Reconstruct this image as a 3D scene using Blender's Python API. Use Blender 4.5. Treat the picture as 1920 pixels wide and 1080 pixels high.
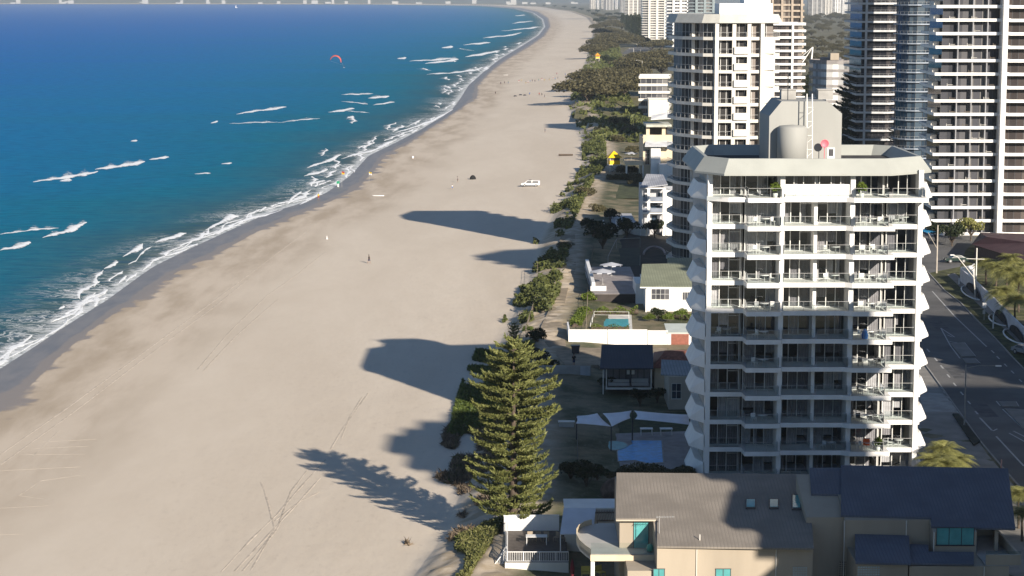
import bpy, bmesh, math, random
import numpy as np
from mathutils import Vector, Matrix
sc = bpy.context.scene
for o in list(bpy.data.objects): bpy.data.objects.remove(o)
rnd = random.Random(7)
rng = np.random.default_rng(7)
R = math.radians

# ---------------------------------------------------------------- camera
H, F = 56.0, 4000.0                      # metres above the water, focal length in photo pixels (1920 wide)
PITCH = math.atan(548.0 / F)
cam_d = bpy.data.cameras.new('camera'); cam = bpy.data.objects.new('camera', cam_d)
sc.collection.objects.link(cam); sc.camera = cam
cam.location = (0, 0, H); cam.rotation_euler = (math.pi/2 - PITCH, 0, 0)
cam_d.sensor_width = 36.0; cam_d.lens = 36.0 * F / 1920.0
cam_d.clip_start = 1.0; cam_d.clip_end = 90000.0

# ---------------------------------------------------------------- world, sun, exposure
SUN = Vector((1.15, -2.25, 1.0)).normalized()
elev = math.asin(SUN.z); azim = math.atan2(SUN.x, SUN.y)
world = bpy.data.worlds.new("World"); sc.world = world; world.use_nodes = True
wt = world.node_tree
sky = wt.nodes.new('ShaderNodeTexSky'); sky.sky_type = 'NISHITA'; sky.sun_disc = False
sky.sun_elevation = elev; sky.sun_rotation = azim; sky.altitude = 50; sky.air_density = 1.0; sky.dust_density = 0.2; sky.ozone_density = 5.0
bg = wt.nodes['Background']; bg.inputs['Strength'].default_value = 0.055
wt.links.new(sky.outputs[0], bg.inputs[0])
sd = bpy.data.lights.new('sun', 'SUN'); sd.energy = 5.0; sd.angle = R(0.5); sd.color = (1.0, 0.90, 0.77)
so = bpy.data.objects.new('sun', sd); sc.collection.objects.link(so)
so.rotation_euler = (-SUN).to_track_quat('-Z', 'Y').to_euler(); so.location = (60, -120, 200)
sc.view_settings.view_transform = 'Standard'; sc.view_settings.look = 'None'; sc.view_settings.exposure = 0.82
sc.cycles.max_bounces = 6; sc.cycles.transparent_max_bounces = 16; sc.cycles.volume_bounces = 0
sc.cycles.caustics_reflective = False; sc.cycles.caustics_refractive = False

# ---------------------------------------------------------------- photo pixel -> world
CP_, SP_ = math.cos(PITCH), math.sin(PITCH)
def ray(u, v):
    return Vector((u - 960.0, F*CP_ + (540.0 - v)*SP_, -F*SP_ + (540.0 - v)*CP_))
def at(u, v, z=4.0):                     # where the line of sight meets height z
    d = ray(u, v); t = (z - H) / d.z
    return Vector((d.x*t, d.y*t, z))
def on(u, v, Y):                         # where it meets the vertical plane y = Y
    d = ray(u, v); t = Y / d.y
    return Vector((d.x*t, Y, H + d.z*t))
def pxm(Y): return F*CP_/Y                # photo pixels per metre

# ---------------------------------------------------------------- objects
COL = sc.collection
def tag(o, label=None, cat=None, group=None, kind=None):
    if label: o['label'] = label
    if cat: o['category'] = cat
    if group: o['group'] = group
    if kind: o['kind'] = kind
    return o
def thing(name, label, cat, loc=(0,0,0), group=None, rz=0):
    o = bpy.data.objects.new(name, None); COL.objects.link(o)
    o.location = loc; o.rotation_euler = (0, 0, rz); o.empty_display_size = 0.3
    return tag(o, label, cat, group)
def wloc(o):
    v = Vector(o.location)
    while o.parent: o = o.parent; v += Vector(o.location)
    return v
class MB:
    """collects faces in world coordinates (or local ones, with local=True) for ONE mesh"""
    def __init__(s): s.v = []; s.f = []; s.sm = []
    def face(s, pts, smooth=False):
        i = len(s.v); s.v += [tuple(p) for p in pts]; s.f.append(list(range(i, i+len(pts)))); s.sm.append(smooth); return s
    def add(s, vs, fs, smooth=False):
        i = len(s.v); s.v += [tuple(p) for p in vs]; s.f += [[k+i for k in f] for f in fs]; s.sm += [smooth]*len(fs); return s
    def box(s, x0, x1, y0, y1, z0, z1):
        vs = [(x0,y0,z0),(x1,y0,z0),(x1,y1,z0),(x0,y1,z0),(x0,y0,z1),(x1,y0,z1),(x1,y1,z1),(x0,y1,z1)]
        return s.add(vs, [(0,3,2,1),(4,5,6,7),(0,1,5,4),(1,2,6,5),(2,3,7,6),(3,0,4,7)])
    def prism(s, poly, z0, z1, top=None):          # poly ccw; top = other ring for slanted sides
        n = len(poly); t = top or poly
        vs = [(p[0],p[1],z0) for p in poly] + [(p[0],p[1],z1) for p in t]
        return s.add(vs, [list(range(n))[::-1], list(range(n,2*n))] + [(i,(i+1)%n,(i+1)%n+n,i+n) for i in range(n)])
    def band(s, outer, inner, z0, z1):             # a ring (hollow prism)
        n = len(outer)
        vs = [(p[0],p[1],z) for z in (z0,z1) for q in (outer,inner) for p in q]
        fs = []
        for i in range(n):
            j = (i+1)%n
            fs += [(i,j,j+2*n,i+2*n), (j+n,i+n,i+3*n,j+3*n), (i+2*n,j+2*n,j+3*n,i+3*n), (j,i,i+n,j+n)]
        return s.add(vs, fs)
    def tube(s, p, q, r, r2=None, n=6, caps=True, smooth=True):
        p, q = Vector(p), Vector(q); d = (q-p)
        if d.length < 1e-6: return s
        a = d.orthogonal().normalized(); b = d.normalized().cross(a); r2 = r if r2 is None else r2
        vs = []
        for c, rr in ((p,r),(q,r2)):
            for k in range(n):
                t = 2*math.pi*k/n; vs.append(c + a*math.cos(t)*rr + b*math.sin(t)*rr)
        s.add(vs, [(k,(k+1)%n,(k+1)%n+n,k+n) for k in range(n)], smooth)
        if caps: s.add(vs[:n], [list(range(n))[::-1]]); s.add(vs[n:], [list(range(n))])
        return s
    def path(s, pts, r, n=6):
        for a, b in zip(pts, pts[1:]): s.tube(a, b, r, n=n)
        return s
    def lathe(s, prof, c=(0,0,0), n=12, smooth=True):      # prof: (r, z)
        vs = []; m = len(prof)
        for r_, z_ in prof:
            for k in range(n):
                t = 2*math.pi*k/n; vs.append((c[0]+r_*math.cos(t), c[1]+r_*math.sin(t), c[2]+z_))
        fs = [(i*n+k, i*n+(k+1)%n, (i+1)*n+(k+1)%n, (i+1)*n+k) for i in range(m-1) for k in range(n)]
        return s.add(vs, fs, smooth)
    def build(s, name, mat, parent=None, label=None):
        me = bpy.data.meshes.new(name)
        off = wloc(parent) if parent else Vector((0,0,0))
        vs = [(x-off.x, y-off.y, z-off.z) for x,y,z in s.v]
        me.from_pydata(vs, [], s.f)
        if any(s.sm): me.polygons.foreach_set('use_smooth', s.sm)
        me.materials.append(mat); me.update()
        o = bpy.data.objects.new(name, me); COL.objects.link(o); o.parent = parent
        if label: o['label'] = label
        return o
def kids(o): return [c for c in bpy.data.objects if c.parent == o]
_kc = {}
def dup(root, loc, rz=0, scale=1.0, label=None, group=None, name=None):
    if root not in _kc:
        _kc[root] = [(c, kids(c)) for c in kids(root)]
    r = root.copy(); COL.objects.link(r); r.location = loc; r.rotation_euler = (0,0,rz)
    r.scale = (scale,)*3 if not hasattr(scale,'__len__') else scale
    if label: r['label'] = label
    if group: r['group'] = group
    for c, gs in _kc[root]:
        d = c.copy(); COL.objects.link(d); d.parent = r
        for g in gs:
            e = g.copy(); COL.objects.link(e); e.parent = d
    return r

# ---------------------------------------------------------------- materials (all procedural)
def nt(name):
    m = bpy.data.materials.new(name); m.use_nodes = True; t = m.node_tree
    return m, t, t.nodes['Principled BSDF']
def N(t, kind, **kw):
    n = t.nodes.new(kind)
    for k, v in kw.items():
        if k in n.inputs: n.inputs[k].default_value = v
        else: setattr(n, k, v)
    return n
def mixc(t, fac, a, b):
    n = t.nodes.new('ShaderNodeMix'); n.data_type = 'RGBA'
    for sock, v in ((n.inputs[0], fac), (n.inputs[6], a), (n.inputs[7], b)):
        if hasattr(v, 'is_linked'): t.links.new(v, sock)
        elif isinstance(v, (int, float)): sock.default_value = v
        else: sock.default_value = (*v, 1) if len(v) == 3 else v
    return n.outputs[2]
def math_(t, op, a, b=0.0, clamp=False):
    n = t.nodes.new('ShaderNodeMath'); n.operation = op; n.use_clamp = clamp
    for sock, v in ((n.inputs[0], a), (n.inputs[1], b)):
        if hasattr(v, 'is_linked'): t.links.new(v, sock)
        else: sock.default_value = v
    return n.outputs[0]
def maprange(t, v, a, b, c=0.0, d=1.0, smooth=True):
    n = t.nodes.new('ShaderNodeMapRange'); n.interpolation_type = 'SMOOTHSTEP' if smooth else 'LINEAR'
    t.links.new(v, n.inputs[0])
    for i, x in enumerate((a, b, c, d)): n.inputs[i+1].default_value = x
    return n.outputs[0]
def noise(t, scale, detail=4, vec=None, rough=0.55, dist=0.0):
    n = N(t, 'ShaderNodeTexNoise', Scale=scale, Detail=detail, Roughness=rough, Distortion=dist)
    if vec is not None: t.links.new(vec, n.inputs['Vector'])
    return n.outputs[0]
def pos(t, scale=(1,1,1), rot=(0,0,0)):
    g = t.nodes.new('ShaderNodeNewGeometry'); m = N(t, 'ShaderNodeMapping')
    m.inputs['Scale'].default_value = scale; m.inputs['Rotation'].default_value = rot
    t.links.new(g.outputs['Position'], m.inputs[0]); return m.outputs[0]
def bump(t, b, h, strength=0.3, dist=0.05):
    n = N(t, 'ShaderNodeBump', Strength=strength, Distance=dist)
    t.links.new(h, n.inputs['Height']); t.links.new(n.outputs[0], b.inputs['Normal'])
def M(name, col, rough=0.7, var=0.12, scale=0.6, bmp=0.0, metal=0.0, spec=0.4, island=0.0, streak=False):
    """plain surface with mild mottling (dirt, wear); island = variation from piece to piece"""
    m, t, b = nt(name)
    dark = tuple(c*(1-var*2.0) for c in col); light = tuple(min(1, c*(1+var*0.6)) for c in col)
    p = pos(t, (1,1,0.18) if streak else (1,1,1))
    c = mixc(t, maprange(t, noise(t, scale, 6, p), 0.3, 0.72), dark, light)
    if island:
        g = t.nodes.new('ShaderNodeNewGeometry')
        k = maprange(t, g.outputs['Random Per Island'], 0, 1, 1-island, 1+island, False)
        mm = t.nodes.new('ShaderNodeVectorMath'); mm.operation = 'SCALE'
        t.links.new(c, mm.inputs[0]); t.links.new(k, mm.inputs['Scale']); c = mm.outputs[0]
    t.links.new(c, b.inputs['Base Color'])
    b.inputs['Roughness'].default_value = rough; b.inputs['Metallic'].default_value = metal
    b.inputs['Specular IOR Level'].default_value = spec
    if bmp: bump(t, b, noise(t, 9.0, 5, p), bmp, 0.03)
    return m
def corrugated(name, col, pitch=0.25, axis='X', rough=0.45, var=0.1, seam=0.3):
    m, t, b = nt(name)
    w = N(t, 'ShaderNodeTexWave', Scale=0.314/pitch, Distortion=0.0); w.bands_direction = axis
    t.links.new(pos(t), w.inputs['Vector'])
    n = noise(t, 0.35, 6, pos(t))
    base = mixc(t, maprange(t, n, 0.3, 0.7), tuple(c*(1-var*1.6) for c in col), tuple(c*(1+var) for c in col))
    c = mixc(t, maprange(t, w.outputs[1], 0.02, 0.2), tuple(c*(1-seam) for c in col), base)
    t.links.new(c, b.inputs['Base Color']); b.inputs['Roughness'].default_value = max(rough, 0.65); b.inputs['Specular IOR Level'].default_value = 0.12
    bump(t, b, w.outputs[1], 0.35, 0.012); return m
def glass_mat(name, col, dark=(0.01,0.012,0.015), rough=0.06, light=None, lightshare=0.4):
    """glazing seen from outside: each pane is its own island, some with blinds drawn behind it"""
    m, t, b = nt(name)
    g = t.nodes.new('ShaderNodeNewGeometry'); r_ = g.outputs['Random Per Island']
    light = light or tuple(c*2.6 for c in col)
    c = mixc(t, maprange(t, r_, 0.0, 1-lightshare, 0, 1, False), dark, col)
    c = mixc(t, maprange(t, r_, 1-lightshare, 1.0, 0, 1, False), c, light)
    t.links.new(c, b.inputs['Base Color']); b.inputs['Roughness'].default_value = rough
    b.inputs['Specular IOR Level'].default_value = 0.4
    bump(t, b, noise(t, 0.8, 2, pos(t)), 0.05, 0.05)
    return m
def clear_glass(name, tint=(0.75,0.85,0.85), refl=0.12):
    m, t, b = nt(name); t.nodes.remove(b)
    out = t.nodes['Material Output']
    tr = N(t, 'ShaderNodeBsdfTransparent'); tr.inputs[0].default_value = (*tint, 1)
    gl = N(t, 'ShaderNodeBsdfGlossy', Roughness=0.03); gl.inputs[0].default_value = (0.9,0.95,1,1)
    fr = N(t, 'ShaderNodeFresnel', IOR=1.5)
    mx = N(t, 'ShaderNodeMixShader'); t.links.new(math_(t, 'ADD', fr.outputs[0], refl-0.04, True), mx.inputs[0])
    t.links.new(tr.outputs[0], mx.inputs[1]); t.links.new(gl.outputs[0], mx.inputs[2]); t.links.new(mx.outputs[0], out.inputs[0])
    return m
def foliage(name, a, b_, rough=0.6, trans=0.15):
    m, t, b = nt(name)
    g = t.nodes.new('ShaderNodeNewGeometry')
    c = mixc(t, g.outputs['Random Per Island'], a, b_)
    n = maprange(t, noise(t, 0.35, 3, pos(t)), 0.35, 0.65)
    c = mixc(t, math_(t, 'MULTIPLY', n, 0.5), c, tuple(x*0.6 for x in a))
    t.links.new(c, b.inputs['Base Color']); b.inputs['Roughness'].default_value = rough
    b.inputs['Specular IOR Level'].default_value = 0.25
    tl = N(t, 'ShaderNodeBsdfTranslucent'); t.links.new(c, tl.inputs[0])
    mx = N(t, 'ShaderNodeMixShader'); mx.inputs[0].default_value = trans
    out = t.nodes['Material Output']
    t.links.new(b.outputs[0], mx.inputs[1]); t.links.new(tl.outputs[0], mx.inputs[2]); t.links.new(mx.outputs[0], out.inputs[0])
    return m

white = M('white_paint', (0.80,0.79,0.765), 0.55, 0.06, 0.5, streak=True)
white2 = M('warm_white_paint', (0.66,0.63,0.57), 0.6, 0.07, 0.5, streak=True)
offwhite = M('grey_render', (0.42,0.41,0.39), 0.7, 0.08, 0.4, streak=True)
cream = M('cream_render', (0.62,0.52,0.37), 0.75, 0.06, 0.5, streak=True)
beige = M('beige_render', (0.37,0.315,0.245), 0.8, 0.09, 0.22, 0.15, streak=True)
concrete = M('concrete', (0.36,0.35,0.33), 0.8, 0.12, 0.5, 0.1)
roofconc = M('roof_membrane', (0.30,0.30,0.28), 0.8, 0.15, 0.4)
darkmetal = M('dark_metal', (0.05,0.05,0.055), 0.5, 0.1)
railm = M('railing_metal', (0.40,0.40,0.39), 0.4, 0.05)
framew = M('window_frame_white', (0.6,0.6,0.58), 0.5, 0.05)
framed = M('window_frame_dark', (0.06,0.06,0.065), 0.5, 0.05)
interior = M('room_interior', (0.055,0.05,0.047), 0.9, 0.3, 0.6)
curtain = M('curtain_cloth', (0.40,0.37,0.35), 0.9, 0.15, 2.0, island=0.35)
railglass = clear_glass('railing_glass', (0.86,0.91,0.90), 0.05)
curt = [M('curtain_grey',(0.36,0.34,0.33),0.9,0.1,2.0), M('curtain_pale',(0.62,0.60,0.57),0.9,0.1,2.0), M('curtain_dim',(0.22,0.21,0.21),0.9,0.1,2.0)]
paneglass = clear_glass('window_pane', (0.86,0.88,0.92), 0.08)
bark = M('bark', (0.10,0.075,0.055), 0.9, 0.2, 3.0, 0.4)
timber = M('weathered_timber', (0.22,0.18,0.14), 0.85, 0.2, 2.0)
# ================================================================ THE SETTING
def crv(pix, z):
    P = [at(u, v, z) for u, v in pix]; P.sort(key=lambda p: p.y)
    return np.array([p.y for p in P]), np.array([p.x for p in P])
W_pix = [(-420,1000),(-200,830),(0,690),(60,652),(120,612),(200,562),(250,525),(285,500),(350,468),(420,436),(500,400),(560,382),(610,362),(655,330),(690,292),(740,268),(790,242),(845,208),(862,185),(878,160),(905,136),(935,112),(975,88),(1010,66),(1022,50),(1018,36),(1000,24),(965,16),(900,11),(700,8.5),(300,8.0),(-300,7.6),(-1400,7.3)]
T_pix = [(-330,1010),(-150,880),(0,775),(60,722),(130,652),(200,598),(300,532),(340,506),(420,470),(480,436),(560,402),(620,378),(668,356),(702,320),(722,292),(775,263),(815,235),(862,205),(895,182),(896,160),(922,133),(950,112),(988,90),(1020,68),(1032,50),(1028,34),(1010,22),(975,14.5),(915,10),(720,7.9),(320,7.5),(-300,7.2),(-1400,7.0)]
F_pix = [(700,1180),(775,1080),(805,1040),(830,1005),(850,955),(868,905),(880,850),(892,780),(905,720),(930,660),(950,610),(975,570),(985,535),(1000,500),(1010,450),(1030,415),(1048,385),(1068,350),(1095,325),(1098,285),(1085,245),(1068,205),(1075,165),(1098,118),(1108,80),(1113,50),(1100,33),(1070,22),(1010,13),(930,9.2),(760,7.4),(340,7.2),(-300,7.0),(-1400,6.8)]
Wc, Tc, Fc = crv(W_pix, 0.0), crv(T_pix, 0.7), crv(F_pix, 2.6)
def smoothed(cv, k):                             # rounds off the corners of a traced line
    yy = np.concatenate([np.arange(100, 1500, 4.0), np.geomspace(1500, 20000, 300)]); xx = np.interp(yy, *cv)
    ker = np.hanning(k); ker /= ker.sum(); pad = np.concatenate([np.full(k//2, xx[0]), xx, np.full(k//2, xx[-1])])
    return yy, np.convolve(pad, ker, 'valid')[:len(yy)]
Ws, Ts, Fs = smoothed(Wc, 5), smoothed(Tc, 7), smoothed(Fc, 7)
xW = lambda y: np.interp(y, *Ws); xT = lambda y: np.interp(y, *Ts); xF = lambda y: np.interp(y, *Fs)
OFFS = [('W',-6000,-40,0),('W',-200,-4,0),('W',-30,-1.0,0),('W',0,0.0,1),('T',0,0.7,2),('F',0,2.6,3),('F',3.5,3.9,4),('F',7,4.7,5),('F',12,4.5,6),('F',18,4.0,7),('F',60,4.0,7),('F',300,4.0,7),('F',12000,4.0,7)]
SUB = [2,4,6,16,48,14,14,14,10,8,8,6]
def crossing(y):
    b = {'W': float(xW(y)), 'T': float(xT(y)), 'F': float(xF(y))}
    return [(b[k]+o, z, s) for k, o, z, s in OFFS]
def gz(x, y):                                    # height of the ground (without its small ripples)
    c = crossing(y); xs = [q[0] for q in c]; zs = [q[1] for q in c]
    return float(np.interp(x, xs, zs))
ys = np.concatenate([np.linspace(150, 420, 360), 420*np.exp(np.linspace(0, math.log(16000/420), 330)[1:]), [22000.0]])
ys = np.concatenate([[-200, -50, 60, 110], ys])
nr = len(ys); nc = sum(SUB)+1
V = np.zeros((nr, nc, 3)); Z = np.zeros((nr, nc))
for i, y in enumerate(ys):
    c = crossing(y); k = 0
    for (a, b, n) in zip(c, c[1:], SUB):
        for j in range(n):
            f = j/n; V[i,k] = (a[0]+(b[0]-a[0])*f, y, a[1]+(b[1]-a[1])*f); Z[i,k] = a[2]+(b[2]-a[2])*f; k += 1
    V[i,k] = (c[-1][0], y, c[-1][1]); Z[i,k] = c[-1][2]
def vnoise(x, y, s, seed=0):                     # smooth value noise
    g = np.random.default_rng(seed).random((64, 64)); X, Y = x/s, y/s
    xi, yi = np.floor(X).astype(int), np.floor(Y).astype(int); fx, fy = X-xi, Y-yi
    fx = fx*fx*(3-2*fx); fy = fy*fy*(3-2*fy); G = lambda a, b: g[a % 64, b % 64]
    return (G(xi,yi)*(1-fx)*(1-fy)+G(xi+1,yi)*fx*(1-fy)+G(xi,yi+1)*(1-fx)*fy+G(xi+1,yi+1)*fx*fy)*2-1
X_, Y_ = V[...,0], V[...,1]
dm = np.clip((Z-2.9)/0.8, 0, 1)*np.clip((6.2-Z)/1.2, 0, 1)+np.clip((Z-2.15)/0.8, 0, 1)*0.045
near = np.clip((1600-Y_)/900, 0, 1)
V[...,2] += dm*near*(vnoise(X_, Y_*0.8, 4.5, 1)*0.42 + vnoise(X_, Y_, 1.7, 2)*0.22)
idx = np.arange(nr*nc).reshape(nr, nc)
FQ = np.stack([idx[:-1,:-1], idx[:-1,1:], idx[1:,1:], idx[1:,:-1]], -1).reshape(-1, 4)
def np_mesh(name, verts, quads, mat, parent=None, smooth=False, attrs=None):
    me = bpy.data.meshes.new(name); k = quads.shape[1]
    me.vertices.add(len(verts)); me.vertices.foreach_set('co', np.asarray(verts, dtype=np.float32).ravel())
    me.loops.add(quads.size); me.loops.foreach_set('vertex_index', quads.astype(np.int32).ravel())
    me.polygons.add(len(quads)); me.polygons.foreach_set('loop_start', np.arange(0, quads.size, k, dtype=np.int32))
    me.polygons.foreach_set('loop_total', np.full(len(quads), k, dtype=np.int32))
    if smooth: me.polygons.foreach_set('use_smooth', np.ones(len(quads), dtype=bool))
    for an, arr in (attrs or {}).items():
        a = me.attributes.new(an, 'FLOAT', 'POINT'); a.data.foreach_set('value', np.asarray(arr, dtype=np.float32).ravel())
    me.materials.append(mat); me.update(calc_edges=True); me.validate()
    o = bpy.data.objects.new(name, me); COL.objects.link(o); o.parent = parent
    return o
# ground material: wet sand, dry sand, dune sand, soil and lawn, by the zone of the beach
def attr(t, name):
    a = N(t, 'ShaderNodeAttribute'); a.attribute_name = name; return a.outputs['Fac']
gm, t, b = nt('beach_and_soil')
zone = attr(t, 'zone')
zn = math_(t, 'ADD', zone, math_(t, 'MULTIPLY', math_(t, 'SUBTRACT', noise(t, 0.07, 6, pos(t, (1,0.25,1), (0,0,0.1))), 0.5), 0.28))
p1 = pos(t, (1,1,1))
n_big = maprange(t, noise(t, 0.035, 5, pos(t, (1.0,0.22,1), (0,0,0.10)), 0.6, 1.0), 0.3, 0.72)
n_mid = maprange(t, noise(t, 0.35, 8, pos(t, (1,0.3,1), (0,0,0.1)), 0.65), 0.3, 0.7)
sand = mixc(t, n_big, (0.575,0.495,0.395), (0.64,0.56,0.455))
sand = mixc(t, math_(t, 'MULTIPLY', n_mid, 0.22), sand, (0.51,0.43,0.335))
# damp band of packed sand towards the water
damp = mixc(t, maprange(t, noise(t, 0.12, 6, pos(t, (1,0.2,1), (0,0,0.25)), 0.6), 0.35, 0.65), (0.40,0.325,0.24), (0.56,0.475,0.375))
sand = mixc(t, maprange(t, zn, 2.13, 2.42, 1.0, 0.0), sand, damp)
wet = mixc(t, n_mid, (0.165,0.155,0.15), (0.235,0.21,0.19))
wf = maprange(t, math_(t, 'ADD', zone, math_(t, 'MULTIPLY', math_(t, 'SUBTRACT', noise(t, 0.11, 6, pos(t)), 0.5), 0.30)), 1.985, 2.02)
wetedge = mixc(t, maprange(t, math_(t,'ADD',zone,math_(t,'MULTIPLY',math_(t,'SUBTRACT',noise(t,0.06,5,pos(t)),0.5),0.6)), 1.66, 1.76), wet, (0.27,0.22,0.175))
c = mixc(t, wf, wetedge, sand)
dsand = mixc(t, maprange(t, noise(t, 0.5, 6, p1), 0.4, 0.62), (0.36,0.29,0.20), (0.50,0.42,0.32))
c = mixc(t, maprange(t, zone, 3.0, 3.6), c, dsand)
soil = mixc(t, maprange(t, noise(t, 0.18, 7, p1, 0.6), 0.36, 0.64), (0.055,0.065,0.026), (0.20,0.165,0.10))
c = mixc(t, maprange(t, zn, 5.2, 6.0), c, soil)
t.links.new(c, b.inputs['Base Color'])
t.links.new(maprange(t, wf, 0, 1, 0.45, 0.92), b.inputs['Roughness'])
b.inputs['Specular IOR Level'].default_value = 0.35
vor = N(t, 'ShaderNodeTexVoronoi', Scale=0.9); t.links.new(pos(t, (1,0.45,1)), vor.inputs['Vector']); pf = pos(t, (1,0.3,1), (0,0,0.1))
foot = math_(t, 'ADD', math_(t, 'MULTIPLY', vor.outputs['Distance'], 0.5), math_(t, 'MULTIPLY', noise(t, 1.1, 2, pf, 0.5), 0.9))
foot = math_(t, 'MULTIPLY', math_(t, 'SUBTRACT', foot, 0.65), maprange(t, zone, 2.1, 2.9, 0.05, 1.0))
foot_shade = maprange(t, noise(t, 1.6, 5, pos(t, (1,0.4,1)), 0.75), 0.52, 0.72, 0, 0.30)  # dark flecks in the colour stand for the shade of footprints
c = mixc(t, math_(t, 'MULTIPLY', foot_shade, maprange(t, zone, 2.2, 2.7)), c, (0.36,0.30,0.235)); t.links.new(c, b.inputs['Base Color'])
bump(t, b, foot, 0.22, 0.13)
ground = np_mesh('ground', V.reshape(-1,3), FQ, gm, smooth=True, attrs={'zone': Z})
tag(ground, kind='structure')

# sea
d_off = np.concatenate([[-16,-10,-6,-3], np.linspace(0, 60, 50), 60*np.exp(np.linspace(0, math.log(30000/60), 60)[1:])])
ysea = np.concatenate([[-200, 60, 130], np.linspace(170, 600, 300), 600*np.exp(np.linspace(0, math.log(15800/600), 240)[1:])])
xw = xW(ysea)
# smooth the offshore lines so that the far sea does not inherit every cusp of the beach
SV = np.zeros((len(ysea), len(d_off), 3)); SA = np.zeros((len(ysea), len(d_off)))
for i, y in enumerate(ysea):
    SV[i,:,0] = xw[i] - d_off; SV[i,:,1] = y; SA[i] = d_off
SV[...,2] = 0.02 + np.clip(SA/60, 0, 1)*0.10*vnoise(SV[...,0]*0.7, SV[...,1], 7, 11)*np.clip((1500-SV[...,1])/900,0,1)
si = np.arange(SV.shape[0]*SV.shape[1]).reshape(SV.shape[:2])
SQ = np.stack([si[:-1,1:], si[:-1,:-1], si[1:,:-1], si[1:,1:]], -1).reshape(-1, 4)
wm, t, b = nt('sea_water')
off = attr(t, 'off')
lo = math_(t, 'LOGARITHM', math_(t, 'MAXIMUM', off, 1.0), 10.0)
nw = noise(t, 0.010, 5, pos(t, (0.35,1.0,1), (0,0,0.3)), 0.6)
lo2 = math_(t, 'ADD', lo, math_(t, 'MULTIPLY', math_(t, 'SUBTRACT', nw, 0.5), 0.9))
cr = N(t, 'ShaderNodeValToRGB'); t.links.new(maprange(t, lo2, 0.6, 3.6, 0, 1, False), cr.inputs[0])
e = cr.color_ramp.elements; e[0].position = 0.0; e[0].color = (0.10,0.13,0.125,1); e[1].position = 1.0; e[1].color = (0.004,0.12,0.45,1)
for p_, c_ in ((0.14,(0.045,0.105,0.115,1)),(0.36,(0.003,0.148,0.235,1)),(0.55,(0.0005,0.152,0.345,1)),(0.74,(0.0003,0.125,0.42,1))):
    q = e.new(p_); q.color = c_
chop = noise(t, 0.30, 6, pos(t, (0.5,1.25,1), (0,0,0.25)), 0.65)
wc = mixc(t, maprange(t, chop, 0.38, 0.68, 0, 0.5), cr.outputs[0], (0.0005,0.060,0.150))
# lace of foam near the shore and scattered white caps further out
fn = N(t, 'ShaderNodeTexNoise', Scale=0.24, Detail=9, Roughness=0.66, Distortion=1.6); t.links.new(pos(t, (0.6,1.0,1), (0,0,0.5)), fn.inputs['Vector'])
fr = math_(t, 'ABSOLUTE', math_(t, 'SUBTRACT', fn.outputs[0], 0.5))
lace = maprange(t, fr, 0.0, 0.05, 1.0, 0.0)
patch = maprange(t, noise(t, 0.035, 4, pos(t, (1,0.8,1)), 0.5), 0.38, 0.56)
nearsh = maprange(t, off, 2.0, 22.0, 0.9, 0.0)
edge = maprange(t, math_(t, 'ADD', off, math_(t, 'MULTIPLY', math_(t, 'SUBTRACT', noise(t, 0.13, 7, pos(t), 0.6), 0.5), 16.0)), 0.5, 4.5, 1.0, 0.0)
foam = math_(t, 'MAXIMUM', math_(t, 'MULTIPLY', math_(t, 'MULTIPLY', lace, patch), nearsh), math_(t, 'MULTIPLY', edge, maprange(t, noise(t, 0.5, 6, pos(t), 0.7), 0.35, 0.6, 0.25, 0.95)))
caps = maprange(t, noise(t, 0.055, 7, pos(t, (0.30,1.1,1), (0,0,0.25)), 0.72), 0.735, 0.76)
foam = math_(t, 'MAXIMUM', foam, math_(t, 'MULTIPLY', caps, maprange(t, off, 20, 60, 0.0, 0.8)))
wc2 = mixc(t, foam, wc, (0.70,0.72,0.72))
t.links.new(wc2, b.inputs['Base Color']); b.inputs['Roughness'].default_value = 1.0; b.inputs['Specular IOR Level'].default_value = 0.0
gl = N(t, 'ShaderNodeBsdfGlossy', Roughness=0.22); gl.inputs[0].default_value = (1,1,1,1)
mx = N(t, 'ShaderNodeMixShader'); t.links.new(maprange(t, foam, 0, 0.6, 0.028, 0.0), mx.inputs[0])
t.links.new(b.outputs[0], mx.inputs[1]); t.links.new(gl.outputs[0], mx.inputs[2]); t.links.new(mx.outputs[0], t.nodes['Material Output'].inputs[0])
hh = math_(t, 'ADD', math_(t, 'MULTIPLY', noise(t, 0.22, 5, pos(t, (0.5,1.2,1), (0,0,0.25)), 0.6), 1.0), math_(t, 'MULTIPLY', noise(t, 1.4, 4, pos(t, (0.7,1.2,1), (0,0,0.1))), 0.25))
bump(t, b, hh, 0.55, 0.9); t.links.new(b.inputs['Normal'].links[0].from_socket, gl.inputs['Normal'])
sea = np_mesh('sea', SV.reshape(-1,3), SQ, wm, smooth=True, attrs={'off': SA}); tag(sea, kind='structure')

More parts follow.
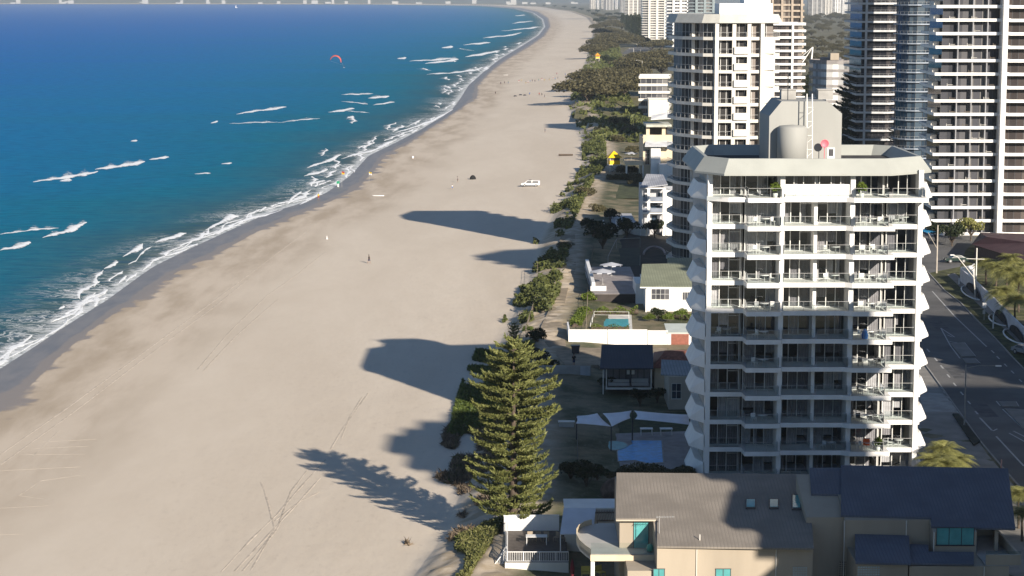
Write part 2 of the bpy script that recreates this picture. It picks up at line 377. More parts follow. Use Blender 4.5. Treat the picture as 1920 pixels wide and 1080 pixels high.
# breakers: ridges of broken water lying along the sea (one mass nobody could count)
fm, t, b = nt('sea_foam')
b.inputs['Base Color'].default_value = (0.80,0.82,0.83,1); b.inputs['Roughness'].default_value = 0.85
sol = attr(t, 'solid')
al = maprange(t, math_(t, 'ADD', sol, math_(t, 'MULTIPLY', math_(t, 'SUBTRACT', noise(t, 0.55, 8, pos(t, (0.8,0.7,1)), 0.72), 0.5), 2.2)), 0.35, 0.95)
t.links.new(al, b.inputs['Alpha'])
bump(t, b, noise(t, 1.2, 5, pos(t), 0.7), 0.5, 0.2)
BR = [ # polyline in photo pixels, foam width (px), trailing lace (px)
 ([(62,342),(95,337),(130,333),(170,326),(184,322)],6,16),([(112,340),(135,338)],4,4),([(178,318),(215,314),(255,308),(272,303)],7,14),([(280,300),(300,297),(317,295)],4,5),
 ([(0,470),(30,465),(58,456)],9,16),([(80,446),(120,437),(145,427),(163,418)],9,18),([(0,440),(60,432),(110,428)],2,14),
 ([(395,231),(409,228)],5,4),([(443,214),(480,209),(510,205),(537,201)],4,6),([(615,211),(640,208),(665,204)],4,5),([(650,222),(664,219)],4,3),
 ([(245,265),(258,264)],4,3),([(365,327),(395,325)],2,4),([(415,308),(435,307)],2,3),
 ([(690,185),(730,181)],4,9),([(700,197),(740,192)],3,6),([(640,178),(700,176)],2,6),([(745,110),(762,109)],4,3),([(768,115),(810,113),(850,110)],3,6),([(797,119),(830,117),(860,111)],5,8),([(872,107),(905,102),(938,96)],5,5),
 ([(828,90),(850,88)],4,4),([(868,85),(885,83),(920,80)],3,3),([(905,72),(960,66),(978,62)],3,4),([(940,58),(990,54),(1015,50)],2,4),([(960,44),(1000,40)],2,3),([(965,30),(985,29)],2,2),
 ([(230,482),(250,472),(268,463),(262,470)],10,12),([(195,505),(212,498),(222,492)],7,8),([(290,456),(318,448),(350,438)],8,8),([(385,432),(412,420),(432,409),(448,406)],10,9),([(486,398),(500,389)],7,5),([(540,380),(552,370),(566,360)],9,6),
 ([(220,535),(232,524),(238,519)],8,10),([(165,560),(190,552),(203,545)],6,16),([(150,570),(185,563),(204,558)],4,16),([(110,580),(122,576)],5,4),([(85,630),(105,622),(125,607),(128,598)],7,14),
 ([(240,497),(255,490),(262,480),(275,468),(285,463)],5,5),([(320,474),(345,466),(362,452),(400,440),(440,425),(462,412),(500,404),(530,394)],4,6),([(560,386),(590,370),(606,360)],6,5),
 ([(575,315),(610,305),(622,300),(640,290)],6,12),([(570,330),(600,325),(615,318)],5,12),([(580,345),(610,340)],4,10),([(640,298),(670,290),(700,283),(732,268),(745,262)],5,10),([(740,250),(780,238),(810,228),(842,210),(850,205)],5,8),
 ([(0,680),(40,660),(60,648),(90,632)],4,12),([(760,240),(790,225)],2,6),([(800,140),(860,136),(905,130)],3,5),([(640,190),(690,196)],1,6),([(520,230),(600,222)],1,7),([(430,232),(520,229)],1,6),
]
fv, ff, fs = [], [], []
def foam_strip(pts, w, tail, seed):
    rr = random.Random(seed); P = []
    for (a, b_) in zip(pts, pts[1:]):
        n = max(2, int(math.hypot(b_[0]-a[0], b_[1]-a[1])/1.5))
        for k in range(n): P.append((a[0]+(b_[0]-a[0])*k/n, a[1]+(b_[1]-a[1])*k/n))
    P.append(pts[-1]); n = len(P); base = len(fv); q1, q2, q3 = rr.random()*9, rr.random()*9, rr.random()*9
    for i, (u, v) in enumerate(P):
        s = i/(n-1); L = u*0.09
        tap = min(1, 6*s*(1-s)+0.08)*(0.55+0.75*s)*(0.72+0.28*math.sin(L*1.7+q1)*math.sin(L*0.63+q2)); v = v+0.35*math.sin(L*1.1+q3)+0.25*math.sin(L*3.1+q1)
        w2 = w*0.95; c0 = at(u, v+w2*0.5*tap, 0); c1 = at(u, v, 0); c2 = at(u, v-w2*0.6*tap, 0); c3 = at(u, v-(w2*0.6+tail*(0.6+0.4*math.sin(L*2.3+q2)))*tap-0.3, 0)
        hgt = min(0.45, 0.04*w*(c1.y/800.0)+0.04)*tap
        fv.extend([(c0.x,c0.y,0.05),(c1.x,c1.y,0.09+hgt),(c2.x,c2.y,0.10+0.3*hgt),(c3.x,c3.y,0.05)])
        fs.extend([0.55*tap, 1.25, 0.75, 0.0])
        if i:
            q = base+4*i
            for k in range(3): ff.append((q-4+k+1, q-4+k, q+k, q+k+1))
for i, (p_, w_, t_) in enumerate(BR): foam_strip(p_, w_, t_, i)
def wash(y0, L, off, wd, seed):
    rr = random.Random(seed); n = max(6, int(L/1.2)); base = len(fv); a1, a2, a3 = rr.random()*9, rr.random()*9, rr.random()*9; tl = wd*rr.uniform(1.5, 4)
    for i in range(n+1):
        s = i/n; y = y0+L*s; x = float(xW(y))-off-1.0*math.sin(y*0.09+a1)-0.5*math.sin(y*0.24+a2)-off*0.25*(s-0.5); tap = min(1, 5*s*(1-s)+0.05)*(0.7+0.3*math.sin(y*0.5+a3))
        h_ = 0.12+0.12*wd*tap*0.3
        fv.extend([(x+wd*0.5*tap,y,0.05),(x+wd*0.12,y,0.06+h_*tap),(x-wd*0.4*tap,y,0.08),(x-(wd*0.5+tl)*tap-0.2,y,0.045)]); fs.extend([0.5*tap,1.15,0.62,-0.05])
        if i:
            q = base+4*i
            for k in range(3): ff.append((q-4+k, q-4+k+1, q+k+1, q+k))
rw = random.Random(77)
for k in range(110):
    y0_ = 185*math.exp(rw.random()**1.3*2.6); of = rw.choice((0.6, 1.2, 2.0, 3.0, 4.5, 6.5)); wash(y0_, rw.uniform(8, 26)*(1+y0_/700), of*(1+y0_/1500), rw.uniform(0.7, 1.8)*(1+y0_/900), k)
for k in range(9):
    y0_ = rw.uniform(700, 2600); wash(y0_, rw.uniform(20, 70), rw.uniform(14, 60), rw.uniform(1.0, 2.2)*(0.7+y0_/1500), 500+k)
fo = np_mesh('sea_foam', np.array(fv), np.array(ff), fm, smooth=True, attrs={'solid': fs})
tag(fo, 'white broken foam of the small breakers running along the shore', 'sea foam', kind='stuff')

# tyre tracks and drag marks pressed into the sand
tm = M('pressed_sand_track', (0.56,0.48,0.385), 0.95, 0.15, 1.2)
tm2 = M('damp_sand_track', (0.40,0.325,0.245), 0.95, 0.15, 1.2)
tm3 = M('scraped_sand', (0.555,0.48,0.385), 0.95, 0.12, 1.2)
def ribbon(mb, pts, w, dz=0.02, seed=0):
    rr = random.Random(seed); prev = None; Q = []
    W = [at(u, v, 1.6) for u, v in pts]
    for a, b_ in zip(W, W[1:]):
        n = max(2, int((b_-a).length/1.5))
        for k in range(n): Q.append(a.lerp(b_, k/n))
    Q.append(W[-1])
    for i, p in enumerate(Q):
        d = (Q[min(i+1,len(Q)-1)]-Q[max(i-1,0)]); d.z = 0; d.normalize(); nn = Vector((-d.y, d.x, 0))
        w1 = w*(0.7+0.5*rr.random()); row = [p+nn*w1*k for k in (0.9, 0.3, -0.3, -0.9)]
        for q, h_ in zip(row, (-0.03, dz, dz, -0.03)): q.z = gz(q.x,q.y)+h_
        if prev:
            for k in range(3): mb.face([prev[k], prev[k+1], row[k+1], row[k]], True)
        prev = row
def track(name, lines, w, mat, label, dz=0.02):
    mb = MB()
    for i, l in enumerate(lines): ribbon(mb, l, w, dz, i)
    o = mb.build(name, mat); tag(o, kind='structure'); return o
track('sand_tracks', [[(0,842),(120,760),(250,668),(400,560),(520,470),(600,410)],[(0,862),(130,770),(262,672),(405,568),(470,515)],[(370,690),(430,620),(500,552),(560,510),(610,470)],[(380,694),(440,630),(520,560)],
   [(415,1080),(470,1020),(520,972),(560,925),(610,870)],[(440,1080),(500,1015),(560,950),(600,905)],[(455,1080),(520,1000),(545,930),(575,890)],[(515,985),(560,950),(598,932)],[(470,1080),(515,1000),(500,940),(490,910)],
   [(640,830),(655,790),(680,750)],[(620,850),(640,815),(690,745)]], 0.22, tm, '')
track('drag_marks', [[(70,820),(180,818)],[(60,832),(165,831)],[(40,843),(160,846)],[(0,873),(150,870)],[(35,922),(75,895),(160,885)],[(35,922),(100,932)],[(0,945),(90,943)],[(0,996),(45,996)],[(60,848),(110,800),(120,797)]], 0.16, tm3, '', 0.012)
# ================================================================ TOWERS
def area(poly): return sum(a[0]*b[1]-b[0]*a[1] for a, b in zip(poly, poly[1:]+poly[:1]))/2
def offset(poly, d):
    """move every edge of a ccw polygon outward by d (d may be a list, one per edge)"""
    n = len(poly); ds = d if hasattr(d, '__len__') else [d]*n; out = []
    L = []
    for i in range(n):
        a, b = Vector(poly[i]), Vector(poly[(i+1)%n]); e = (b-a).normalized(); nn = Vector((e.y, -e.x))
        L.append((a+nn*ds[i], e))
    for i in range(n):
        (p, e), (q, g) = L[i-1], L[i]
        cr_ = e.x*g.y-e.y*g.x
        if abs(cr_) < 1e-4: out.append(tuple(q)); continue
        s = ((q.x-p.x)*g.y-(q.y-p.y)*g.x)/cr_; out.append((p.x+e.x*s, p.y+e.y*s))
    return out
gA = glass_mat('glass_grey', (0.085,0.085,0.095), light=(0.22,0.21,0.20), lightshare=0.3)
gB = glass_mat('glass_blue', (0.03,0.05,0.075), dark=(0.008,0.014,0.025), light=(0.07,0.10,0.13), lightshare=0.3)
gC = glass_mat('glass_brown', (0.08,0.065,0.06), light=(0.26,0.23,0.20), lightshare=0.3)
gT = glass_mat('glass_teal', (0.05,0.16,0.16), dark=(0.03,0.10,0.10), light=(0.09,0.24,0.24), lightshare=0.3)
gD = glass_mat('glass_brown_matt', (0.07,0.065,0.06), dark=(0.02,0.02,0.022), light=(0.24,0.21,0.19), lightshare=0.3, rough=0.35)
gD.node_tree.nodes['Principled BSDF'].inputs['Specular IOR Level'].default_value = 0.15
def vis_edges(poly):
    out = []
    for i in range(len(poly)):
        a, b = Vector(poly[i]), Vector(poly[(i+1)%len(poly)]); e = b-a
        if e.length < 0.8: continue
        nn = Vector((e.y, -e.x)).normalized(); m = (a+b)/2
        out.append((i, a, b, nn, nn.dot(-m) > 0 or nn.dot(Vector((1.15,-2.25))) > 0.5))
    return out
def tower(name, label, poly, n, h, z0=4.0, bal=1.5, up=0.9, below=0.25, wall=offwhite, slab=white, glass=gA, frame=framew, rail=0.0, bay=1.6,
          sill=0.0, piers=(), pier_w=0.6, pier_d=None, roof=2.0, roofplan=0.7, group='high-rise towers of the beachfront', cat='apartment tower', first=0, top_band=None, parts_roof=True, frames=True):
    if area(poly) < 0: poly = poly[::-1]
    cx = sum(p[0] for p in poly)/len(poly); cy = sum(p[1] for p in poly)/len(poly)
    t = thing(name, label, cat, (cx, cy, z0), group)
    outer = offset(poly, bal)
    core = MB()
    core.prism(offset(poly, -0.12), z0, z0+n*h); core.build('wall', wall, t)
    es = vis_edges(poly); oes = vis_edges(outer)
    for k in range(first, n):
        z = z0+k*h; m = MB()
        # projecting slab with its balustrade as one folded ring
        m.band(outer, offset(poly, -0.1), z-below, z+0.1)
        bi = offset(outer, -0.14)
        if up > 0.05: m.band(outer, bi, z+0.1, z+up)
        bo = m.build('balcony', slab, t)
        if rail > 0:
            r = MB(); zr = z+max(up, 0.1)
            for i, a, b, nn, v in oes:
                if not v: continue
                a2 = a-nn*0.07; b2 = b-nn*0.07; L = (b-a).length; q = max(1, int(L/1.3))
                r.tube((a2.x,a2.y,zr+rail), (b2.x,b2.y,zr+rail), 0.04, n=4)
                for j in range(q+1):
                    p = a2.lerp(b2, j/q); r.tube((p.x,p.y,zr), (p.x,p.y,zr+rail), 0.03, n=4, caps=False)
            r.build('railing', railm, bo)
        g = MB(); f = MB(); z1 = z+0.1+sill; z2 = z+h-below-0.05
        for i, a, b, nn, v in es:
            if not v: continue
            L = (b-a).length; q = max(1, int(round(L/bay))); d = (b-a)/q; off_ = nn*0.03
            for j in range(q):
                pass
                p0 = a+d*j+d*0.03+off_; p1 = a+d*(j+1)-d*0.03+off_
                g.face([(p0.x,p0.y,z1),(p1.x,p1.y,z1),(p1.x,p1.y,z2),(p0.x,p0.y,z2)])
                if frames:
                    w = d.normalized()*0.05; p = a+d*j
                    f.face([(p.x-w.x+nn.x*.07,p.y-w.y+nn.y*.07,z1),(p.x+w.x+nn.x*.07,p.y+w.y+nn.y*.07,z1),(p.x+w.x+nn.x*.07,p.y+w.y+nn.y*.07,z2),(p.x-w.x+nn.x*.07,p.y-w.y+nn.y*.07,z2)])
        go = g.build('glazing', glass, t)
        if frames: f.build('mullions', frame, go)
    for (px_, py_, wx, wy) in piers:
        MB().box(px_-wx/2, px_+wx/2, py_-wy/2, py_+wy/2, z0, z0+n*h+0.4).build('pillar', slab, t)
    zt = z0+n*h; rf = MB()
    rf.prism(offset(poly, bal*0.9), zt-below, zt+0.25)
    rf.band(offset(poly, bal*0.9), offset(poly, bal*0.9-0.25), zt+0.25, zt+0.25+(top_band or 0.7)); ro = rf.build('roof', slab, t)
    if roof:
        c = [(cx+(p[0]-cx)*roofplan*0.75, cy+(p[1]-cy)*roofplan*0.75) for p in poly]
        MB().prism(c, zt+0.25, zt+roof+0.25).build('plant_room', wall, ro)
    return t
def rect(u0, u1, Y, depth, v=300, skew=0.0):
    a = on(u0, v, Y).x; b = on(u1, v, Y).x
    return [(a, Y+skew), (b, Y), (b, Y+depth), (a, Y+depth+skew)]

# ---- the white tower in the foreground ----------------------------------------------------------------
Y0 = 224.0
ux = lambda u, v=560, Y=Y0: on(u, v, Y).x
XS = [ux(1329), ux(1393), ux(1461), ux(1526), ux(1591), ux(1659), ux(1721)]
YB = [Y0, Y0-2.3, Y0-1.7, Y0-1.7, Y0-2.3, Y0-0.2]           # front edge of each balcony bay
ZL = [on(1360, 378.5, Y0).z + 0.62 - 3.0*k for k in range(11)]    # slab tops, from the top floor down
YG = Y0+1.5; YBACK = Y0+17.5
mt = thing('apartment_tower', 'nearest white apartment tower with stepped glass-railed balconies and a hipped pale roof edge', 'apartment tower', ((XS[0]+XS[6])/2, Y0+8, 4.0), 'high-rise towers of the beachfront')
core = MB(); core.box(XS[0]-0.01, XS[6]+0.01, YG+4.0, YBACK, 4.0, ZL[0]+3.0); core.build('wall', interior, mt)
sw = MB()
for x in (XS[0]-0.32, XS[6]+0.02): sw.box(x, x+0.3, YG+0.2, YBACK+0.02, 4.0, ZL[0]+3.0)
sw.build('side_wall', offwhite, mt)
# vertical fins
FW = [0.5, 0.3, 0.5, 0.36, 0.5, 0.3, 0.5]
for i, x in enumerate(XS):
    w = FW[i]; yf = {0: Y0-0.12, 1: Y0+0.2, 2: Y0-1.5, 3: Y0-0.3, 4: Y0-1.5, 5: Y0+0.2, 6: Y0-0.3}[i]
    if w > 0.35: MB().box(x-w/2, x+w/2, yf, YG+0.3, 4.0, ZL[0]+2.75).build('pillar', white, mt)
    MB().box(x-0.08, x+0.08, YG+0.31, YG+3.98, 4.0, ZL[0]+2.75).build('partition', offwhite, mt)
for k, z in enumerate(ZL):
    m = MB(); zb = z-0.48; zt_ = z
    top = (k == 0)
    yb = YB if not top else [Y0-1.7, Y0-2.3, Y0-1.7, Y0-1.7, Y0-2.3, Y0-2.2]
    xl = XS[0]-0.34; xr = XS[6]+0.34
    ring = [(xl, yb[0]+(0 if not top else 1.6))]
    if top: ring += [(XS[0]+1.8, yb[0])]
    for i in range(6):
        a, b_ = XS[i], XS[i+1]
        if i: ring.append((a + (0.0 if yb[i] == yb[i-1] else (0.15 if i != 4 else 0.0)), yb[i]))
        ring.append((b_ + (-0.7 if i == 3 else 0.0) + (0.45 if i == 5 else 0), yb[i]) if i != 4 else (b_+0.5, yb[i]))
        if i == 4 : pass
    # tidy the ring: strictly increasing x
    rr_ = [ring[0]]
    for p in ring[1:]:
        q = (max(p[0], rr_[-1][0]), p[1])
        if q != rr_[-1]: rr_.append(q)
    ring = rr_ + [(xr, YG+4.1), (xl, YG+4.1)]
    m.prism(ring, zb, zt_); so_ = m.build('floor_slab', white, mt)
    # the slanted side hoods: bottom ring at the slab, top ring tucked against the wall
    for s, xw0 in ((-1, XS[0]-0.33), (1, XS[6]+0.33)):
        tip = 1.4
        bot = [(xw0, Y0+0.05), (xw0+s*tip, Y0+2.6), (xw0+s*tip, Y0+8.2), (xw0, Y0+9.6)]
        tp = [(xw0, Y0+0.3), (xw0+s*0.75, Y0+2.5), (xw0+s*0.75, Y0+8.0), (xw0, Y0+9.4)]
        if s < 0: bot, tp = bot[::-1], tp[::-1]
        hd = MB(); hd.prism(bot, zb+0.1, zb+0.28); hd.prism(bot, zb+0.281, zb+1.75, tp); hd.build('side_hood', white, mt)
    # balustrades and glazing of each bay
    for i in range(6):
        a, b_ = XS[i]+0.2, XS[i+1]-0.2; y = yb[i]+0.10
        if top and i in (2, 3):
            wl = MB(); wl.box(XS[i]+0.3, XS[i+1]-0.3 if i == 3 else XS[i+1]+0.3, Y0-1.3, Y0-1.1, z, z+1.35); wl.build('parapet', white, mt)
        rm = MB(); g = MB(); yy = y if not (top and i in (2,3)) else y-0.02
        hh_ = 1.0 if not (top and i in (2,3)) else 0.35
        segs = [((a, yy), (b_, yy))]
        if i in (1, 2, 4): segs.append(((a, yy), (a, Y0+0.3)))
        if i in (1, 3, 4): segs.append(((b_, yy), (b_, Y0+0.3)))
        if i == 5: segs.append(((b_+0.3, yy), (b_+0.3, Y0+1.3)))
        for (p, q) in segs:
            p, q = Vector((*p, 0)), Vector((*q, 0)); L = (q-p).length; nn = max(1, int(round(L/1.25)))
            rm.tube((p.x,p.y,z+hh_), (q.x,q.y,z+hh_), 0.028, n=4)
            for j in range(nn+1):
                c_ = p.lerp(q, j/nn); rm.tube((c_.x,c_.y,z), (c_.x,c_.y,z+hh_), 0.02, n=4, caps=False)
            g.face([(p.x,p.y+0.012,z+0.06),(q.x,q.y+0.012,z+0.06),(q.x,q.y+0.012,z+hh_-0.06),(p.x,p.y+0.012,z+hh_-0.06)])
        ro = rm.build('railing', railm, mt); g.build('glass_panel', railglass, ro)
        # window wall
        f = MB(); pn = MB(); cu = MB(); zt2 = z+2.46; x0, x1 = XS[i]+0.25, XS[i+1]-0.2
        nb = 3 if i not in (2, 3) else 3; wds = [0.9,0.9,1.1] if i % 2 == 0 else [1.1,0.9,0.9]
        sc_ = (x1-x0)/sum(wds); xx = x0
        zs = z if not (top and i in (2,3)) else z+1.2
        yg = YG if not (top and i in (2,3)) else YG-2.2
        for j in range(nb):
            w = wds[j]*sc_; xa, xb = xx, xx+w; xx += w
            f.box(xa-0.045, xa+0.045, yg-0.04, yg+0.04, zs, zt2)
            tr = (wds[j] > 1.0) and not top
            if tr: f.box(xa+0.045, xb-0.045, yg-0.035, yg+0.035, z+2.02, z+2.09)
            pn.face([(xa+0.045,yg,zs+0.05),(xb-0.045,yg,zs+0.05),(xb-0.045,yg,zt2-0.03),(xa+0.045,yg,zt2-0.03)])
            rr0 = rnd.random()
            if rr0 < (0.35 if top else 0.74):
                xm = xb-0.05 if rr0 > 0.2 else xa+w*rnd.uniform(0.3, 0.8); nn = max(2, int((xm-xa)/0.12)); yc = yg+0.22
                zc = zs+0.06 if rnd.random() < 0.8 else zs+1.0
                for q in range(nn):
                    u0, u1 = xa+0.05+(xm-xa-0.05)*q/nn, xa+0.05+(xm-xa-0.05)*(q+1)/nn
                    cu.face([(u0,yc+(q%2)*0.05,zc),(u1,yc+((q+1)%2)*0.05,zc),(u1,yc+((q+1)%2)*0.05,zt2),(u0,yc+(q%2)*0.05,zt2)])
        f.box(x1-0.045, x1+0.045, yg-0.04, yg+0.04, zs, zt2)
        f.box(x0-0.05, x1+0.05, yg-0.05, yg+0.05, zs-0.001, zs+0.05); f.box(x0-0.05, x1+0.05, yg-0.05, yg+0.05, zt2-0.02, zt2+0.06)
        fo_ = f.build('window', framew, mt); pn.build('pane', paneglass, fo_)
        if cu.f:
            # whole curtains share one tone: one island each is enough
            cu.build('curtain', curt[rnd.randrange(3)] if 'curt' in globals() else curtain, fo_)
# roof: slanted white skirt around a sunken deck
zr0 = on(1525, 326, Y0-2.5).z; zr1 = on(1525, 297.5, Y0-1.6).z
ey = Y0-2.6; exl, exr = ux(1303, 320, Y0+1), ux(1748, 320, Y0+1)
eave = [(ux(1358,325,ey), ey), (ux(1672,325,ey), ey), (exr, Y0+1.5), (exr, YBACK+0.5), (XS[6]-1.2, YBACK+3.2), (XS[0]+1.2, YBACK+3.2), (exl, YBACK+0.5), (exl, Y0+1.5)]
rim = offset(eave, -1.05); inn = offset(eave, -1.4); inn2 = offset(eave, -2.6)
rf = MB(); rf.prism(eave, zr0-0.2, zr0)
n = len(eave); vs = [(p[0],p[1],zr0+0.001) for p in eave]+[(p[0],p[1],zr1) for p in rim]+[(p[0],p[1],zr1) for p in inn]+[(p[0],p[1],zr0+0.001) for p in inn2]
rf.add(vs, [(i+r*n,(i+1)%n+r*n,(i+1)%n+(r+1)*n,i+(r+1)*n) for r in range(3) for i in range(n)])
roofo = rf.build('roof', M('pale_grey_green_roof', (0.355,0.365,0.335), 0.6, 0.05, 0.3), mt)
MB().prism(offset(inn2, -0.01), zr0+0.002, zr0+0.05).build('roof_deck', roofconc, roofo)
grey = M('plant_room_render', (0.33,0.33,0.31), 0.75, 0.06, 0.3, streak=True)
YP = Y0+5.0
x0, x1 = on(1442, 250, YP).x, on(1578, 250, YP).x; zp = on(1500, 190, YP).z
pr = MB()
prof = [(x0, zr0), (x0, zp-1.6), (x0+1.3, zp), (x1-1.6, zp), (x1, zp-1.3), (x1, zr0)]
nn = len(prof); vs = [(a, YP, b_) for a, b_ in prof]+[(a, YP+9, b_) for a, b_ in prof]
pr.add(vs, [list(range(nn)), list(range(nn, 2*nn))[::-1]]+[((i+1)%nn, i, i+nn, (i+1)%nn+nn) for i in range(nn)])
pro = pr.build('plant_room', grey, roofo)
MB().box(x1-1.5, x1-0.7, YP-0.04, YP, zr0+0.05, zr0+2.2).build('door', white, pro)
MB().box(x1-1.35, x1-0.85, YP-0.06, YP-0.03, zr0+1.3, zr0+2.05).build('door_window', darkmetal, pro)
tank = MB(); xt_ = on(1486, 270, YP-1).x; tank.lathe([(0,0),(1.62,0),(1.62,on(1486,240,YP-1).z-zr0),(1.45,on(1486,238,YP-1).z-zr0+0.1),(0,on(1486,238,YP-1).z-zr0+0.25)], (xt_, YP-0.9, zr0), 28)
tank.build('water_tank', grey, roofo)
for u in (1477, 1546):
    c_ = on(u, 186, YP+5); bx = MB(); bx.box(c_.x-0.8, c_.x+0.8, YP+4.2, YP+5.8, zp+0.01, zp+1.0); bx.box(c_.x-0.9, c_.x+0.9, YP+4.1, YP+5.9, zp+1.01, zp+1.12); bx.build('air_unit', concrete, roofo)
xm = on(1477, 186, YP+3).x; MB().tube((xm,YP+3,zp), (xm,YP+3,zp+3.0), 0.05).build('aerial', darkmetal, roofo)
lm = MB(); xa, xb = on(1514, 260, YP-1.5).x, on(1524, 260, YP-1.5).x; zl1 = on(1514, 176, YP-1.5).z
for x in (xa, xb): lm.tube((x, YP-1.5, zr0+0.05), (x-0.12, YP-1.3, zl1), 0.06)
for k in range(9):
    z = zr0+0.6+k*0.75; lm.tube((xa,YP-1.5,z), (xb,YP-1.5,z+(0.5 if k%2 else 0)), 0.03, n=4)
lm.build('antenna_mast', white, roofo)
dk = MB(); c_ = on(1546, 269, YP-0.9)
dk.lathe([(0,0),(0.22,0.03),(0.40,0.12),(0.45,0.2),(0.40,0.15),(0.2,0.08),(0,0.06)], (0,0,0), 14); dk.v = [(c_.x+x, c_.y-z, c_.z+y) for x,y,z in dk.v]
dk.tube((c_.x,c_.y,c_.z-0.4), (c_.x,c_.y,zr0+0.05), 0.04); dk.build('satellite_dish', M('pink_dish', (0.75,0.16,0.20), 0.5), roofo)
hr = MB()
for i in range(4): hr.box(xa-0.7+i*0.45, xa-0.45+i*0.45, YP-1.9, YP-1.6, zr0+0.05, zr0+0.5+0.15*(i%2))
hr.build('pipe_boxes', offwhite, roofo)

# ---- the round-fronted tower behind it ------------------------------------------------------------------
T2 = 400.0
def tx(u, Y=T2): return on(u, 250, Y).x
n2 = 15; h2 = 3.07; zt2_ = on(1390, 40, T2).z; z02 = zt2_-n2*h2
poly2 = [(tx(1452)-0.3, T2+2.0), (tx(1452)-0.3, T2+24), (tx(1300), T2+27), (tx(1275), T2+17), (tx(1285), T2+9.5), (tx(1326), T2+2.2), (tx(1350), T2+0.8), (tx(1395), T2+0.6)]
t2 = tower('apartment_tower', 'round-fronted white tower with wrap balconies, right behind the nearest tower', poly2, n2, h2, z02, bal=1.15, up=0.18, below=0.42,
     wall=M('stone_grey_render', (0.50,0.48,0.44), 0.75, 0.06, 0.3, streak=True), slab=white2, glass=gD, rail=0.85, bay=1.25, roof=0, first=0)
# solid white stretches of the front, with a narrower window in each
for k in range(n2-1):
    z = z02+k*h2
    MB().box(tx(1374), tx(1401), T2-0.9, T2-0.6, z+0.15, z+1.45).build('spandrel', white2, t2)
    MB().box(tx(1429), tx(1451), T2+0.2, T2+1.4, z+0.15, z+h2-0.45).build('blind_wall', cream2 if 'cream2' in globals() else white2, t2)
for u in (1342, 1374, 1402, 1427):
    MB().box(tx(u)-0.35, tx(u)+0.35, T2-0.4, T2+0.9, z02, zt2_-0.4).build('pillar', white2, t2)
for (u, Y) in ((1298, T2+5.4), (1282, T2+10)):
    MB().box(tx(u,Y)-0.3, tx(u,Y)+0.3, Y-0.3, Y+0.5, z02, zt2_-0.4).build('pillar', white2, t2)
# crown band and penthouse
rim2 = offset(poly2 if area(poly2) > 0 else poly2[::-1], 1.6); z3 = zt2_+0.3
cb = MB(); cb.prism(rim2, z3-0.6, z3+1.0, offset(rim2, -0.7)); cb.build('roof_band', M('pale_roof_band', (0.50,0.49,0.44), 0.7, 0.05), t2)
ph = MB(); ph.box(tx(1352), tx(1452), T2+6, T2+16, z3+1.0, z3+3.0); ph.box(tx(1400), tx(1449), T2+7, T2+15, z3+3.01, z3+5.0); ph.build('penthouse', white, t2)
# ---- the towers on the right and further down the coast --------------------------------------------------
PG = 'high-rise towers of the beachfront'
# tall slab with a white blade wall, cut by the right edge of the photo
YR = 465.0; hR = 2.9; zR0 = 4.2; nR = 21
pR = [(on(1763,250,YR).x, YR+0.5), (on(1872,250,YR).x, YR+0.5), (on(1872,250,YR).x, YR+18), (on(1763,250,YR+3).x, YR+18)]
tR = tower('apartment_tower', 'tall tower at the right edge with white balcony bands and a thick white blade wall', pR, nR, hR, zR0, bal=1.7, up=0.52, below=0.12, wall=offwhite, slab=white, glass=gA, frame=framed, rail=0.0, bay=1.35, roof=2)
xb_ = on(1873, 250, YR).x
bl = MB(); bl.box(xb_-0.5, xb_+0.6, YR-3.2, YR+10, 4.0, zR0+nR*hR+2); bl.build('blade_wall', white, tR)
pR2 = [(xb_+0.9, YR+1.5), (xb_+26, YR+0.5), (xb_+26, YR+18), (xb_+0.9, YR+18)]
tower('apartment_tower', 'wing of balconies right of the thick white blade wall at the photo edge', pR2, nR, hR, zR0-0.1, bal=1.9, up=0.55, below=0.12, wall=M('pink_grey_render',(0.42,0.35,0.34),0.8,0.08,0.4), slab=white, glass=gC, frame=framed, bay=1.6, roof=2)
for k in range(nR):           # staggered end balconies on its left
    z = zR0+k*hR; x = on(1763,250,YR).x
    MB().box(x-1.5, x-0.2, YR+3, YR+8, z+0.3, z+1.3).build('end_balcony', white2, tR)
for j in range(1, 4):
    x = pR[0][0]+(pR[1][0]-pR[0][0])*j/4; MB().box(x-0.12, x+0.12, YR-0.9, YR+0.45, zR0, zR0+nR*hR).build('divider', M('divider_grey',(0.30,0.30,0.31),0.8), tR)
ORD = ['ground','first','second','third','fourth','fifth','sixth','seventh','eighth','ninth','tenth','eleventh','twelfth','thirteenth','fourteenth','fifteenth','sixteenth','seventeenth','eighteenth','nineteenth','twentieth','twenty-first']
for k in range(nR-4):
    for q in range(3):
        if rnd.random() < 0.45: continue
        x = pR[0][0]+1.2+q*3.9+rnd.uniform(0, 2.4); z = zR0+k*hR+0.1; m = MB(); m.box(x-0.5,x+0.5,YR-1.1,YR-0.5,z+0.66,z+0.72); m.box(x-0.7,x-0.62,YR-1.0,YR-0.6,z,z+0.95)
        tag(m.build('balcony_table', white2 if rnd.random() < 0.6 else timber), f'balcony table on the {("left","middle","right")[q]} part of the {ORD[k]} floor, right-hand tower', 'table', 'tables on the tall right tower')
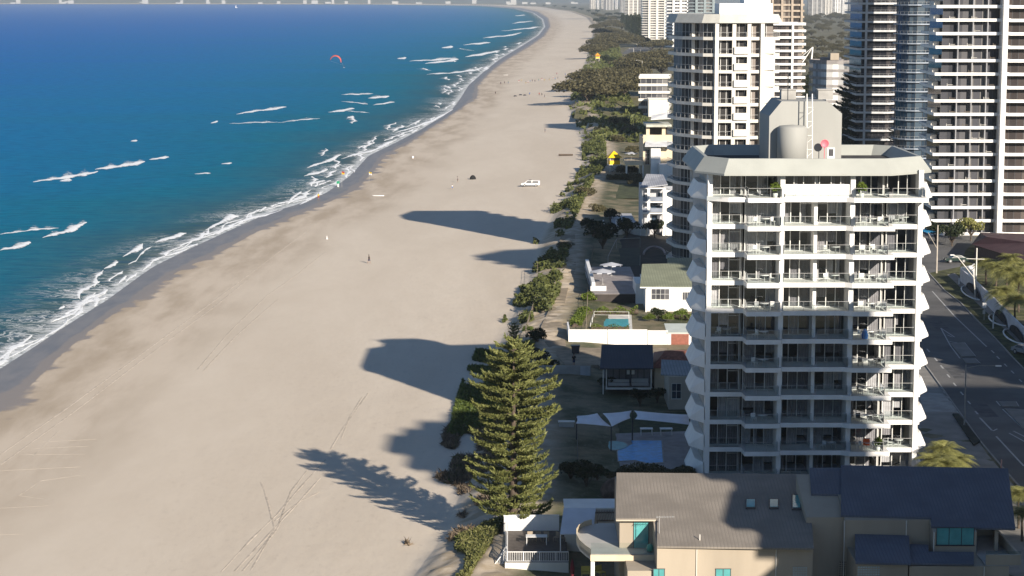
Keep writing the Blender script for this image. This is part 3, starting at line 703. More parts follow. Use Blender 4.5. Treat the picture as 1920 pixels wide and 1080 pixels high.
# dark blue curved tower
YQ = 650.0; hQ = 2.9
cxq = on(1722,150,YQ).x; wq = (on(1752,150,YQ).x-on(1687,150,YQ).x)/2
pQ = [(cxq+wq*1.05*math.cos(a), YQ+wq*1.5+wq*1.5*math.sin(a)) for a in [R(x) for x in range(-170, 190, 24)]][:15]
tower('apartment_tower', 'dark blue glass tower with a curved front and thin pale balcony edges', pQ, 26, hQ, 4, bal=0.9, up=0.12, below=0.25, wall=M('blue_black_cladding',(0.035,0.05,0.08),0.4,0.1), slab=M('blue_grey_slab',(0.30,0.34,0.40),0.6,0.1), glass=gB, frame=framed, rail=0.7, bay=1.6, roof=2)
# dark tower with white bands
YPp = 690.0
pP = [(on(1614,150,YPp).x, YPp), (on(1660,150,YPp).x, YPp-1), (on(1684,150,YPp).x, YPp+2), (on(1684,150,YPp).x, YPp+24), (on(1614,150,YPp).x, YPp+24)]
tower('apartment_tower', 'black glazed tower with long white balcony bands left of the blue curved tower', pP, 28, 2.9, 4, bal=1.7, up=0.55, below=0.1, wall=M('near_black_cladding',(0.03,0.03,0.036),0.5,0.1), slab=M('cool_white_band',(0.55,0.55,0.56),0.6,0.08), glass=glass_mat('glass_black',(0.02,0.02,0.025),light=(0.08,0.07,0.07),lightshare=0.15), frame=framed, rail=0.55, bay=1.9, roof=2,
      piers=[(on(1621,150,YPp).x, YPp-1.2, 0.6, 1.0)])
# white balconied tower right of the round one and its tall twin behind
YN = 970.0
pN = [(on(1449,150,YN).x, YN+1), (on(1480,150,YN).x, YN), (on(1503,150,YN).x, YN+1), (on(1503,150,YN).x, YN+24), (on(1449,150,YN).x, YN+24)]
tower('apartment_tower', 'white balconied block just right of the round-fronted tower', pN, 13, 3.0, 4, bal=1.6, up=0.85, below=0.2, wall=offwhite, slab=white, glass=gC, bay=2.0, roof=0, frames=False, piers=[(on(1484,150,YN).x, YN-1.4, 0.9, 1.2)])
YN2 = 1010.0
pN2 = [(on(1446,20,YN2).x, YN2), (on(1505,20,YN2).x, YN2), (on(1505,20,YN2).x, YN2+22), (on(1446,20,YN2).x, YN2+22)]
tower('apartment_tower', 'brown gridded tower rising behind the white balconied block', pN2, 23, 2.8, 4, bal=0.7, up=0.6, below=0.3, wall=M('tan_brick',(0.33,0.26,0.2),0.8), slab=M('tan_band',(0.40,0.33,0.26),0.8), glass=gC, bay=1.3, roof=2, frames=False, piers=[(on(u,20,YN2).x, YN2-0.8, 1.0, 0.8) for u in (1448,1466,1485,1503)])
# low grey block with white corner windows
YO = 820.0
xo = [on(u,140,YO).x for u in (1531,1550,1583,1597)]
pO = [(xo[0], YO+10), (xo[1], YO), (xo[2], YO), (xo[3], YO+4), (xo[3], YO+18), (xo[0], YO+20)]
tO = tower('apartment_block', 'short grey apartment block with white window bays between the dark pines and the white tower', pO, 9, 2.95, 4, bal=0.15, up=0.5, below=0.5, wall=M('dark_grey_wall',(0.16,0.16,0.17),0.8), slab=M('mid_grey_band',(0.27,0.25,0.24),0.8), glass=glass_mat('glass_white_blinds',(0.3,0.3,0.3),light=(0.7,0.7,0.68),lightshare=0.55), bay=2.2, roof=1.6, group='low apartment blocks', cat='apartment block')
MB().box(on(1556,95,YO+5).x, on(1572,95,YO+5).x, YO+3, YO+9, 4+9*2.95+1.0, 4+9*2.95+3.6).build('roof_hut', beige, tO)
# further towers down the coast: u0, u1, v of the base, height, colours, label
far = [
 (1205,1248,74, 60, M('cream_far',(0.66,0.60,0.50)), white2, 'cream tower with stacked white balconies, nearest left of the round-fronted tower', 2.9, 2.6),
 (1251,1290,88, 70, white, white, 'white tower with square dark windows touching the left edge of the round-fronted tower', 3.4, 3.6),
 (1292,1338,92, 55, M('green_far',(0.10,0.14,0.14)), M('bluegrey_far',(0.25,0.30,0.31)), 'green glass tower top seen just above the round-fronted tower', 3.2, 4.0),
 (1172,1196,36, 120, M('pink_far',(0.50,0.38,0.33)), white2, 'pinkish tower with white balconies beyond the pines', 3.4, 3.0),
 (1197,1204,36, 120, M('darkstrip_far',(0.12,0.12,0.14)), offwhite, 'thin dark tower beside the cream tower', 3.4, 3.0),
 (1132,1150,19, 230, M('grey_far1',(0.38,0.39,0.40)), offwhite, 'wide grey tower above the far end of the parkland', 4.0, 5.0),
 (1106,1116,17, 230, M('pale_far1',(0.62,0.59,0.54)), white2, 'narrow pale tower leftmost of the far skyline', 4.0, 5.0),
 (1119,1123,17, 200, white, white, 'very slim white tower in the far skyline', 4.0, 5.0),
 (1127,1131,16, 260, M('cream_far2',(0.60,0.56,0.46)), white2, 'slim cream tower left of the wide grey one', 4.0, 5.0),
 (1153,1158,17, 210, M('bluewhite_far',(0.45,0.50,0.55)), white, 'slender bluish white tower right of the wide grey one', 4.0, 5.0),
 (1162,1171,24, 180, M('slate_far',(0.14,0.16,0.20)), offwhite, 'slate coloured tower before the pinkish one', 4.0, 5.0),
 (1516,1541,31, 120, M('greige_far',(0.33,0.31,0.29)), offwhite, 'grey brown tower over the inland houses, left one', 3.2, 3.2),
 (1543,1560,29, 140, M('pale_far3',(0.5,0.48,0.45)), white2, 'pale striped tower over the inland houses, middle one', 3.2, 3.2),
 (1562,1575,31, 150, M('blue_far3',(0.22,0.25,0.32)), white, 'blue grey striped tower over the inland houses', 3.2, 3.2),
 (1577,1588,27, 150, M('white_far3',(0.6,0.6,0.6)), white, 'white tower over the inland houses, rightmost one', 3.2, 3.2),
 (1592,1606,22, 120, M('grey_far3',(0.36,0.37,0.40)), offwhite, 'hazy grey tower close to the black glazed tower', 3.2, 3.2),
]
for (u0, u1, vb, hh, wc_, bc, lab, fh, bay_) in far:
    g = at(u0, vb, 4.0); Y = g.y; a, b_ = on(u0, vb, Y).x, on(u1, vb, Y).x; w = b_-a
    P = [(a, Y+w*0.12), (a+w*0.28, Y), (b_, Y), (b_, Y+w*0.8), (a, Y+w*0.8)]
    tower('far_tower', lab, P, int(hh/fh), fh, 4, bal=0.9, up=0.9 if wc_ is not white else 1.3, below=0.3, wall=wc_, slab=bc, glass=gA, bay=bay_, roof=5, group='far towers down the coast', frames=False, cat='tower',
          piers=[(a+w*f, Y-0.6, w*0.10, 1.6) for f in ((0.28, 0.62, 0.97) if w > 12 else (0.35, 0.95))])
# three towers beyond the right edge, behind the photographer's line of sight: they throw the long soft shadows
def caster(name, lab, tiers, z0=4):
    t = thing(name, lab, 'apartment tower', (tiers[0][0][0][0], tiers[0][0][0][1], z0), 'high-rise towers beside the photographer')
    z = z0
    for poly, top in tiers:
        if area(poly) < 0: poly = poly[::-1]
        MB().prism(poly, z, top).build('wall', offwhite, t)
        sl = MB(); k = z+3
        o_ = offset(poly, 1.1)
        while k < top: sl.band(o_, offset(poly, -0.1), k-0.3, k+0.8); k += 3.05
        sl.build('balcony', white2, t); z = top
    return t
def tier(x, z): return ([(x,112),(91,110),(91,118),(x,119)], z)
caster('apartment_tower', 'pale stepped tower outside the right of the photo, nearest the camera', [tier(53.4,41), tier(57.6,49.5), tier(54.0,56), tier(54.8,60), tier(56.6,63.5), tier(59.5,66), tier(63.5,68), tier(69,70)])
caster('apartment_tower', 'broad pale tower outside the right of the photo beyond a narrow gap', [([(106,112),(152,108),(152,118),(106,120)], 77)])
caster('apartment_tower', 'pale tower outside the right of the photo, farthest of the three', [([(128,168),(165,150),(171,203),(133,219)], 61)])
caster('apartment_tower', 'pale slim tower outside the right of the photo, close to the street', [([(77.5,273),(97,268),(97,285),(84,283)], 77)])
# ================================================================ HOUSES AND YARDS
class Pl:
    """plane running along x: through (y0,z0) and (y1,z1)"""
    def __init__(s, y0, z0, y1, z1): s.y0, s.z0, s.s = y0, z0, (z1-z0)/(y1-y0)
    def at(s, u, v):
        d = ray(u, v); t = (s.z0-s.y0*s.s-H)/(d.z-d.y*s.s); return Vector((d.x*t, d.y*t, H+d.z*t))
def slab_poly(mb, P, th):                       # a sheet with thickness from ccw (seen from above) 3-D points
    n = len(P); P = [Vector(p) for p in P]; a = 0
    for i in range(n): a += P[i].x*P[(i+1)%n].y-P[(i+1)%n].x*P[i].y
    if a < 0: P = P[::-1]
    vs = [(p.x,p.y,p.z) for p in P]+[(p.x,p.y,p.z-th) for p in P]
    mb.add(vs, [list(range(n)), list(range(n,2*n))[::-1]]+[((i+1)%n, i, i+n, (i+1)%n+n) for i in range(n)])
    return mb
def window(t, x0, x1, y, z0, z1, glass=None, frame=None, nx=2, nz=1, name='window', out=0.06, sill=True):
    """framed window standing proud of a wall that faces -y"""
    glass = glass or gA; frame = frame or framew
    f = MB(); w = 0.05
    f.box(x0-w, x1+w, y-out, y-0.003, z0-w, z0); f.box(x0-w, x1+w, y-out, y-0.003, z1, z1+w)
    for i in range(nx+1):
        x = x0+(x1-x0)*i/nx; f.box(x-w/2, x+w/2, y-out+0.003, y-0.003, z0, z1)
    for j in range(1, nz): z = z0+(z1-z0)*j/nz; f.box(x0, x1, y-out+0.006, y-0.006, z-w/2, z+w/2)
    if sill: f.box(x0-0.1, x1+0.1, y-out-0.08, y-out, z0-w-0.05, z0-w)
    fo = f.build(name, frame, t); g = MB()
    for i in range(nx):
        a, b_ = x0+(x1-x0)*i/nx+w/2, x0+(x1-x0)*(i+1)/nx-w/2; g.face([(a,y-0.03,z0),(b_,y-0.03,z0),(b_,y-0.03,z1),(a,y-0.03,z1)])
    g.build('pane', glass, fo); return fo
tealpane = M('teal_glass', (0.10,0.36,0.36), 0.08, 0.12, 0.8, spec=0.8)
roofdark = corrugated('ribbed_brown_roof', (0.225,0.200,0.172), 0.30, 'X', 0.5, 0.10, 0.16)
gutter = M('gutter_cream', (0.48,0.42,0.33), 0.5, 0.05)
roofshade = corrugated('ribbed_roof_shaded', (0.115,0.125,0.155), 0.30, 'X', 0.5, 0.10, 0.16)  # same ribbed roof, toned dark and bluish to carry its shade in the colour
# ---- the beige house with the dark ribbed roof at the bottom ---------------------------------------------
yr_, ye_ = at(1300,887,13.3).y, at(1300,1026,10.5).y
A = Pl(yr_, 13.3, ye_, 10.5)
hs = thing('house', 'large beige rendered house with dark ribbed metal roofs in the foreground', 'house', (at(1500,1026,10.5).x, ye_+6, 4), 'houses along the beach')
pa = [A.at(1156,886), A.at(1154.8,972), A.at(1232,972), A.at(1232,1024), A.at(1526,1028), A.at(1515.5,889)]
rA = slab_poly(MB(), pa, 0.16).build('roof', roofdark, hs)
def fascia(a, b_, r=0.07, mat=None, par=None): MB().tube(a, b_, r, n=4).build('gutter', mat or gutter, par)
fascia(A.at(1155,972.5)+Vector((0,-.05,-.14)), A.at(1232,972.5)+Vector((0,-.05,-.14)), 0.10, gutter, rA)
yb0, zb0, yb1, zb1 = at(1750,875,14.6).y, 14.6, at(1800,989,11.5).y, 11.5
B = Pl(yb0, zb0, yb1, zb1)
pb = [B.at(1577,872), B.at(1577,966), B.at(1746,970.6), B.at(1746,987), B.at(1904,991), B.at(1890,878)]
rB = slab_poly(MB(), pb, 0.16).build('roof', roofshade, hs)
B2 = Pl(yb0-0.3, zb0-0.25, yb1-0.3, zb1-0.25)
slab_poly(MB(), [B2.at(1518,877), B2.at(1521,926), B2.at(1582,927), B2.at(1578,877)], 0.16).build('roof', roofshade, hs)
for (x0u, x1u, v0, v1) in ((1604,1704,1001,1057),):
    zc0, zc1 = 10.6, 9.6; C_ = Pl(at(1650,v0,zc0).y, zc0, at(1650,v1,zc1).y, zc1)
    rC = slab_poly(MB(), [C_.at(x0u-1,v0), C_.at(x0u,v1-2), C_.at(x1u+4,v1), C_.at(x1u,v0+3)], 0.14).build('roof', roofshade, hs)
D_ = Pl(at(1770,1020,10.0).y, 10.0, at(1770,1058,9.45).y, 9.45)
slab_poly(MB(), [D_.at(1706,1020), D_.at(1706,1056), D_.at(1826,1058), D_.at(1826,1035), D_.at(1741,1034), D_.at(1741,1021)], 0.14).build('roof', roofshade, hs)
yA = ye_+0.45; yB = yb1+0.5
X = lambda u, Y, v=1040: on(u, v, Y).x
wl = MB()
x0, x1 = X(1232,yA), X(1524,yA)
def wallpoly(mb, pts, ya, yb_):                  # front outline (x,z), between two depths
    n = len(pts); vs = [(x,ya,z) for x,z in pts]+[(x,yb_,z) for x,z in pts]
    mb.add(vs, [list(range(n)), list(range(n,2*n))[::-1]]+[((i+1)%n, i, i+n, (i+1)%n+n) for i in range(n)])
wallpoly(wl, [(x0,4),(x1,4),(x1,10.3),(x0,10.3)], yA, yA+3.0)
zsl = lambda y, P_: P_.z0+(y-P_.y0)*P_.s-0.17
def gable(mb, xa, xb, P_, ya, yb_, z0=4):        # block whose top follows the roof plane
    za, zb_ = zsl(ya,P_), zsl(yb_,P_)
    vs = [(xa,ya,z0),(xb,ya,z0),(xb,yb_,z0),(xa,yb_,z0),(xa,ya,za),(xb,ya,za),(xb,yb_,zb_),(xa,yb_,zb_)]
    mb.add(vs, [(0,3,2,1),(4,5,6,7),(0,1,5,4),(1,2,6,5),(2,3,7,6),(3,0,4,7)])
wl = MB(); gable(wl, x0, x1, A, yA, yr_-0.3)
yst = A.at(1200,972).y+0.5; gable(wl, X(1162,yst,960), x0-0.004, A, yst, yr_-0.3)
MBx = MB(); MBx.box(X(1177,yA+0.2), x0-0.01, yA+0.2, yst-0.02, 4.0, 8.3); 
wl.build('wall', beige, hs); MBx.build('wall', beige, hs)
wl = MB(); xb0, xb1 = X(1522,yB), X(1827,yB,1000)
gable(wl, X(1583,yB+0.9), X(1746,yB,1000), B, yB+0.9, yb0-0.4); wl.build('wall', beige, hs)
wl = MB(); gable(wl, X(1746,yB,1000)+0.004, xb1, B, yB-0.9, yb0-0.4); wl.build('wall', beige, hs)
wl = MB(); gable(wl, x1+0.004, X(1583,yB+0.9)-0.004, B2, yB+1.6, yb0-0.7); wl.build('wall', beige, hs)
# wall wings under the small roofs
yC = at(1650,1057,9.6).y+0.4
wl = MB(); wl.box(X(1608,yC), X(1703,yC), yC, yB+0.88, 4, 9.45); wl.build('wall', beige, hs)
wl = MB(); wl.box(X(1706,yC), X(1893,yC), yC+0.1, yB-0.92, 4, 9.25); wl.build('wall', beige, hs)
# balcony of the right corner
zbal = 9.27; bx0, bx1 = xb1+0.003, X(1893,yB-0.5,1020)
MB().box(bx0, bx1, yC+0.12, yB+5, zbal, zbal+0.10).build('balcony_floor', concrete, hs)
m = MB(); m.box(bx0, bx1, yC+0.1, yC+0.3, zbal+0.101, zbal+0.95); m.box(bx1-0.2, bx1, yC+0.31, yB+5, zbal+0.101, zbal+0.95); pb_ = m.build('balcony_parapet', beige, hs)
m = MB(); m.box(bx0, bx1, yC+0.18, yC+0.2, zbal+0.96, zbal+1.25); m.build('glass_panel', railglass, pb_)
MB().box(bx1-1.2, bx1-0.9, yB-0.2, yB+0.1, zbal+0.1, zsl(yB,B)).build('column', beige, hs)
MB().box(bx0+0.003, bx1, yB+5.0, yB+5.2, 4, 12).build('wall', beige, hs)
# big teal window, small windows, glass bricks, skylights
zwa, zwb = on(1790,1021,yB-0.9).z, on(1790,990,yB-0.9).z
window(hs, X(1756,yB-.9,1005), X(1826,yB-.9,1005), yB-0.9, zwa, zwb, tealpane, M('navy_frame',(0.02,0.03,0.05),0.5), 3)
for (u0, u1, v0) in ((1225,1246,1067),(1342,1370,1067)):
    window(hs, X(u0,yA,1070), X(u1,yA,1070), yA, on(1300,1130,yA).z, on(1300,v0,yA).z, tealpane, framed, 2)
bk = M('glass_brick', (0.40,0.48,0.50), 0.2)
def bricks(u0, u1, v0, Y, nx, mat, dark):
    m = MB(); xa, xb = X(u0,Y,1060), X(u1,Y,1060); w = (xb-xa)/nx; z = on(u0,v0,Y).z
    b_ = MB(); b_.box(xa-0.03, xb+0.03, Y-0.03, Y-0.002, z-12*w, z); o = b_.build('glass_brick_window', beige, hs)
    for i in range(nx):
        for j in range(12): m.box(xa+w*i+0.04, xa+w*(i+1)-0.04, Y-0.05, Y-0.031, z-w*(j+1)+0.04, z-w*j-0.04)
    m.build('glass_brick', mat, o)
bricks(1573, 1594, 1052, yB+0.85, 5, M('dark_brick_glass',(0.03,0.035,0.04),0.2), 1)
bricks(1608, 1650, 1061, yC, 9, bk, 0); bricks(1486, 1514, 1062, yA, 6, bk, 0)
for (u0, u1, v0, v1) in ((1398,1417,938,955),(1442,1460,938,955),(1484.6,1502,929,957)):
    P4 = [A.at(u0,v0), A.at(u0,v1), A.at(u1,v1), A.at(u1,v0)]
    m = MB(); slab_poly(m, [p+Vector((0,0,0.14)) for p in P4], 0.13); s_ = m.build('skylight', darkmetal, rA)
    c_ = sum(P4, Vector())/4; m = MB(); slab_poly(m, [c_+(p-c_)*0.82+Vector((0,0,0.17)) for p in P4], 0.025); m.build('pane', tealpane, s_)
for (u, Y) in ((1306,yA),(1455,yA),(1582,yB+0.85),(1698,yB+0.85),(1750,yB-0.92),(1846,yC+0.08)):
    x = X(u,Y,1040); MB().tube((x,Y-0.06,4), (x,Y-0.06, {True:10.2, False:zsl(Y,B) if u < 1800 else 9.2}[Y == yA]), 0.05).build('downpipe', white2, hs)
# tv aerial on the roof
c_ = A.at(1236,1000); m = MB(); m.tube(c_, c_+Vector((0,0,1.5)), 0.03); z = c_.z+1.4
m.tube((c_.x-0.3,c_.y,z), (c_.x+1.3,c_.y+0.3,z-0.05), 0.02)
for k in range(7): m.tube((c_.x-0.2+k*0.22,c_.y-0.3,z), (c_.x-0.2+k*0.22,c_.y+0.4,z), 0.015)
m.build('tv_aerial', railm, rA)
c_ = A.at(1312,1013); m = MB(); m.tube(c_, c_+Vector((0,0,0.5)), 0.05); m.build('vent_pipe', white2, rA)
# left terrace of that house
zt_ = 8.8
def arc(pts, z): return [at(u, v, z) for u, v in pts]
TP = [(1231,1039),(1170,1039),(1108,1039),(1098,1032),(1087,1022),(1081,1011),(1081,1001),(1086,993),(1096,987),(1110,983),(1125,981),(1160,981),(1185,1003),(1231,1003)]
tp = arc(TP, zt_); m = MB(); slab_poly(m, tp, 0.5); terr = m.build('terrace', M('terrace_tile',(0.46,0.45,0.42),0.6,0.06), hs)
m = MB()
for a, b_ in zip(tp[2:9], tp[3:10]): m.add([(a.x,a.y,zt_-0.3),(b_.x,b_.y,zt_-0.3),(b_.x,b_.y,zt_+0.45),(a.x,a.y,zt_+0.45),(a.x*.997,a.y+.12,zt_-0.3),(b_.x*.997,b_.y+.12,zt_-0.3),(b_.x*.997,b_.y+.12,zt_+0.45),(a.x*.997,a.y+.12,zt_+0.45)], [(1,0,3,2),(4,5,6,7),(0,4,7,3),(1,2,6,5),(3,7,6,2)])
m.build('curved_parapet', cream, terr)
m = MB(); a, b_ = tp[0], tp[2]; m.add([(a.x,a.y-0.03,zt_),(b_.x,b_.y-0.03,zt_),(b_.x,b_.y-0.03,zt_+1.0),(a.x,a.y-0.03,zt_+1.0)], [(0,1,2,3)]); m.build('glass_panel', railglass, terr)
m = MB(); m.box(b_.x-0.05, a.x, b_.y-0.25, b_.y-0.04, zt_-0.55, zt_-0.02); m.build('fascia', cream, terr)
m = MB(); m.box(tp[2].x, tp[2].x+0.32, tp[2].y-0.02, tp[2].y+0.3, 4.0, zt_-0.56); m.build('column', white, terr)
zd0 = zt_+0.02; window(hs, X(1188,yst,1000), X(1216,yst,1000), yst, zd0, on(1200,975,yst).z, tealpane, framed, 1, name='terrace_door')
tag(MB().lathe([(0,0),(0.25,0.1),(0.33,0.35),(0.25,0.6),(0.1,0.72),(0,0.74)], at(1219,1037,zt_)+Vector((0,0.3,0)), 16).build('garden_pot', M('jade_glaze',(0.10,0.38,0.30),0.3)), 'round jade green pot on the curved terrace of the foreground house', 'pot')
# low white roofed wing and slatted pergola
zw = 8.5; y1_, y2_ = at(1080,952,zw).y, at(1080,935,zw).y; y0_ = at(1080,1001,6.9).y
xa, xb = at(1057,945,zw).x, at(1154,945,zw).x
wg = thing('garden_pavilion', 'white flat-topped garden pavilion with a slanted awning, left of the foreground house', 'pavilion', (xa+2,y1_+1,4))
m = MB(); m.box(xa+0.1, xb, y1_+0.1, y2_-0.1, 4, zw-0.12); m.build('wall', white2, wg)
m = MB(); m.box(xa, xb+1.5, y1_, y2_, zw-0.1, zw); m.build('roof', white, wg)
m = MB(); slab_poly(m, [at(1057,952.5,zw-0.02), at(1050,1001,6.9), at(1112,1001,6.9), at(1117,952.5,zw-0.02)], 0.08); m.build('awning', M('awning_cloth',(0.62,0.64,0.68),0.8,0.05), wg)  # white cloth toned bluish: the shade on it is in the colour
for u in (1051,1111):
    p = at(u,1000,6.9); MB().tube((p.x,p.y+0.1,4.2),(p.x,p.y+0.1,6.85),0.05).build('post', white, wg)
pg = thing('pergola', 'small slatted timber pergola between the pavilion and the ribbed roof', 'pergola', (at(1135,966,8.2).x, y1_-2, 4))
m = MB()
for k in range(12): x = at(1119,966,8.2).x+k*0.15; m.box(x, x+0.05, y1_-3.6, y1_-0.1, 8.2, 8.3)
m.build('slat', timber, pg)
m = MB(); xx0, xx1 = at(1117,966,8.2).x, at(1155,966,8.2).x
for yy in (y1_-3.5, y1_-0.4): m.box(xx0, xx1, yy, yy+0.12, 8.05, 8.19)
m.build('beam', timber, pg)
for x in (xx0+0.02, xx1-0.15):
    MB().box(x, x+0.12, y1_-3.5, y1_-3.38, 4, 8.04).build('post', timber, pg)
# ---- deck of the beach house at the lower left ------------------------------------------------------------
zdk = 5.2; P = {k: at(*k, zdk) for k in ((962,995),(1064,995),(1066,1054),(951,1054))}
ydf, ydb = P[(951,1054)].y, P[(962,995)].y; dx0, dx1 = P[(951,1054)].x, P[(1066,1054)].x
chm = M('pale_timber',(0.33,0.27,0.2),0.8)
dkh = thing('deck', 'raised dark timber deck with white picket railing and table, bottom left garden', 'deck', ((dx0+dx1)/2, (ydf+ydb)/2, 4))
m = MB(); m.box(dx0, dx1, ydf, ydb, zdk-0.15, zdk); m.build('floor', M('dark_decking',(0.10,0.085,0.075),0.7,0.15,2.0), dkh)
m = MB(); m.box(dx0-0.02, dx1, ydf-0.2, ydf-0.01, 3.4, zdk-0.02); m.box(dx0-0.2, dx0-0.021, ydf-0.2, ydb, 3.4, zdk-0.02); m.build('skirt_wall', white2, dkh)
def picket(t, a, b_, h, step=0.16, mat=white, post=True):
    a, b_ = Vector(a), Vector(b_); L = (b_-a).length; n = int(L/step); m = MB()
    m.tube(a+Vector((0,0,h)), b_+Vector((0,0,h)), 0.05, n=4); m.tube(a+Vector((0,0,0.1)), b_+Vector((0,0,0.1)), 0.03, n=4)
    for k in range(n+1):
        p = a.lerp(b_, k/n); m.tube(p+Vector((0,0,0.1)), p+Vector((0,0,h)), 0.022 if k % 9 else 0.06, n=4, caps=False)
    return m.build('railing', mat, t)
picket(dkh, (dx0,ydf,zdk), (dx1,ydf,zdk), 0.95); picket(dkh, (dx0,ydf+0.1,zdk), (dx0,ydb-0.3,zdk), 0.95)
sx, sy = at(929,1030,4.2).x, at(929,1030,4.2).y
picket(dkh, (dx0-0.05,ydf+2.6,zdk), (sx,ydf+2.2,3.5), 0.9, 0.22); picket(dkh, (dx0-0.05,ydf+1.2,zdk), (sx-0.3,ydf+0.9,3.5), 0.9, 0.22)
for k in range(5): MB().box(dx0-0.35-k*0.28, dx0-0.05-k*0.28, ydf+1.2, ydf+2.6, zdk-0.3-k*0.3, zdk-0.2-k*0.3).build('step', white2, dkh)
gw = thing('garden_wall', 'low white rendered garden wall behind the deck', 'wall', (dx0, ydb+0.2, 4), 'white walls along the beach gardens')
m = MB(); m.box(at(945,995,zdk).x, dx1-0.6, ydb+0.1, ydb+0.35, 3.6, 6.6); m.build('wall', white, gw)
m = MB(); m.box(at(945,995,zdk).x-0.05, dx1-0.6, ydb+0.03, ydb+0.42, 6.601, 6.68); m.build('coping', white, gw)
tb = thing('garden_table', 'white rectangular table standing on the dark deck', 'table', (at(1006,1020,zdk).x, at(1006,1020,zdk).y, zdk))
cx_, cy_ = tb.location.x, tb.location.y
MB().box(cx_-1.0, cx_+1.0, cy_-0.5, cy_+0.5, zdk+0.76, zdk+0.8).build('table_top', white, tb)
for a in (-.92,.92):
    for b_ in (-.42,.42): MB().tube((cx_+a,cy_+b_,zdk), (cx_+a,cy_+b_,zdk+0.759), 0.035).build('leg', white, tb)
def make_chair(mat, label, group):
    t = thing('garden_chair', label, 'chair', (0,0,0), group)
    MB().box(-0.25,0.25,-0.25,0.25,0.42,0.46).build('seat', mat, t)
    m = MB(); m.box(-0.25,0.25,0.22,0.26,0.48,0.9); m.build('backrest', mat, t)
    for a in (-.22,.22):
        for b_ in (-.22,.22): MB().tube((a,b_,0),(a,b_,0.419),0.02).build('leg', mat, t)
    return t
ch = make_chair(chm, 'brown garden chair on the deck, nearest the white garden wall corner', 'chairs around the deck table')
ch.location = (cx_-0.6, cy_+1.0, zdk)
for i, (a, b_, r_, lb) in enumerate(((0.2,1.05,0.1,'brown garden chair behind the middle of the white deck table'),(0.9,1.0,-0.2,'brown garden chair behind the right end of the white deck table'),(1.9,0.9,-0.6,'brown garden chair standing apart under the awning edge of the deck'),(2.4,0.7,0.4,'brown garden chair farthest right on the deck'))):
    dup(ch, (cx_+a, cy_+b_, zdk), r_, 1, lb)
def make_parasol(mat, label, group, open_=True, w=1.6):
    t = thing('parasol', label, 'parasol', (0,0,0), group)
    MB().tube((0,0,0.08),(0,0,2.45),0.03).build('pole', railm, t); MB().lathe([(0,0),(0.28,0),(0.28,0.07),(0,0.08)],(0,0,0),12).build('base', concrete, t)
    m = MB(); k = 8
    if open_:
        for i in range(k):
            a, b_ = 2*math.pi*i/k, 2*math.pi*(i+1)/k; mid = (a+b_)/2
            m.face([(0,0,2.5),(w*math.cos(a),w*math.sin(a),2.0),(w*.93*math.cos(mid),w*.93*math.sin(mid),2.02),(w*math.cos(b_),w*math.sin(b_),2.0)])
            m.face([(w*math.cos(a),w*math.sin(a),2.0),(w*math.cos(a),w*math.sin(a),1.82),(w*.93*math.cos(mid),w*.93*math.sin(mid),1.86),(w*.93*math.cos(mid),w*.93*math.sin(mid),2.02)])
    else: m.lathe([(0.03,0.9),(0.16,1.1),(0.2,1.7),(0.10,2.3),(0.02,2.55)],(0,0,0),10)
    m.build('canopy', mat, t); return t
rp = make_parasol(M('dark_red_canvas',(0.16,0.02,0.03),0.8), 'closed dark red parasol between the deck and the curved terrace', None, False); p = at(1073,1100,4.0); rp.location = (p.x, p.y, 4.0)
# garden furniture under the terrace
ty = make_chair(M('yellow_cushion',(0.62,0.50,0.12),0.8), 'pale yellow garden seat under the curved terrace, left one', 'yellow seats under the terrace'); p = at(1098,1085,4); ty.location = (p.x,p.y,4); ty.scale = (1.6,1.4,1.2)
p = at(1126,1083,4); dup(ty, (p.x,p.y,4), 0.6, (1.4,1.4,1.2), 'pale yellow garden seat under the curved terrace, right one')

# ---- pool yard with the pale shade sails --------------------------------------------------------------------
def sheet(name, pts, z, mat, label=None, cat=None, kind=None, th=0.05, group=None):
    P_ = [at(u, v, z) for u, v in pts]; m = MB(); slab_poly(m, P_, th); o = m.build(name, mat); tag(o, label, cat, group, kind); return o
paving = M('lilac_paving', (0.30,0.27,0.26), 0.8, 0.12, 0.8)
lawn = M('lawn', (0.045,0.06,0.018), 0.95, 0.3, 1.2, 0.3)
drylawn = M('dry_lawn', (0.17,0.15,0.055), 0.95, 0.25, 0.7, 0.3)
pool_w = M('pool_water', (0.005,0.30,0.72), 0.3, 0.15, 1.5, 0.1, spec=0.1)
pool_t = M('pool_water_teal', (0.04,0.30,0.32), 0.3, 0.15, 1.5, 0.1, spec=0.1)
tag(sheet('paving', [(1082,815),(1300,808),(1302,900),(1080,900)], 4.06, paving), kind='structure')
sheet('lawn', [(1010,706),(1125,708),(1150,775),(1300,772),(1300,812),(1040,812),(1030,870),(1060,960),(985,965),(1000,800)], 4.03, lawn, kind='structure')
pts = [(1158,846),(1166,838),(1178,836),(1186,832),(1184,826),(1240,826),(1243,866),(1215,868),(1190,862),(1160,864)]
pl = thing('swimming_pool', 'bright blue free-form swimming pool behind the dark ribbed roof', 'swimming pool', at(1200,846,4.1), 'swimming pools')
P_ = [at(u,v,4.13) for u,v in pts]; m = MB(); slab_poly(m, P_, 0.03); m.build('water', pool_w, pl)
c_ = sum(P_, Vector())/len(P_); m = MB(); slab_poly(m, [c_+(p-c_)*1.06-Vector((0,0,0.01)) for p in P_], 0.06); m.build('coping', concrete, pl)
sp = thing('spa_pool', 'round turquoise spa pool left of the blue swimming pool', 'spa pool', at(1152,835,4.1), 'swimming pools')
P_ = [at(1152+24*math.cos(a), 835+8*math.sin(a), 4.14) for a in [i*math.pi/9 for i in range(18)]]; m = MB(); slab_poly(m, P_, 0.03); m.build('water', pool_t, sp)
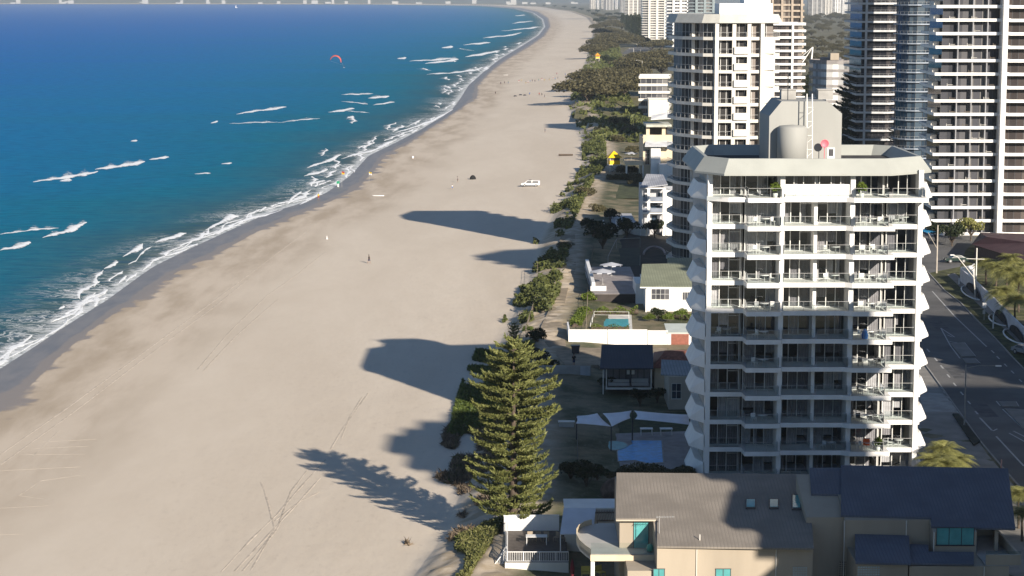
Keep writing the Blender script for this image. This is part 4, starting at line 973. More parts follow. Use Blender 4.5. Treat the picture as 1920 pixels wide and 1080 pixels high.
c_ = sum(P_, Vector())/18; m = MB(); slab_poly(m, [c_+(p-c_)*1.14-Vector((0,0,0.01)) for p in P_], 0.07); m.build('coping', concrete, sp)
sailm = M('shade_cloth', (0.78,0.78,0.82), 0.8, 0.05)
def sail(pts, lab):
    # corners (u,v,z); edges curve inwards, middle sags a little
    C_ = [at(u,v,z) for u,v,z in pts]; cen = sum(C_, Vector())/len(C_)-Vector((0,0,0.15)); m = MB(); ring = []
    for a, b_ in zip(C_, C_[1:]+C_[:1]):
        for k in range(8):
            s = k/8; p = a.lerp(b_, s); ring.append(p+(cen-p)*0.10*4*s*(1-s)*1.0)
    n = len(ring)
    mid = [p+(cen-p)*0.5 for p in ring]
    vs = ring+mid+[cen]; m.add(vs, [(i,(i+1)%n,(i+1)%n+n,i+n) for i in range(n)]+[(i+n,(i+1)%n+n,2*n) for i in range(n)], True)
    o = m.build('shade_sail', sailm); md = o.modifiers.new('thick','SOLIDIFY'); md.thickness = 0.02; tag(o, lab, 'shade sail', 'shade sails over the pool yard')
sail([(1080,780,7.2),(1120,775,7.4),(1146,800,6.9),(1080,794,7.0)], 'pale shade sail at the left end of the pool yard')
sail([(1130,775,7.4),(1184,770,7.6),(1182,784,7.3),(1147,800,6.9)], 'pale shade sail in the middle, between two dark posts')
sail([(1189,770,7.6),(1297,778,7.2),(1297,797,6.9),(1190,786,7.2)], 'long pale shade sail reaching the nearest white tower')
for (u, v, z, lb) in ((1146,801,6.9,'dark post at the low corner of the left shade sail'),(1186,771,7.6,'dark post behind the middle shade sail'),(1081,781,7.2,'dark post at the far left end of the shade sails')):
    p = at(u,v,z); tag(MB().tube((p.x,p.y,4.05),(p.x,p.y,z+0.1),0.08).lathe([(0.2,0),(0.2,0.05),(0.0,0.06)],(p.x,p.y,4.06),10).build('sail_post', darkmetal), lb, 'post', 'posts of the shade sails')
def yard_table(u, v, lb, mat=white, g='white tables in the pool yard', w=0.75):
    p = at(u, v, 4.12); t = thing('garden_table', lb, 'table', p, g)
    MB().box(p.x-w, p.x+w, p.y-0.5, p.y+0.5, p.z+0.72, p.z+0.78).build('table_top', mat, t)
    for a in (-w+.1, w-.1):
        for b_ in (-.4,.4): MB().tube((p.x+a,p.y+b_,p.z), (p.x+a,p.y+b_,p.z+0.719), 0.04).build('leg', mat, t)
yard_table(1212, 815, 'white table left of the other under the long shade sail'); yard_table(1249, 815, 'white table right of the other under the long shade sail')
cab = thing('storage_cabinet', 'small pale cabinet at the left edge of the pool yard', 'cabinet', at(1062,806,4.05))
p = cab.location; MB().box(p.x-0.9,p.x+0.9,p.y-0.4,p.y+0.4,p.z,p.z+1.0).build('body', offwhite, cab); MB().box(p.x-1.0,p.x+1.0,p.y-0.5,p.y+0.5,p.z+1.001,p.z+1.08).build('lid', white2, cab)
for u_ in (1071,1080):
    pass
# fence of the pool yard
def rail_fence(name, lab, pts, z, h, mat, grp=None, cat='fence', post=2.0, rails=2, slat=0):
    W_ = [at(u, v, z) for u, v in pts]; t = thing(name, lab, cat, W_[0], grp)
    for a, b_ in zip(W_, W_[1:]):
        L = (b_-a).length; n = max(1, int(L/post)); m = MB()
        for k in range(rails): m.tube(a+Vector((0,0,h*(k+1)/rails-0.03)), b_+Vector((0,0,h*(k+1)/rails-0.03)), 0.025, n=4)
        if slat:
            q = int(L/slat)
            for k in range(q): p = a.lerp(b_, (k+.5)/q); m.tube(p+Vector((0,0,0.05)), p+Vector((0,0,h-0.05)), 0.012, n=4, caps=False)
        m.build('rail', mat, t); m = MB()
        for k in range(n+1): p = a.lerp(b_, k/n); m.tube(p, p+Vector((0,0,h)), 0.04, n=5)
        m.build('post', mat, t)
    return t
rail_fence('pool_fence', 'dark metal pool fence between the lawn and the pool yard', [(1082,818),(1084,895)], 4.05, 1.2, darkmetal, slat=0.15)

# ---- verandah house and its neighbours -------------------------------------------------------------------------
navy = corrugated('navy_roof', (0.055,0.060,0.075), 0.4, 'X', 0.5, 0.08, 0.15)
yE0, yE1 = at(1175,646,9.2).y, at(1175,690,7.7).y
h2_ = thing('house', 'small house with a dark navy roof and an open verandah by the nearest tower', 'house', (at(1175,725,4).x, yE1+5, 4), 'houses along the beach')
m = MB(); slab_poly(m, [at(1128,646,9.2), at(1125,690.5,7.7), at(1225,690.5,7.7), at(1224,646,9.2)], 0.15); m.build('roof', navy, h2_)
xe0, xe1 = on(1130,700,yE1+.3).x, on(1223,700,yE1+.3).x; zf = on(1175,727,yE1+.3).z
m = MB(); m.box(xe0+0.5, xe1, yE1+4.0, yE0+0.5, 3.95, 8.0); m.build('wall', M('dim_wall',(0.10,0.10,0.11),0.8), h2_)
m = MB(); m.box(xe0+0.4, xe1, yE1+0.3, yE1+3.99, zf-0.15, zf); m.build('verandah_floor', timber, h2_)
m = MB(); m.box(xe0+0.4, xe1, yE1+0.2, yE1+0.29, zf-0.22, zf+0.03); m.build('floor_edge', white2, h2_)
for u in (1131,1137,1221): x = on(u,710,yE1+.35).x; MB().box(x-0.07,x+0.07,yE1+0.3,yE1+0.44, 4.0 if u == 1131 else zf, 7.55).build('post', white2, h2_)
MB().tube((xe0,yE1-0.05,7.6),(xe1+0.1,yE1-0.05,7.6),0.09,n=4).build('gutter', white2, h2_)
for u in (1178,1187): p = on(u,698,yE1+3.9); MB().box(p.x-0.2,p.x+0.2,yE1+3.9,yE1+3.98,p.z-0.28,p.z+0.28).build('white_panel', white, h2_)
m = MB()
for k in range(7):
    x = xe0+0.8+k*0.82
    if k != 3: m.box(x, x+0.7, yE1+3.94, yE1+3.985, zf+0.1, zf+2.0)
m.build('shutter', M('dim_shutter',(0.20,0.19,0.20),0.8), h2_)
for (u, w, h_, lb) in ((1160,1.4,0.8,'grey outdoor sofa on the dark verandah'),(1200,1.1,0.9,'pale armchair pair on the dark verandah')):
    p = on(u,722,yE1+1.6); t = thing('outdoor_sofa', lb, 'sofa', (p.x,yE1+1.6,zf))
    MB().box(p.x-w,p.x+w,yE1+1.2,yE1+2.0,zf+0.1,zf+0.45).build('seat', offwhite, t); MB().box(p.x-w,p.x+w,yE1+2.01,yE1+2.2,zf+0.1,zf+h_).build('backrest', offwhite, t)
rt = M('terracotta_tiles', (0.30,0.115,0.075), 0.8, 0.18, 3.0, 0.3)
h3_ = thing('house', 'low house with a weathered terracotta hip roof tucked behind the verandah house', 'house', (at(1262,700,4).x, 284, 4), 'houses along the beach')
a0, a1, a2, a3 = at(1222,690,6.9), at(1322,694,6.9), at(1330,655,6.9), at(1226,660,6.9); r0, r1 = at(1247,657,8.9), at(1306,660,8.9)
m = MB(); m.face([a0,a1,r1,r0]); m.face([a1,a2,r1]); m.face([a2,a3,r0,r1]); m.face([a3,a0,r0]); m.build('roof', rt, h3_)
m = MB(); m.box(a0.x+0.4,a1.x-0.4,a0.y+0.4,a3.y-0.4,3.95,6.85); m.build('wall', cream, h3_)
yW = at(1275,768,4).y; zW = on(1275,706,yW).z
h4_ = thing('house', 'grey flat-roofed beige annex with a four-pane window beside the nearest white tower', 'house', (at(1280,768,4).x, yW+4, 4), 'houses along the beach')
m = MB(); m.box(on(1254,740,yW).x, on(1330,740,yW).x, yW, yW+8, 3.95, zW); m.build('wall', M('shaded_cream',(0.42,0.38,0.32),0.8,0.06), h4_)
m = MB(); slab_poly(m, [at(1240,674,zW+0.8), at(1239,702,zW+0.1), at(1330,706,zW+0.1), at(1330,678,zW+0.8)], 0.14); m.build('roof', corrugated('grey_roof',(0.26,0.28,0.29),0.4,'X'), h4_)
window(h4_, on(1259.5,730,yW).x, on(1277,730,yW).x, yW, on(1268,747,yW).z, on(1268,719.5,yW).z, gB, framew, 2, 2)

# ---- white garden wall, shed, small pool, green-roofed house ---------------------------------------------------------
yF = at(1150,646,4).y; zF = on(1150,618,yF).z
gw2 = thing('garden_wall', 'long bright white garden wall in three lengths left of the brown shed door', 'wall', (on(1150,640,yF).x, yF, 4), 'white walls along the beach gardens')
for (a, b_) in ((1066,1138.5),(1139.5,1213.5),(1214.5,1252)):
    m = MB(); m.box(on(a,630,yF).x, on(b_,630,yF).x, yF, yF+0.25, 3.4, zF-(0.0 if a < 1200 else 0.15)); m.build('panel', white, gw2)
MB().box(on(1066,630,yF).x-0.02, on(1066,630,yF).x+0.22, yF+0.26, yF+9, 3.4, zF-0.2).build('panel', white, gw2)
shd = thing('shed', 'white shed with a pale roof and a brown roller door', 'shed', (on(1275,640,yF).x, yF+2, 4))
sx0, sx1 = on(1252.5,630,yF).x, on(1330,630,yF).x
m = MB(); m.box(sx0, sx1, yF-0.05, yF+5, 3.95, on(1275,623,yF).z); m.build('wall', white, shd)
m = MB(); slab_poly(m, [Vector((sx0-0.2,yF-0.25,on(1275,623,yF).z+0.02)), Vector((sx1,yF-0.25,on(1275,623,yF).z+0.02)), Vector((sx1,yF+5.5,on(1275,623,yF).z+0.5)), Vector((sx0-0.2,yF+5.5,on(1275,623,yF).z+0.5))], 0.1); m.build('roof', M('pale_green_roof',(0.50,0.54,0.50),0.6,0.05), shd)
MB().box(on(1258.5,630,yF).x, on(1291.5,630,yF).x, yF-0.1, yF-0.055, 4.0, on(1275,626,yF).z).build('roller_door', M('red_brown_door',(0.26,0.09,0.06),0.6,0.1,3.0), shd)
pw = [(1117,598),(1178,598),(1180,617),(1112,617)]
pl2 = thing('swimming_pool', 'small teal rectangular pool behind the long white garden wall', 'swimming pool', at(1147,606,4.1), 'swimming pools')
P_ = [at(u,v,4.16) for u,v in pw]; m = MB(); slab_poly(m, P_, 0.03); m.build('water', pool_t, pl2)
m = MB(); slab_poly(m, [at(1111,590,4.12),at(1184,590,4.12),at(1186,622,4.12),at(1104,622,4.12)], 0.07); m.build('coping', white2, pl2)
rail_fence('pool_fence', 'white framed fence panels round the small teal pool', [(1107,618),(1114,596),(1179,597)], 4.12, 1.1, white, post=4.5)
yG_ = at(1260,584,4).y; zG = on(1260,540,yG_).z
h5 = thing('house', 'white weatherboard house with a faded green corrugated roof', 'house', (on(1260,584,yG_).x, yG_+8, 4), 'houses along the beach')
m = MB(); m.box(on(1212,560,yG_).x, on(1340,560,yG_).x, yG_, yG_+18, 3.95, zG); m.box(on(1198,560,yG_).x, on(1212,560,yG_).x-0.01, yG_+9, yG_+18, 3.95, zG-0.5); m.build('wall', white, h5)
yg0 = at(1260,537,zG+0.1).y; G_ = Pl(yg0, zG+0.1, yg0+22, zG+2.6); gr = corrugated('faded_green_roof', (0.235,0.25,0.175), 0.45, 'X', 0.6, 0.1, 0.25)
gro = slab_poly(MB(), [G_.at(1200,537), G_.at(1340,538), G_.at(1340,483), G_.at(1251,483), G_.at(1251,494), G_.at(1204,495)], 0.18).build('roof', gr, h5)
p_ = G_.at(1310,497); MB().box(p_.x-0.8,p_.x+0.8,p_.y-0.8,p_.y+0.8,p_.z-0.3,p_.z+1.0).build('chimney', white, gro)
fascia(G_.at(1200,538)+Vector((0,-.08,-.1)), G_.at(1340,539)+Vector((0,-.08,-.1)), 0.14, white, gro)
window(h5, on(1221.5,550,yG_).x, on(1255,550,yG_).x, yG_, on(1238,561,yG_).z, on(1238,542,yG_).z, gA, framew, 4, 2)
window(h5, on(1280,550,yG_).x, on(1297,550,yG_).x, yG_, on(1290,562,yG_).z, on(1290,548,yG_).z, gA, framew, 4, 1)
for u in (1211,1273): x = on(u,560,yG_).x; MB().box(x-0.1,x+0.1,yG_-0.9 if u==1211 else yG_-0.12,yG_-0.7 if u==1211 else yG_-0.01,4,zG-0.05).build('post', white, h5)
terr2 = thing('terrace', 'raised pale terrace of the green-roofed house, with a white end wall', 'terrace', at(1150,545,4))
ytf = at(1150,568,4).y; ztf = 5.6; ytb = at(1150,500,ztf).y
m = MB(); m.box(at(1112,540,ztf).x, at(1197,540,ztf).x, ytf, ytb, 3.95, ztf-0.1); m.build('base_wall', M('dark_brown_wall',(0.06,0.05,0.045),0.9), terr2)
m = MB(); m.box(at(1106,540,ztf).x, at(1199,540,ztf).x, ytf-0.1, ytb, ztf-0.099, ztf); m.build('floor', paving, terr2)
m = MB(); m.box(at(1103,520,ztf).x, at(1109,520,ztf).x, ytf+4, ytb, 4, ztf+1.4); m.box(at(1106,540,ztf).x, at(1135,540,ztf).x, ytf+3.6, ytf+3.9, ztf+0.002, ztf+0.8); m.build('white_end_wall', white, terr2)
ps = make_parasol(M('grey_canvas',(0.42,0.43,0.46),0.8,0.05), 'grey garden parasol on the pale terrace, the farther one', 'grey parasols on the terrace', w=2.1); p = at(1146,517,ztf); ps.location = (p.x,p.y,ztf)
p = at(1130,533,ztf); dup(ps, (p.x,p.y,ztf), 0.3, 1.12, 'grey garden parasol on the pale terrace, the nearer one')
yard = sheet('garden_soil', [(1100,500),(1200,420),(1262,420),(1262,500),(1200,560)], 4.02, M('shade_dark_soil',(0.035,0.03,0.022),0.9,0.3), kind='structure')  # soil colour darkened to hold the shade over this garden
court = thing('netted_court', 'small green court in painted shade, enclosed by a thin pale frame, above the terrace', 'court', at(1170,490,4))
Pc = [at(1140,500,4.06), at(1200,498,4.06), at(1200,464,4.06), at(1156,466,4.06)]; m = MB(); slab_poly(m, Pc, 0.04); m.build('floor', M('shaded_court_green',(0.03,0.045,0.03),0.9,0.2), court)  # court floor also darkened, garden shade put into its green
m = MB(); m.tube(Pc[3]+Vector((0,0,2)), Pc[2]+Vector((0,0,2)), 0.07); m.tube(Pc[3]+Vector((0,0,2)), Pc[0]+Vector((0,0,2)), 0.07)
for p in Pc: m.tube(p, p+Vector((0,0,2)), 0.06)
m.build('frame', concrete, court)
cw = MB(); pr_ = None
for i in range(15):
    a = math.pi*i/14; p = at(1227-20*math.cos(a), 481-14*math.sin(a), 4.1)
    if pr_: cw.tube(pr_+Vector((0,0,.5)), p+Vector((0,0,.5)), 0.22)
    pr_ = p
tag(cw.build('garden_edging', M('pinkish_stone',(0.42,0.33,0.31),0.8)), 'low pinkish curved edging wall in the dark garden', 'wall')

# ---- white modern house ----------------------------------------------------------------------------------------------
yI = at(1230,442,4).y; xi0, xi1, xi2 = on(1202,400,yI).x, on(1247,400,yI).x, on(1264,400,yI).x
ZI = lambda v: on(1230, v, yI).z
h6 = thing('house', 'white cube-like house with open balconies and a grey slanted roof', 'house', ((xi0+xi1)/2, yI+6, 4), 'houses along the beach')
m = MB(); m.box(xi0+0.3, xi1, yI+2.5, yI+14, 3.95, ZI(352)); m.build('wall', M('greyish_white_wall',(0.5,0.5,0.52),0.7), h6)
for v in (352, 378, 399, 421): m = MB(); m.box(xi0, xi1, yI, yI+2.49, ZI(v)-0.25, ZI(v)); m.build('balcony', white, h6)
for v in (378, 399): m = MB(); m.tube((xi0,yI+0.1,ZI(v)+1),(xi1,yI+0.1,ZI(v)+1),0.05); m.box(xi0+0.1,xi1,yI+0.08,yI+0.1,ZI(v)+0.1,ZI(v)+0.95); m.build('railing', M('frosted_rail',(0.25,0.28,0.34),0.3), h6)
for u in (1203,1216,1245): x = on(u,400,yI).x; m = MB(); m.box(x-0.3,x+0.3,yI-0.02,yI+0.5,3.95,ZI(352)-0.26); m.build('column', white, h6)
for (u0,u1,v0,v1) in ((1220,1232,372,383),(1234,1244,362,375),(1206,1214,365,376),(1220,1243,386,397),(1222,1232,404,418)):
    window(h6, on(u0,400,yI+2.5).x, on(u1,400,yI+2.5).x, yI+2.5, on(1230,v1,yI+2.5).z, on(1230,v0,yI+2.5).z, gB, framed, 2)
m = MB(); slab_poly(m, [Vector((xi0-0.3,yI-0.3,ZI(352)+0.1)), Vector((xi1+0.5,yI-0.3,ZI(346)+0.1)), Vector((xi1+0.5,yI+14,ZI(346)+1.0)), Vector((xi0+2,yI+14,ZI(346)+1.2))], 0.25); m.build('roof', corrugated('grey_roof2',(0.36,0.37,0.40),0.5,'X'), h6)
m = MB(); m.box(xi1+0.01, xi2+3, yI+1.5, yI+12, 3.95, ZI(358)); m.box(xi1+0.2, xi2+3, yI+0.2, yI+1.49, 3.95, ZI(430)); m.build('wall', white, h6)
gw3 = thing('garden_wall', 'curved pale garden wall below the white cube-like house', 'wall', at(1150,436,4), 'white walls along the beach gardens')
pr_ = None; m = MB()
for (u, v) in ((1131,428),(1134,439),(1150,442),(1165,441),(1176,436),(1190,441),(1212,444)):
    p = at(u,v,3.9)
    if pr_: d = (p-pr_).normalized(); n_ = Vector((-d.y,d.x,0))*0.15; m.add([pr_-n_,p-n_,p+n_,pr_+n_]+[q+Vector((0,0,1.9)) for q in (pr_-n_,p-n_,p+n_,pr_+n_)], [(0,1,5,4),(2,3,7,6),(4,5,6,7),(1,2,6,5),(3,0,4,7)])
    pr_ = p
m.build('wall', white2, gw3)
gt = thing('terrace', 'pale raised terrace beside the white cube-like house', 'terrace', at(1170,420,4))
MB().box(at(1150,420,5.2).x, xi0-0.1, at(1170,424,5.2).y, at(1170,400,5.2).y, 3.95, 5.2).build('base', M('pale_grey_paving',(0.42,0.42,0.43),0.7,0.05), gt)
m = MB(); a = at(1155,422,5.2); m.tube(a, a+Vector((0,0,1.2)), 0.15); m.box(a.x+0.5,a.x+2.2,a.y-0.3,a.y+1.0,5.21,5.6); m.build('lounger', white, gt)
# ---- cream house with terrace, brick flats ------------------------------------------------------------------------------
yJ = at(1220,336,4).y; ZJ = lambda v, Y=yJ: on(1220, v, Y).z; XJ = lambda u, Y=yJ: on(u, 280, Y).x
h7 = thing('house', 'cream beach house with stacked white blocks, balconies and a roof pavilion', 'house', (XJ(1225), yJ+8, 4), 'houses along the beach')
m = MB(); m.box(XJ(1207), XJ(1262), yJ+3, yJ+22, 3.95, ZJ(262)); m.build('wall', cream, h7)
m = MB(); m.box(XJ(1221), XJ(1239), yJ+0.8, yJ+2.99, 3.95, ZJ(275)); m.build('wall', white, h7)
m = MB(); m.box(XJ(1235), XJ(1265), yJ-5, yJ+0.7, 3.95, ZJ(306)); m.build('wall', white, h7)
m = MB(); slab_poly(m, [Vector((XJ(1209),yJ-0.5,ZJ(273))), Vector((XJ(1262),yJ-0.5,ZJ(273))), Vector((XJ(1262),yJ+4,ZJ(264))), Vector((XJ(1212),yJ+4,ZJ(264)))], 0.3); m.build('roof', M('white_grey_roof',(0.55,0.56,0.58),0.6), h7)
m = MB(); m.box(XJ(1207), XJ(1262), yJ+3, yJ+22, ZJ(262)+0.01, ZJ(262)+0.2); m.box(XJ(1207), XJ(1262), yJ+3, yJ+3.2, ZJ(262)+.21, ZJ(262)+1.2); m.build('upper_balcony', cream, h7)
for u in (1218,1248): MB().box(XJ(u)-0.5, XJ(u)+0.5, yJ+8, yJ+9, ZJ(262)+.21, ZJ(241)).build('column', cream, h7)
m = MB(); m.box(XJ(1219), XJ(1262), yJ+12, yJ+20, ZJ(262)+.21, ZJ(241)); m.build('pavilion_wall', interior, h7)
m = MB(); m.box(XJ(1214), XJ(1262), yJ+6.5, yJ+21, ZJ(241)+.01, ZJ(241)+0.7); m.build('pavilion_roof', M('pale_green_cream',(0.5,0.5,0.42),0.7), h7)
m = MB(); slab_poly(m, [Vector((XJ(1224),yJ+10,ZJ(228))), Vector((XJ(1262),yJ+10,ZJ(226))), Vector((XJ(1262),yJ+16,ZJ(216))), Vector((XJ(1228),yJ+16,ZJ(222)))], 0.1); m.build('awning', white, h7)
window(h7, XJ(1211), XJ(1219), yJ+3, ZJ(310), ZJ(282), gC, framew, 2, 4)
zT = ZJ(303); m = MB(); m.box(XJ(1173), XJ(1207)-0.01, yJ, yJ+13, zT-1.0, zT); m.build('terrace', cream, h7)
m = MB(); m.tube((XJ(1173),yJ+.1,zT+1.1),(XJ(1207),yJ+.1,zT+1.1),0.08); [m.tube((XJ(1173)+k*0.4,yJ+.1,zT),(XJ(1173)+k*0.4,yJ+.1,zT+1.1),0.05,n=4) for k in range(13)]; m.build('railing', M('rust_rail',(0.25,0.16,0.12)), h7)
for u in (1175,1206): MB().box(XJ(u)-0.25,XJ(u)+0.25,yJ+0.1,yJ+0.6,4,zT-1.01).build('column', white2, h7)
p = (XJ(1186), yJ+6, zT); dup(ps, p, 0.2, 0.95, 'small white parasol on the terrace of the cream beach house', 'grey parasols on the terrace')
brick = M('red_brown_brick', (0.24,0.17,0.14), 0.85, 0.1)
yK = at(1227,216,4).y
pk = [(on(1201,180,yK).x, yK), (on(1252,180,yK).x, yK), (on(1262,180,yK).x, yK+22), (on(1208,180,yK).x, yK+22)]
kb = tower('apartment_block', 'four-storey brick apartment block with white balconies near the park', pk, 5, 3.25, 4, bal=0.9, up=0.9, below=0.25, wall=brick, slab=white2, glass=gA, bay=2.4, roof=0, group='low apartment blocks', cat='apartment block')
m = MB(); x_ = on(1236,195,yK-6).x; m.box(x_-5, x_+4, yK-12, yK-3, 3.95, 11.5); m.box(x_-5.3,x_+4.3,yK-12.3,yK-2.7,11.51,12.0)
tag(m.build('house', white2), 'small white house front with a flat roof below the brick block', 'house', 'houses along the beach')
# ================================================================ TREES AND PLANTS
fol_pine = foliage('pine_needles', (0.115,0.135,0.038), (0.24,0.24,0.082), trans=0.1)
fol_pine_d = foliage('dark_pine_needles', (0.030,0.045,0.018), (0.07,0.085,0.03), trans=0.08)
fol_olive = foliage('olive_scrub_leaves', (0.075,0.068,0.030), (0.135,0.118,0.060))
fol_green = foliage('green_leaves', (0.045,0.075,0.015), (0.13,0.16,0.03))
fol_dark = foliage('dark_leaves', (0.018,0.028,0.012), (0.05,0.06,0.022))
fol_yel = foliage('yellow_green_leaves', (0.19,0.20,0.055), (0.38,0.36,0.14), trans=0.3)
fol_scr = foliage('dune_scrub_leaves', (0.06,0.075,0.02), (0.15,0.16,0.05))
fol_hedge = foliage('hedge_leaves', (0.07,0.11,0.015), (0.16,0.20,0.03))
def leaf_quads(P, size, up=0.3, aspect=1.6, g=rng):
    """many small leaf faces at points P"""
    n = len(P); d = g.normal(size=(n,3)); d[:,2] += up; d /= np.linalg.norm(d,axis=1)[:,None]
    a = np.cross(d, g.normal(size=(n,3))); a /= np.linalg.norm(a,axis=1)[:,None]; b_ = np.cross(d, a)
    s = (size*(0.6+0.8*g.random(n)))[:,None]
    V_ = np.stack([P-a*s*aspect*.5, P-b_*s*.5, P+a*s*aspect*.5, P+b_*s*.5], 1).reshape(-1,3)
    return V_, np.arange(4*n).reshape(-1,4)
def blob_points(blobs, dens, g=rng, shell=0.55):
    out = []
    for (cx,cy,cz,rx,ry,rz) in blobs:
        n = max(8, int(dens*(rx*ry+ry*rz+rx*rz))); d = g.normal(size=(n,3)); d /= np.linalg.norm(d,axis=1)[:,None]
        d = d[d[:,2] > -0.45]; r = shell+(1-shell)*g.random(len(d))**0.5
        out.append(np.array([cx,cy,cz])+d*r[:,None]*np.array([rx,ry,rz]))
    return np.concatenate(out)
def bushy(name, label, cat, mat, w, h, trunk, seed, dens=26, leaf=0.30, nb=14, flat=1.0, group=None):
    """prototype tree at the origin: limbed trunk + crown of leaf clumps; w crown width, h total height"""
    g = np.random.default_rng(seed); rr = random.Random(seed)
    t = thing(name, label, cat, (0,0,0), group)
    blobs = []; ch = h-trunk; m = MB(); m.tube((0,0,-0.3),(0.05,0,max(trunk,0.4)),0.03*h+0.05,0.02*h+0.03)
    for i in range(nb):
        a = rr.random()*6.28; r = w*0.5*(rr.random()**0.6)*0.72; k = 1-(r/(w*0.5))**2*0.75
        z = trunk+ch*(0.35+0.45*rr.random()*k); s = w*(0.14+0.12*rr.random())
        c_ = (r*math.cos(a), r*math.sin(a), z); blobs.append((*c_, s*1.25, s*1.25, min(s*0.8*flat, ch*0.4)))
        if trunk > 0.3: m.tube((0.05,0,trunk*0.8), (c_[0]*0.8,c_[1]*0.8,c_[2]), 0.015*h+0.02, 0.02)
    m.build('trunk', bark, t)
    V_, Q_ = leaf_quads(blob_points(blobs, dens/(leaf*leaf)*0.09, g), leaf, g=g)
    np_mesh('crown', V_, Q_, mat, t); return t
def norfolk(name, label, h, w, mat, seed, levels, sprig, dens, group=None, base=0.06, narrow=1.0):
    """whorled conifer: tapering trunk, tiers of boughs that turn up at the tips, thick sprays of needles"""
    g = np.random.default_rng(seed); rr = random.Random(seed); t = thing(name, label, 'tree', (0,0,0), group)
    m = MB(); k = 10
    for i in range(k): m.tube((0,0,h*i/k-0.3*(i==0)), (0,0,h*(i+1)/k), 0.022*h*(1-i/k)+0.03, 0.022*h*(1-(i+1)/k)+0.03, n=8, caps=False)
    m.build('trunk', bark, t)
    bm_ = MB(); PTS = []; DIR = []; z0 = h*base
    for L in range(levels):
        f = (L+0.5)/levels; z = z0+(h-z0)*f**0.95
        prof = min(1.0, 0.80+1.2*f)*min(1.0, ((1-f)*2.8)**0.62) ; R_ = w*0.5*prof*1.12+0.12
        nb_ = rr.choice((5,6,7)) if f < 0.85 else 4
        ph = rr.random()*6.28
        for q in range(nb_):
            a = ph+2*math.pi*q/nb_+rr.uniform(-.2,.2); Rb = R_*rr.uniform(0.66,1.15); zb = z+rr.uniform(-.25,.25)*h/levels
            dr = np.array([math.cos(a), math.sin(a), 0]); droop = 0.10*(1-f)-0.25*f
            n_ = 9; pp = []
            for s in range(n_+1):
                u_ = s/n_; pp.append(np.array([0,0,zb])+dr*Rb*u_+np.array([0,0,Rb*(-droop*math.sin(u_*2.4)+0.22*u_**3)]))
            for s in range(n_): bm_.tube(pp[s], pp[s+1], 0.05*(1-s/n_)+0.015, 0.05*(1-(s+1)/n_)+0.012, n=4, caps=False)
            side = np.cross(dr, [0,0,1.0])
            ns = int(dens*Rb)+4
            for s in range(ns):
                u_ = 0.16+0.84*(s+rr.random())/ns; j = min(n_-1, int(u_*n_)); p = pp[j]+(pp[j+1]-pp[j])*(u_*n_-j)
                sg = 1 if s % 2 else -1
                ln = (0.55+0.5*rr.random())*min(1.0, 0.35+Rb*0.22)*(1.15-0.5*u_)*sprig*3.4
                dd = side*sg*(0.85+0.2*rr.random())+dr*(0.55+0.5*rr.random())+np.array([0,0,0.30+0.35*rr.random()])
                dd /= np.linalg.norm(dd); kk = max(3, int(ln/(sprig*0.42)))
                for e_ in range(kk):
                    x_ = (e_+0.5)/kk; PTS.append(p+dd*ln*x_+np.array([0,0,0.22*ln*x_*x_])); DIR.append(dd)
            for e_ in range(5): PTS.append(pp[-1]+np.array([0,0,0.12*e_])+dr*0.06*e_); DIR.append(dr+np.array([0,0,1.0]))
    bm_.build('bough', bark, t)
    P_ = np.repeat(np.array(PTS), 3, axis=0); D_n = np.repeat(np.array(DIR), 3, axis=0); n = len(P_)
    P_ = P_+g.normal(size=(n,3))*sprig*0.16; D_n = D_n+g.normal(size=(n,3))*0.45+np.array([0,0,0.25]); D_n /= np.linalg.norm(D_n,axis=1)[:,None]
    b_ = np.cross(D_n, g.normal(size=(n,3))); b_ /= np.linalg.norm(b_,axis=1)[:,None]
    l = (sprig*(0.8+0.6*g.random(n)))[:,None]; w_ = l*0.26
    V_ = np.stack([P_-D_n*l*.5-b_*w_*.5, P_-D_n*l*.5+b_*w_*.5, P_+D_n*l*.5+b_*w_*.3, P_+D_n*l*.5-b_*w_*.3], 1).reshape(-1,3)
    np_mesh('foliage', V_, np.arange(4*n).reshape(-1,4), mat, t); return t
big = norfolk('norfolk_pine', 'tall Norfolk pine with tiered upturned boughs standing by the beach wall', 19.6, 6.9, fol_pine, 5, 22, 0.30, 8.6, 'pines')
p = at(963,1000,4.2); zb_ = gz(p.x,p.y)
big.location = (p.x, p.y, zb_); hh_ = on(966,634,p.y).z-zb_; big.scale = (1.0,1.0,hh_/19.6)
sap = norfolk('norfolk_pine', 'thin young pine sprig showing above the crown of the big Norfolk pine', 6.0, 2.4, fol_pine, 9, 7, 0.22, 5, 'pines', base=0.3)
p = at(964,668,3.4); sap.location = (p.x, p.y, gz(p.x,p.y)); sap.scale = (0.6,0.6,0.75)
# far pines
fp = norfolk('norfolk_pine', 'broad dark pine in front of the black glazed tower, the left one', 24, 10.5, fol_pine_d, 21, 22, 0.5, 4.2, 'pines', base=0.02)
def place_px(proto, u, vb, hpx, ph, label, first=False, z=4.0, wk=1.0, rz=None, group=None):
    """put a prototype of height ph so that it stands at photo point (u, vb) and is hpx pixels tall"""
    p = at(u, vb, z); s = (hpx/pxm(p.y))/ph; rz = rnd.random()*6.28 if rz is None else rz; zz = gz(p.x,p.y)-0.1 if z != 4.0 else 4.0
    if first: proto.location = (p.x,p.y,zz); proto.scale = (s*wk,s*wk,s); proto.rotation_euler = (0,0,rz); return proto
    return dup(proto, (p.x,p.y,zz), rz, (s*wk,s*wk,s), label, group)
place_px(fp, 1617, 290, 165, 24, '', True, wk=1.25)
place_px(fp, 1662, 288, 145, 24, 'broad dark pine in front of the black glazed tower, the right one', wk=0.95)
place_px(fp, 1588, 282, 90, 24, 'smaller dark pine at the foot of the two broad dark pines', wk=1.3)
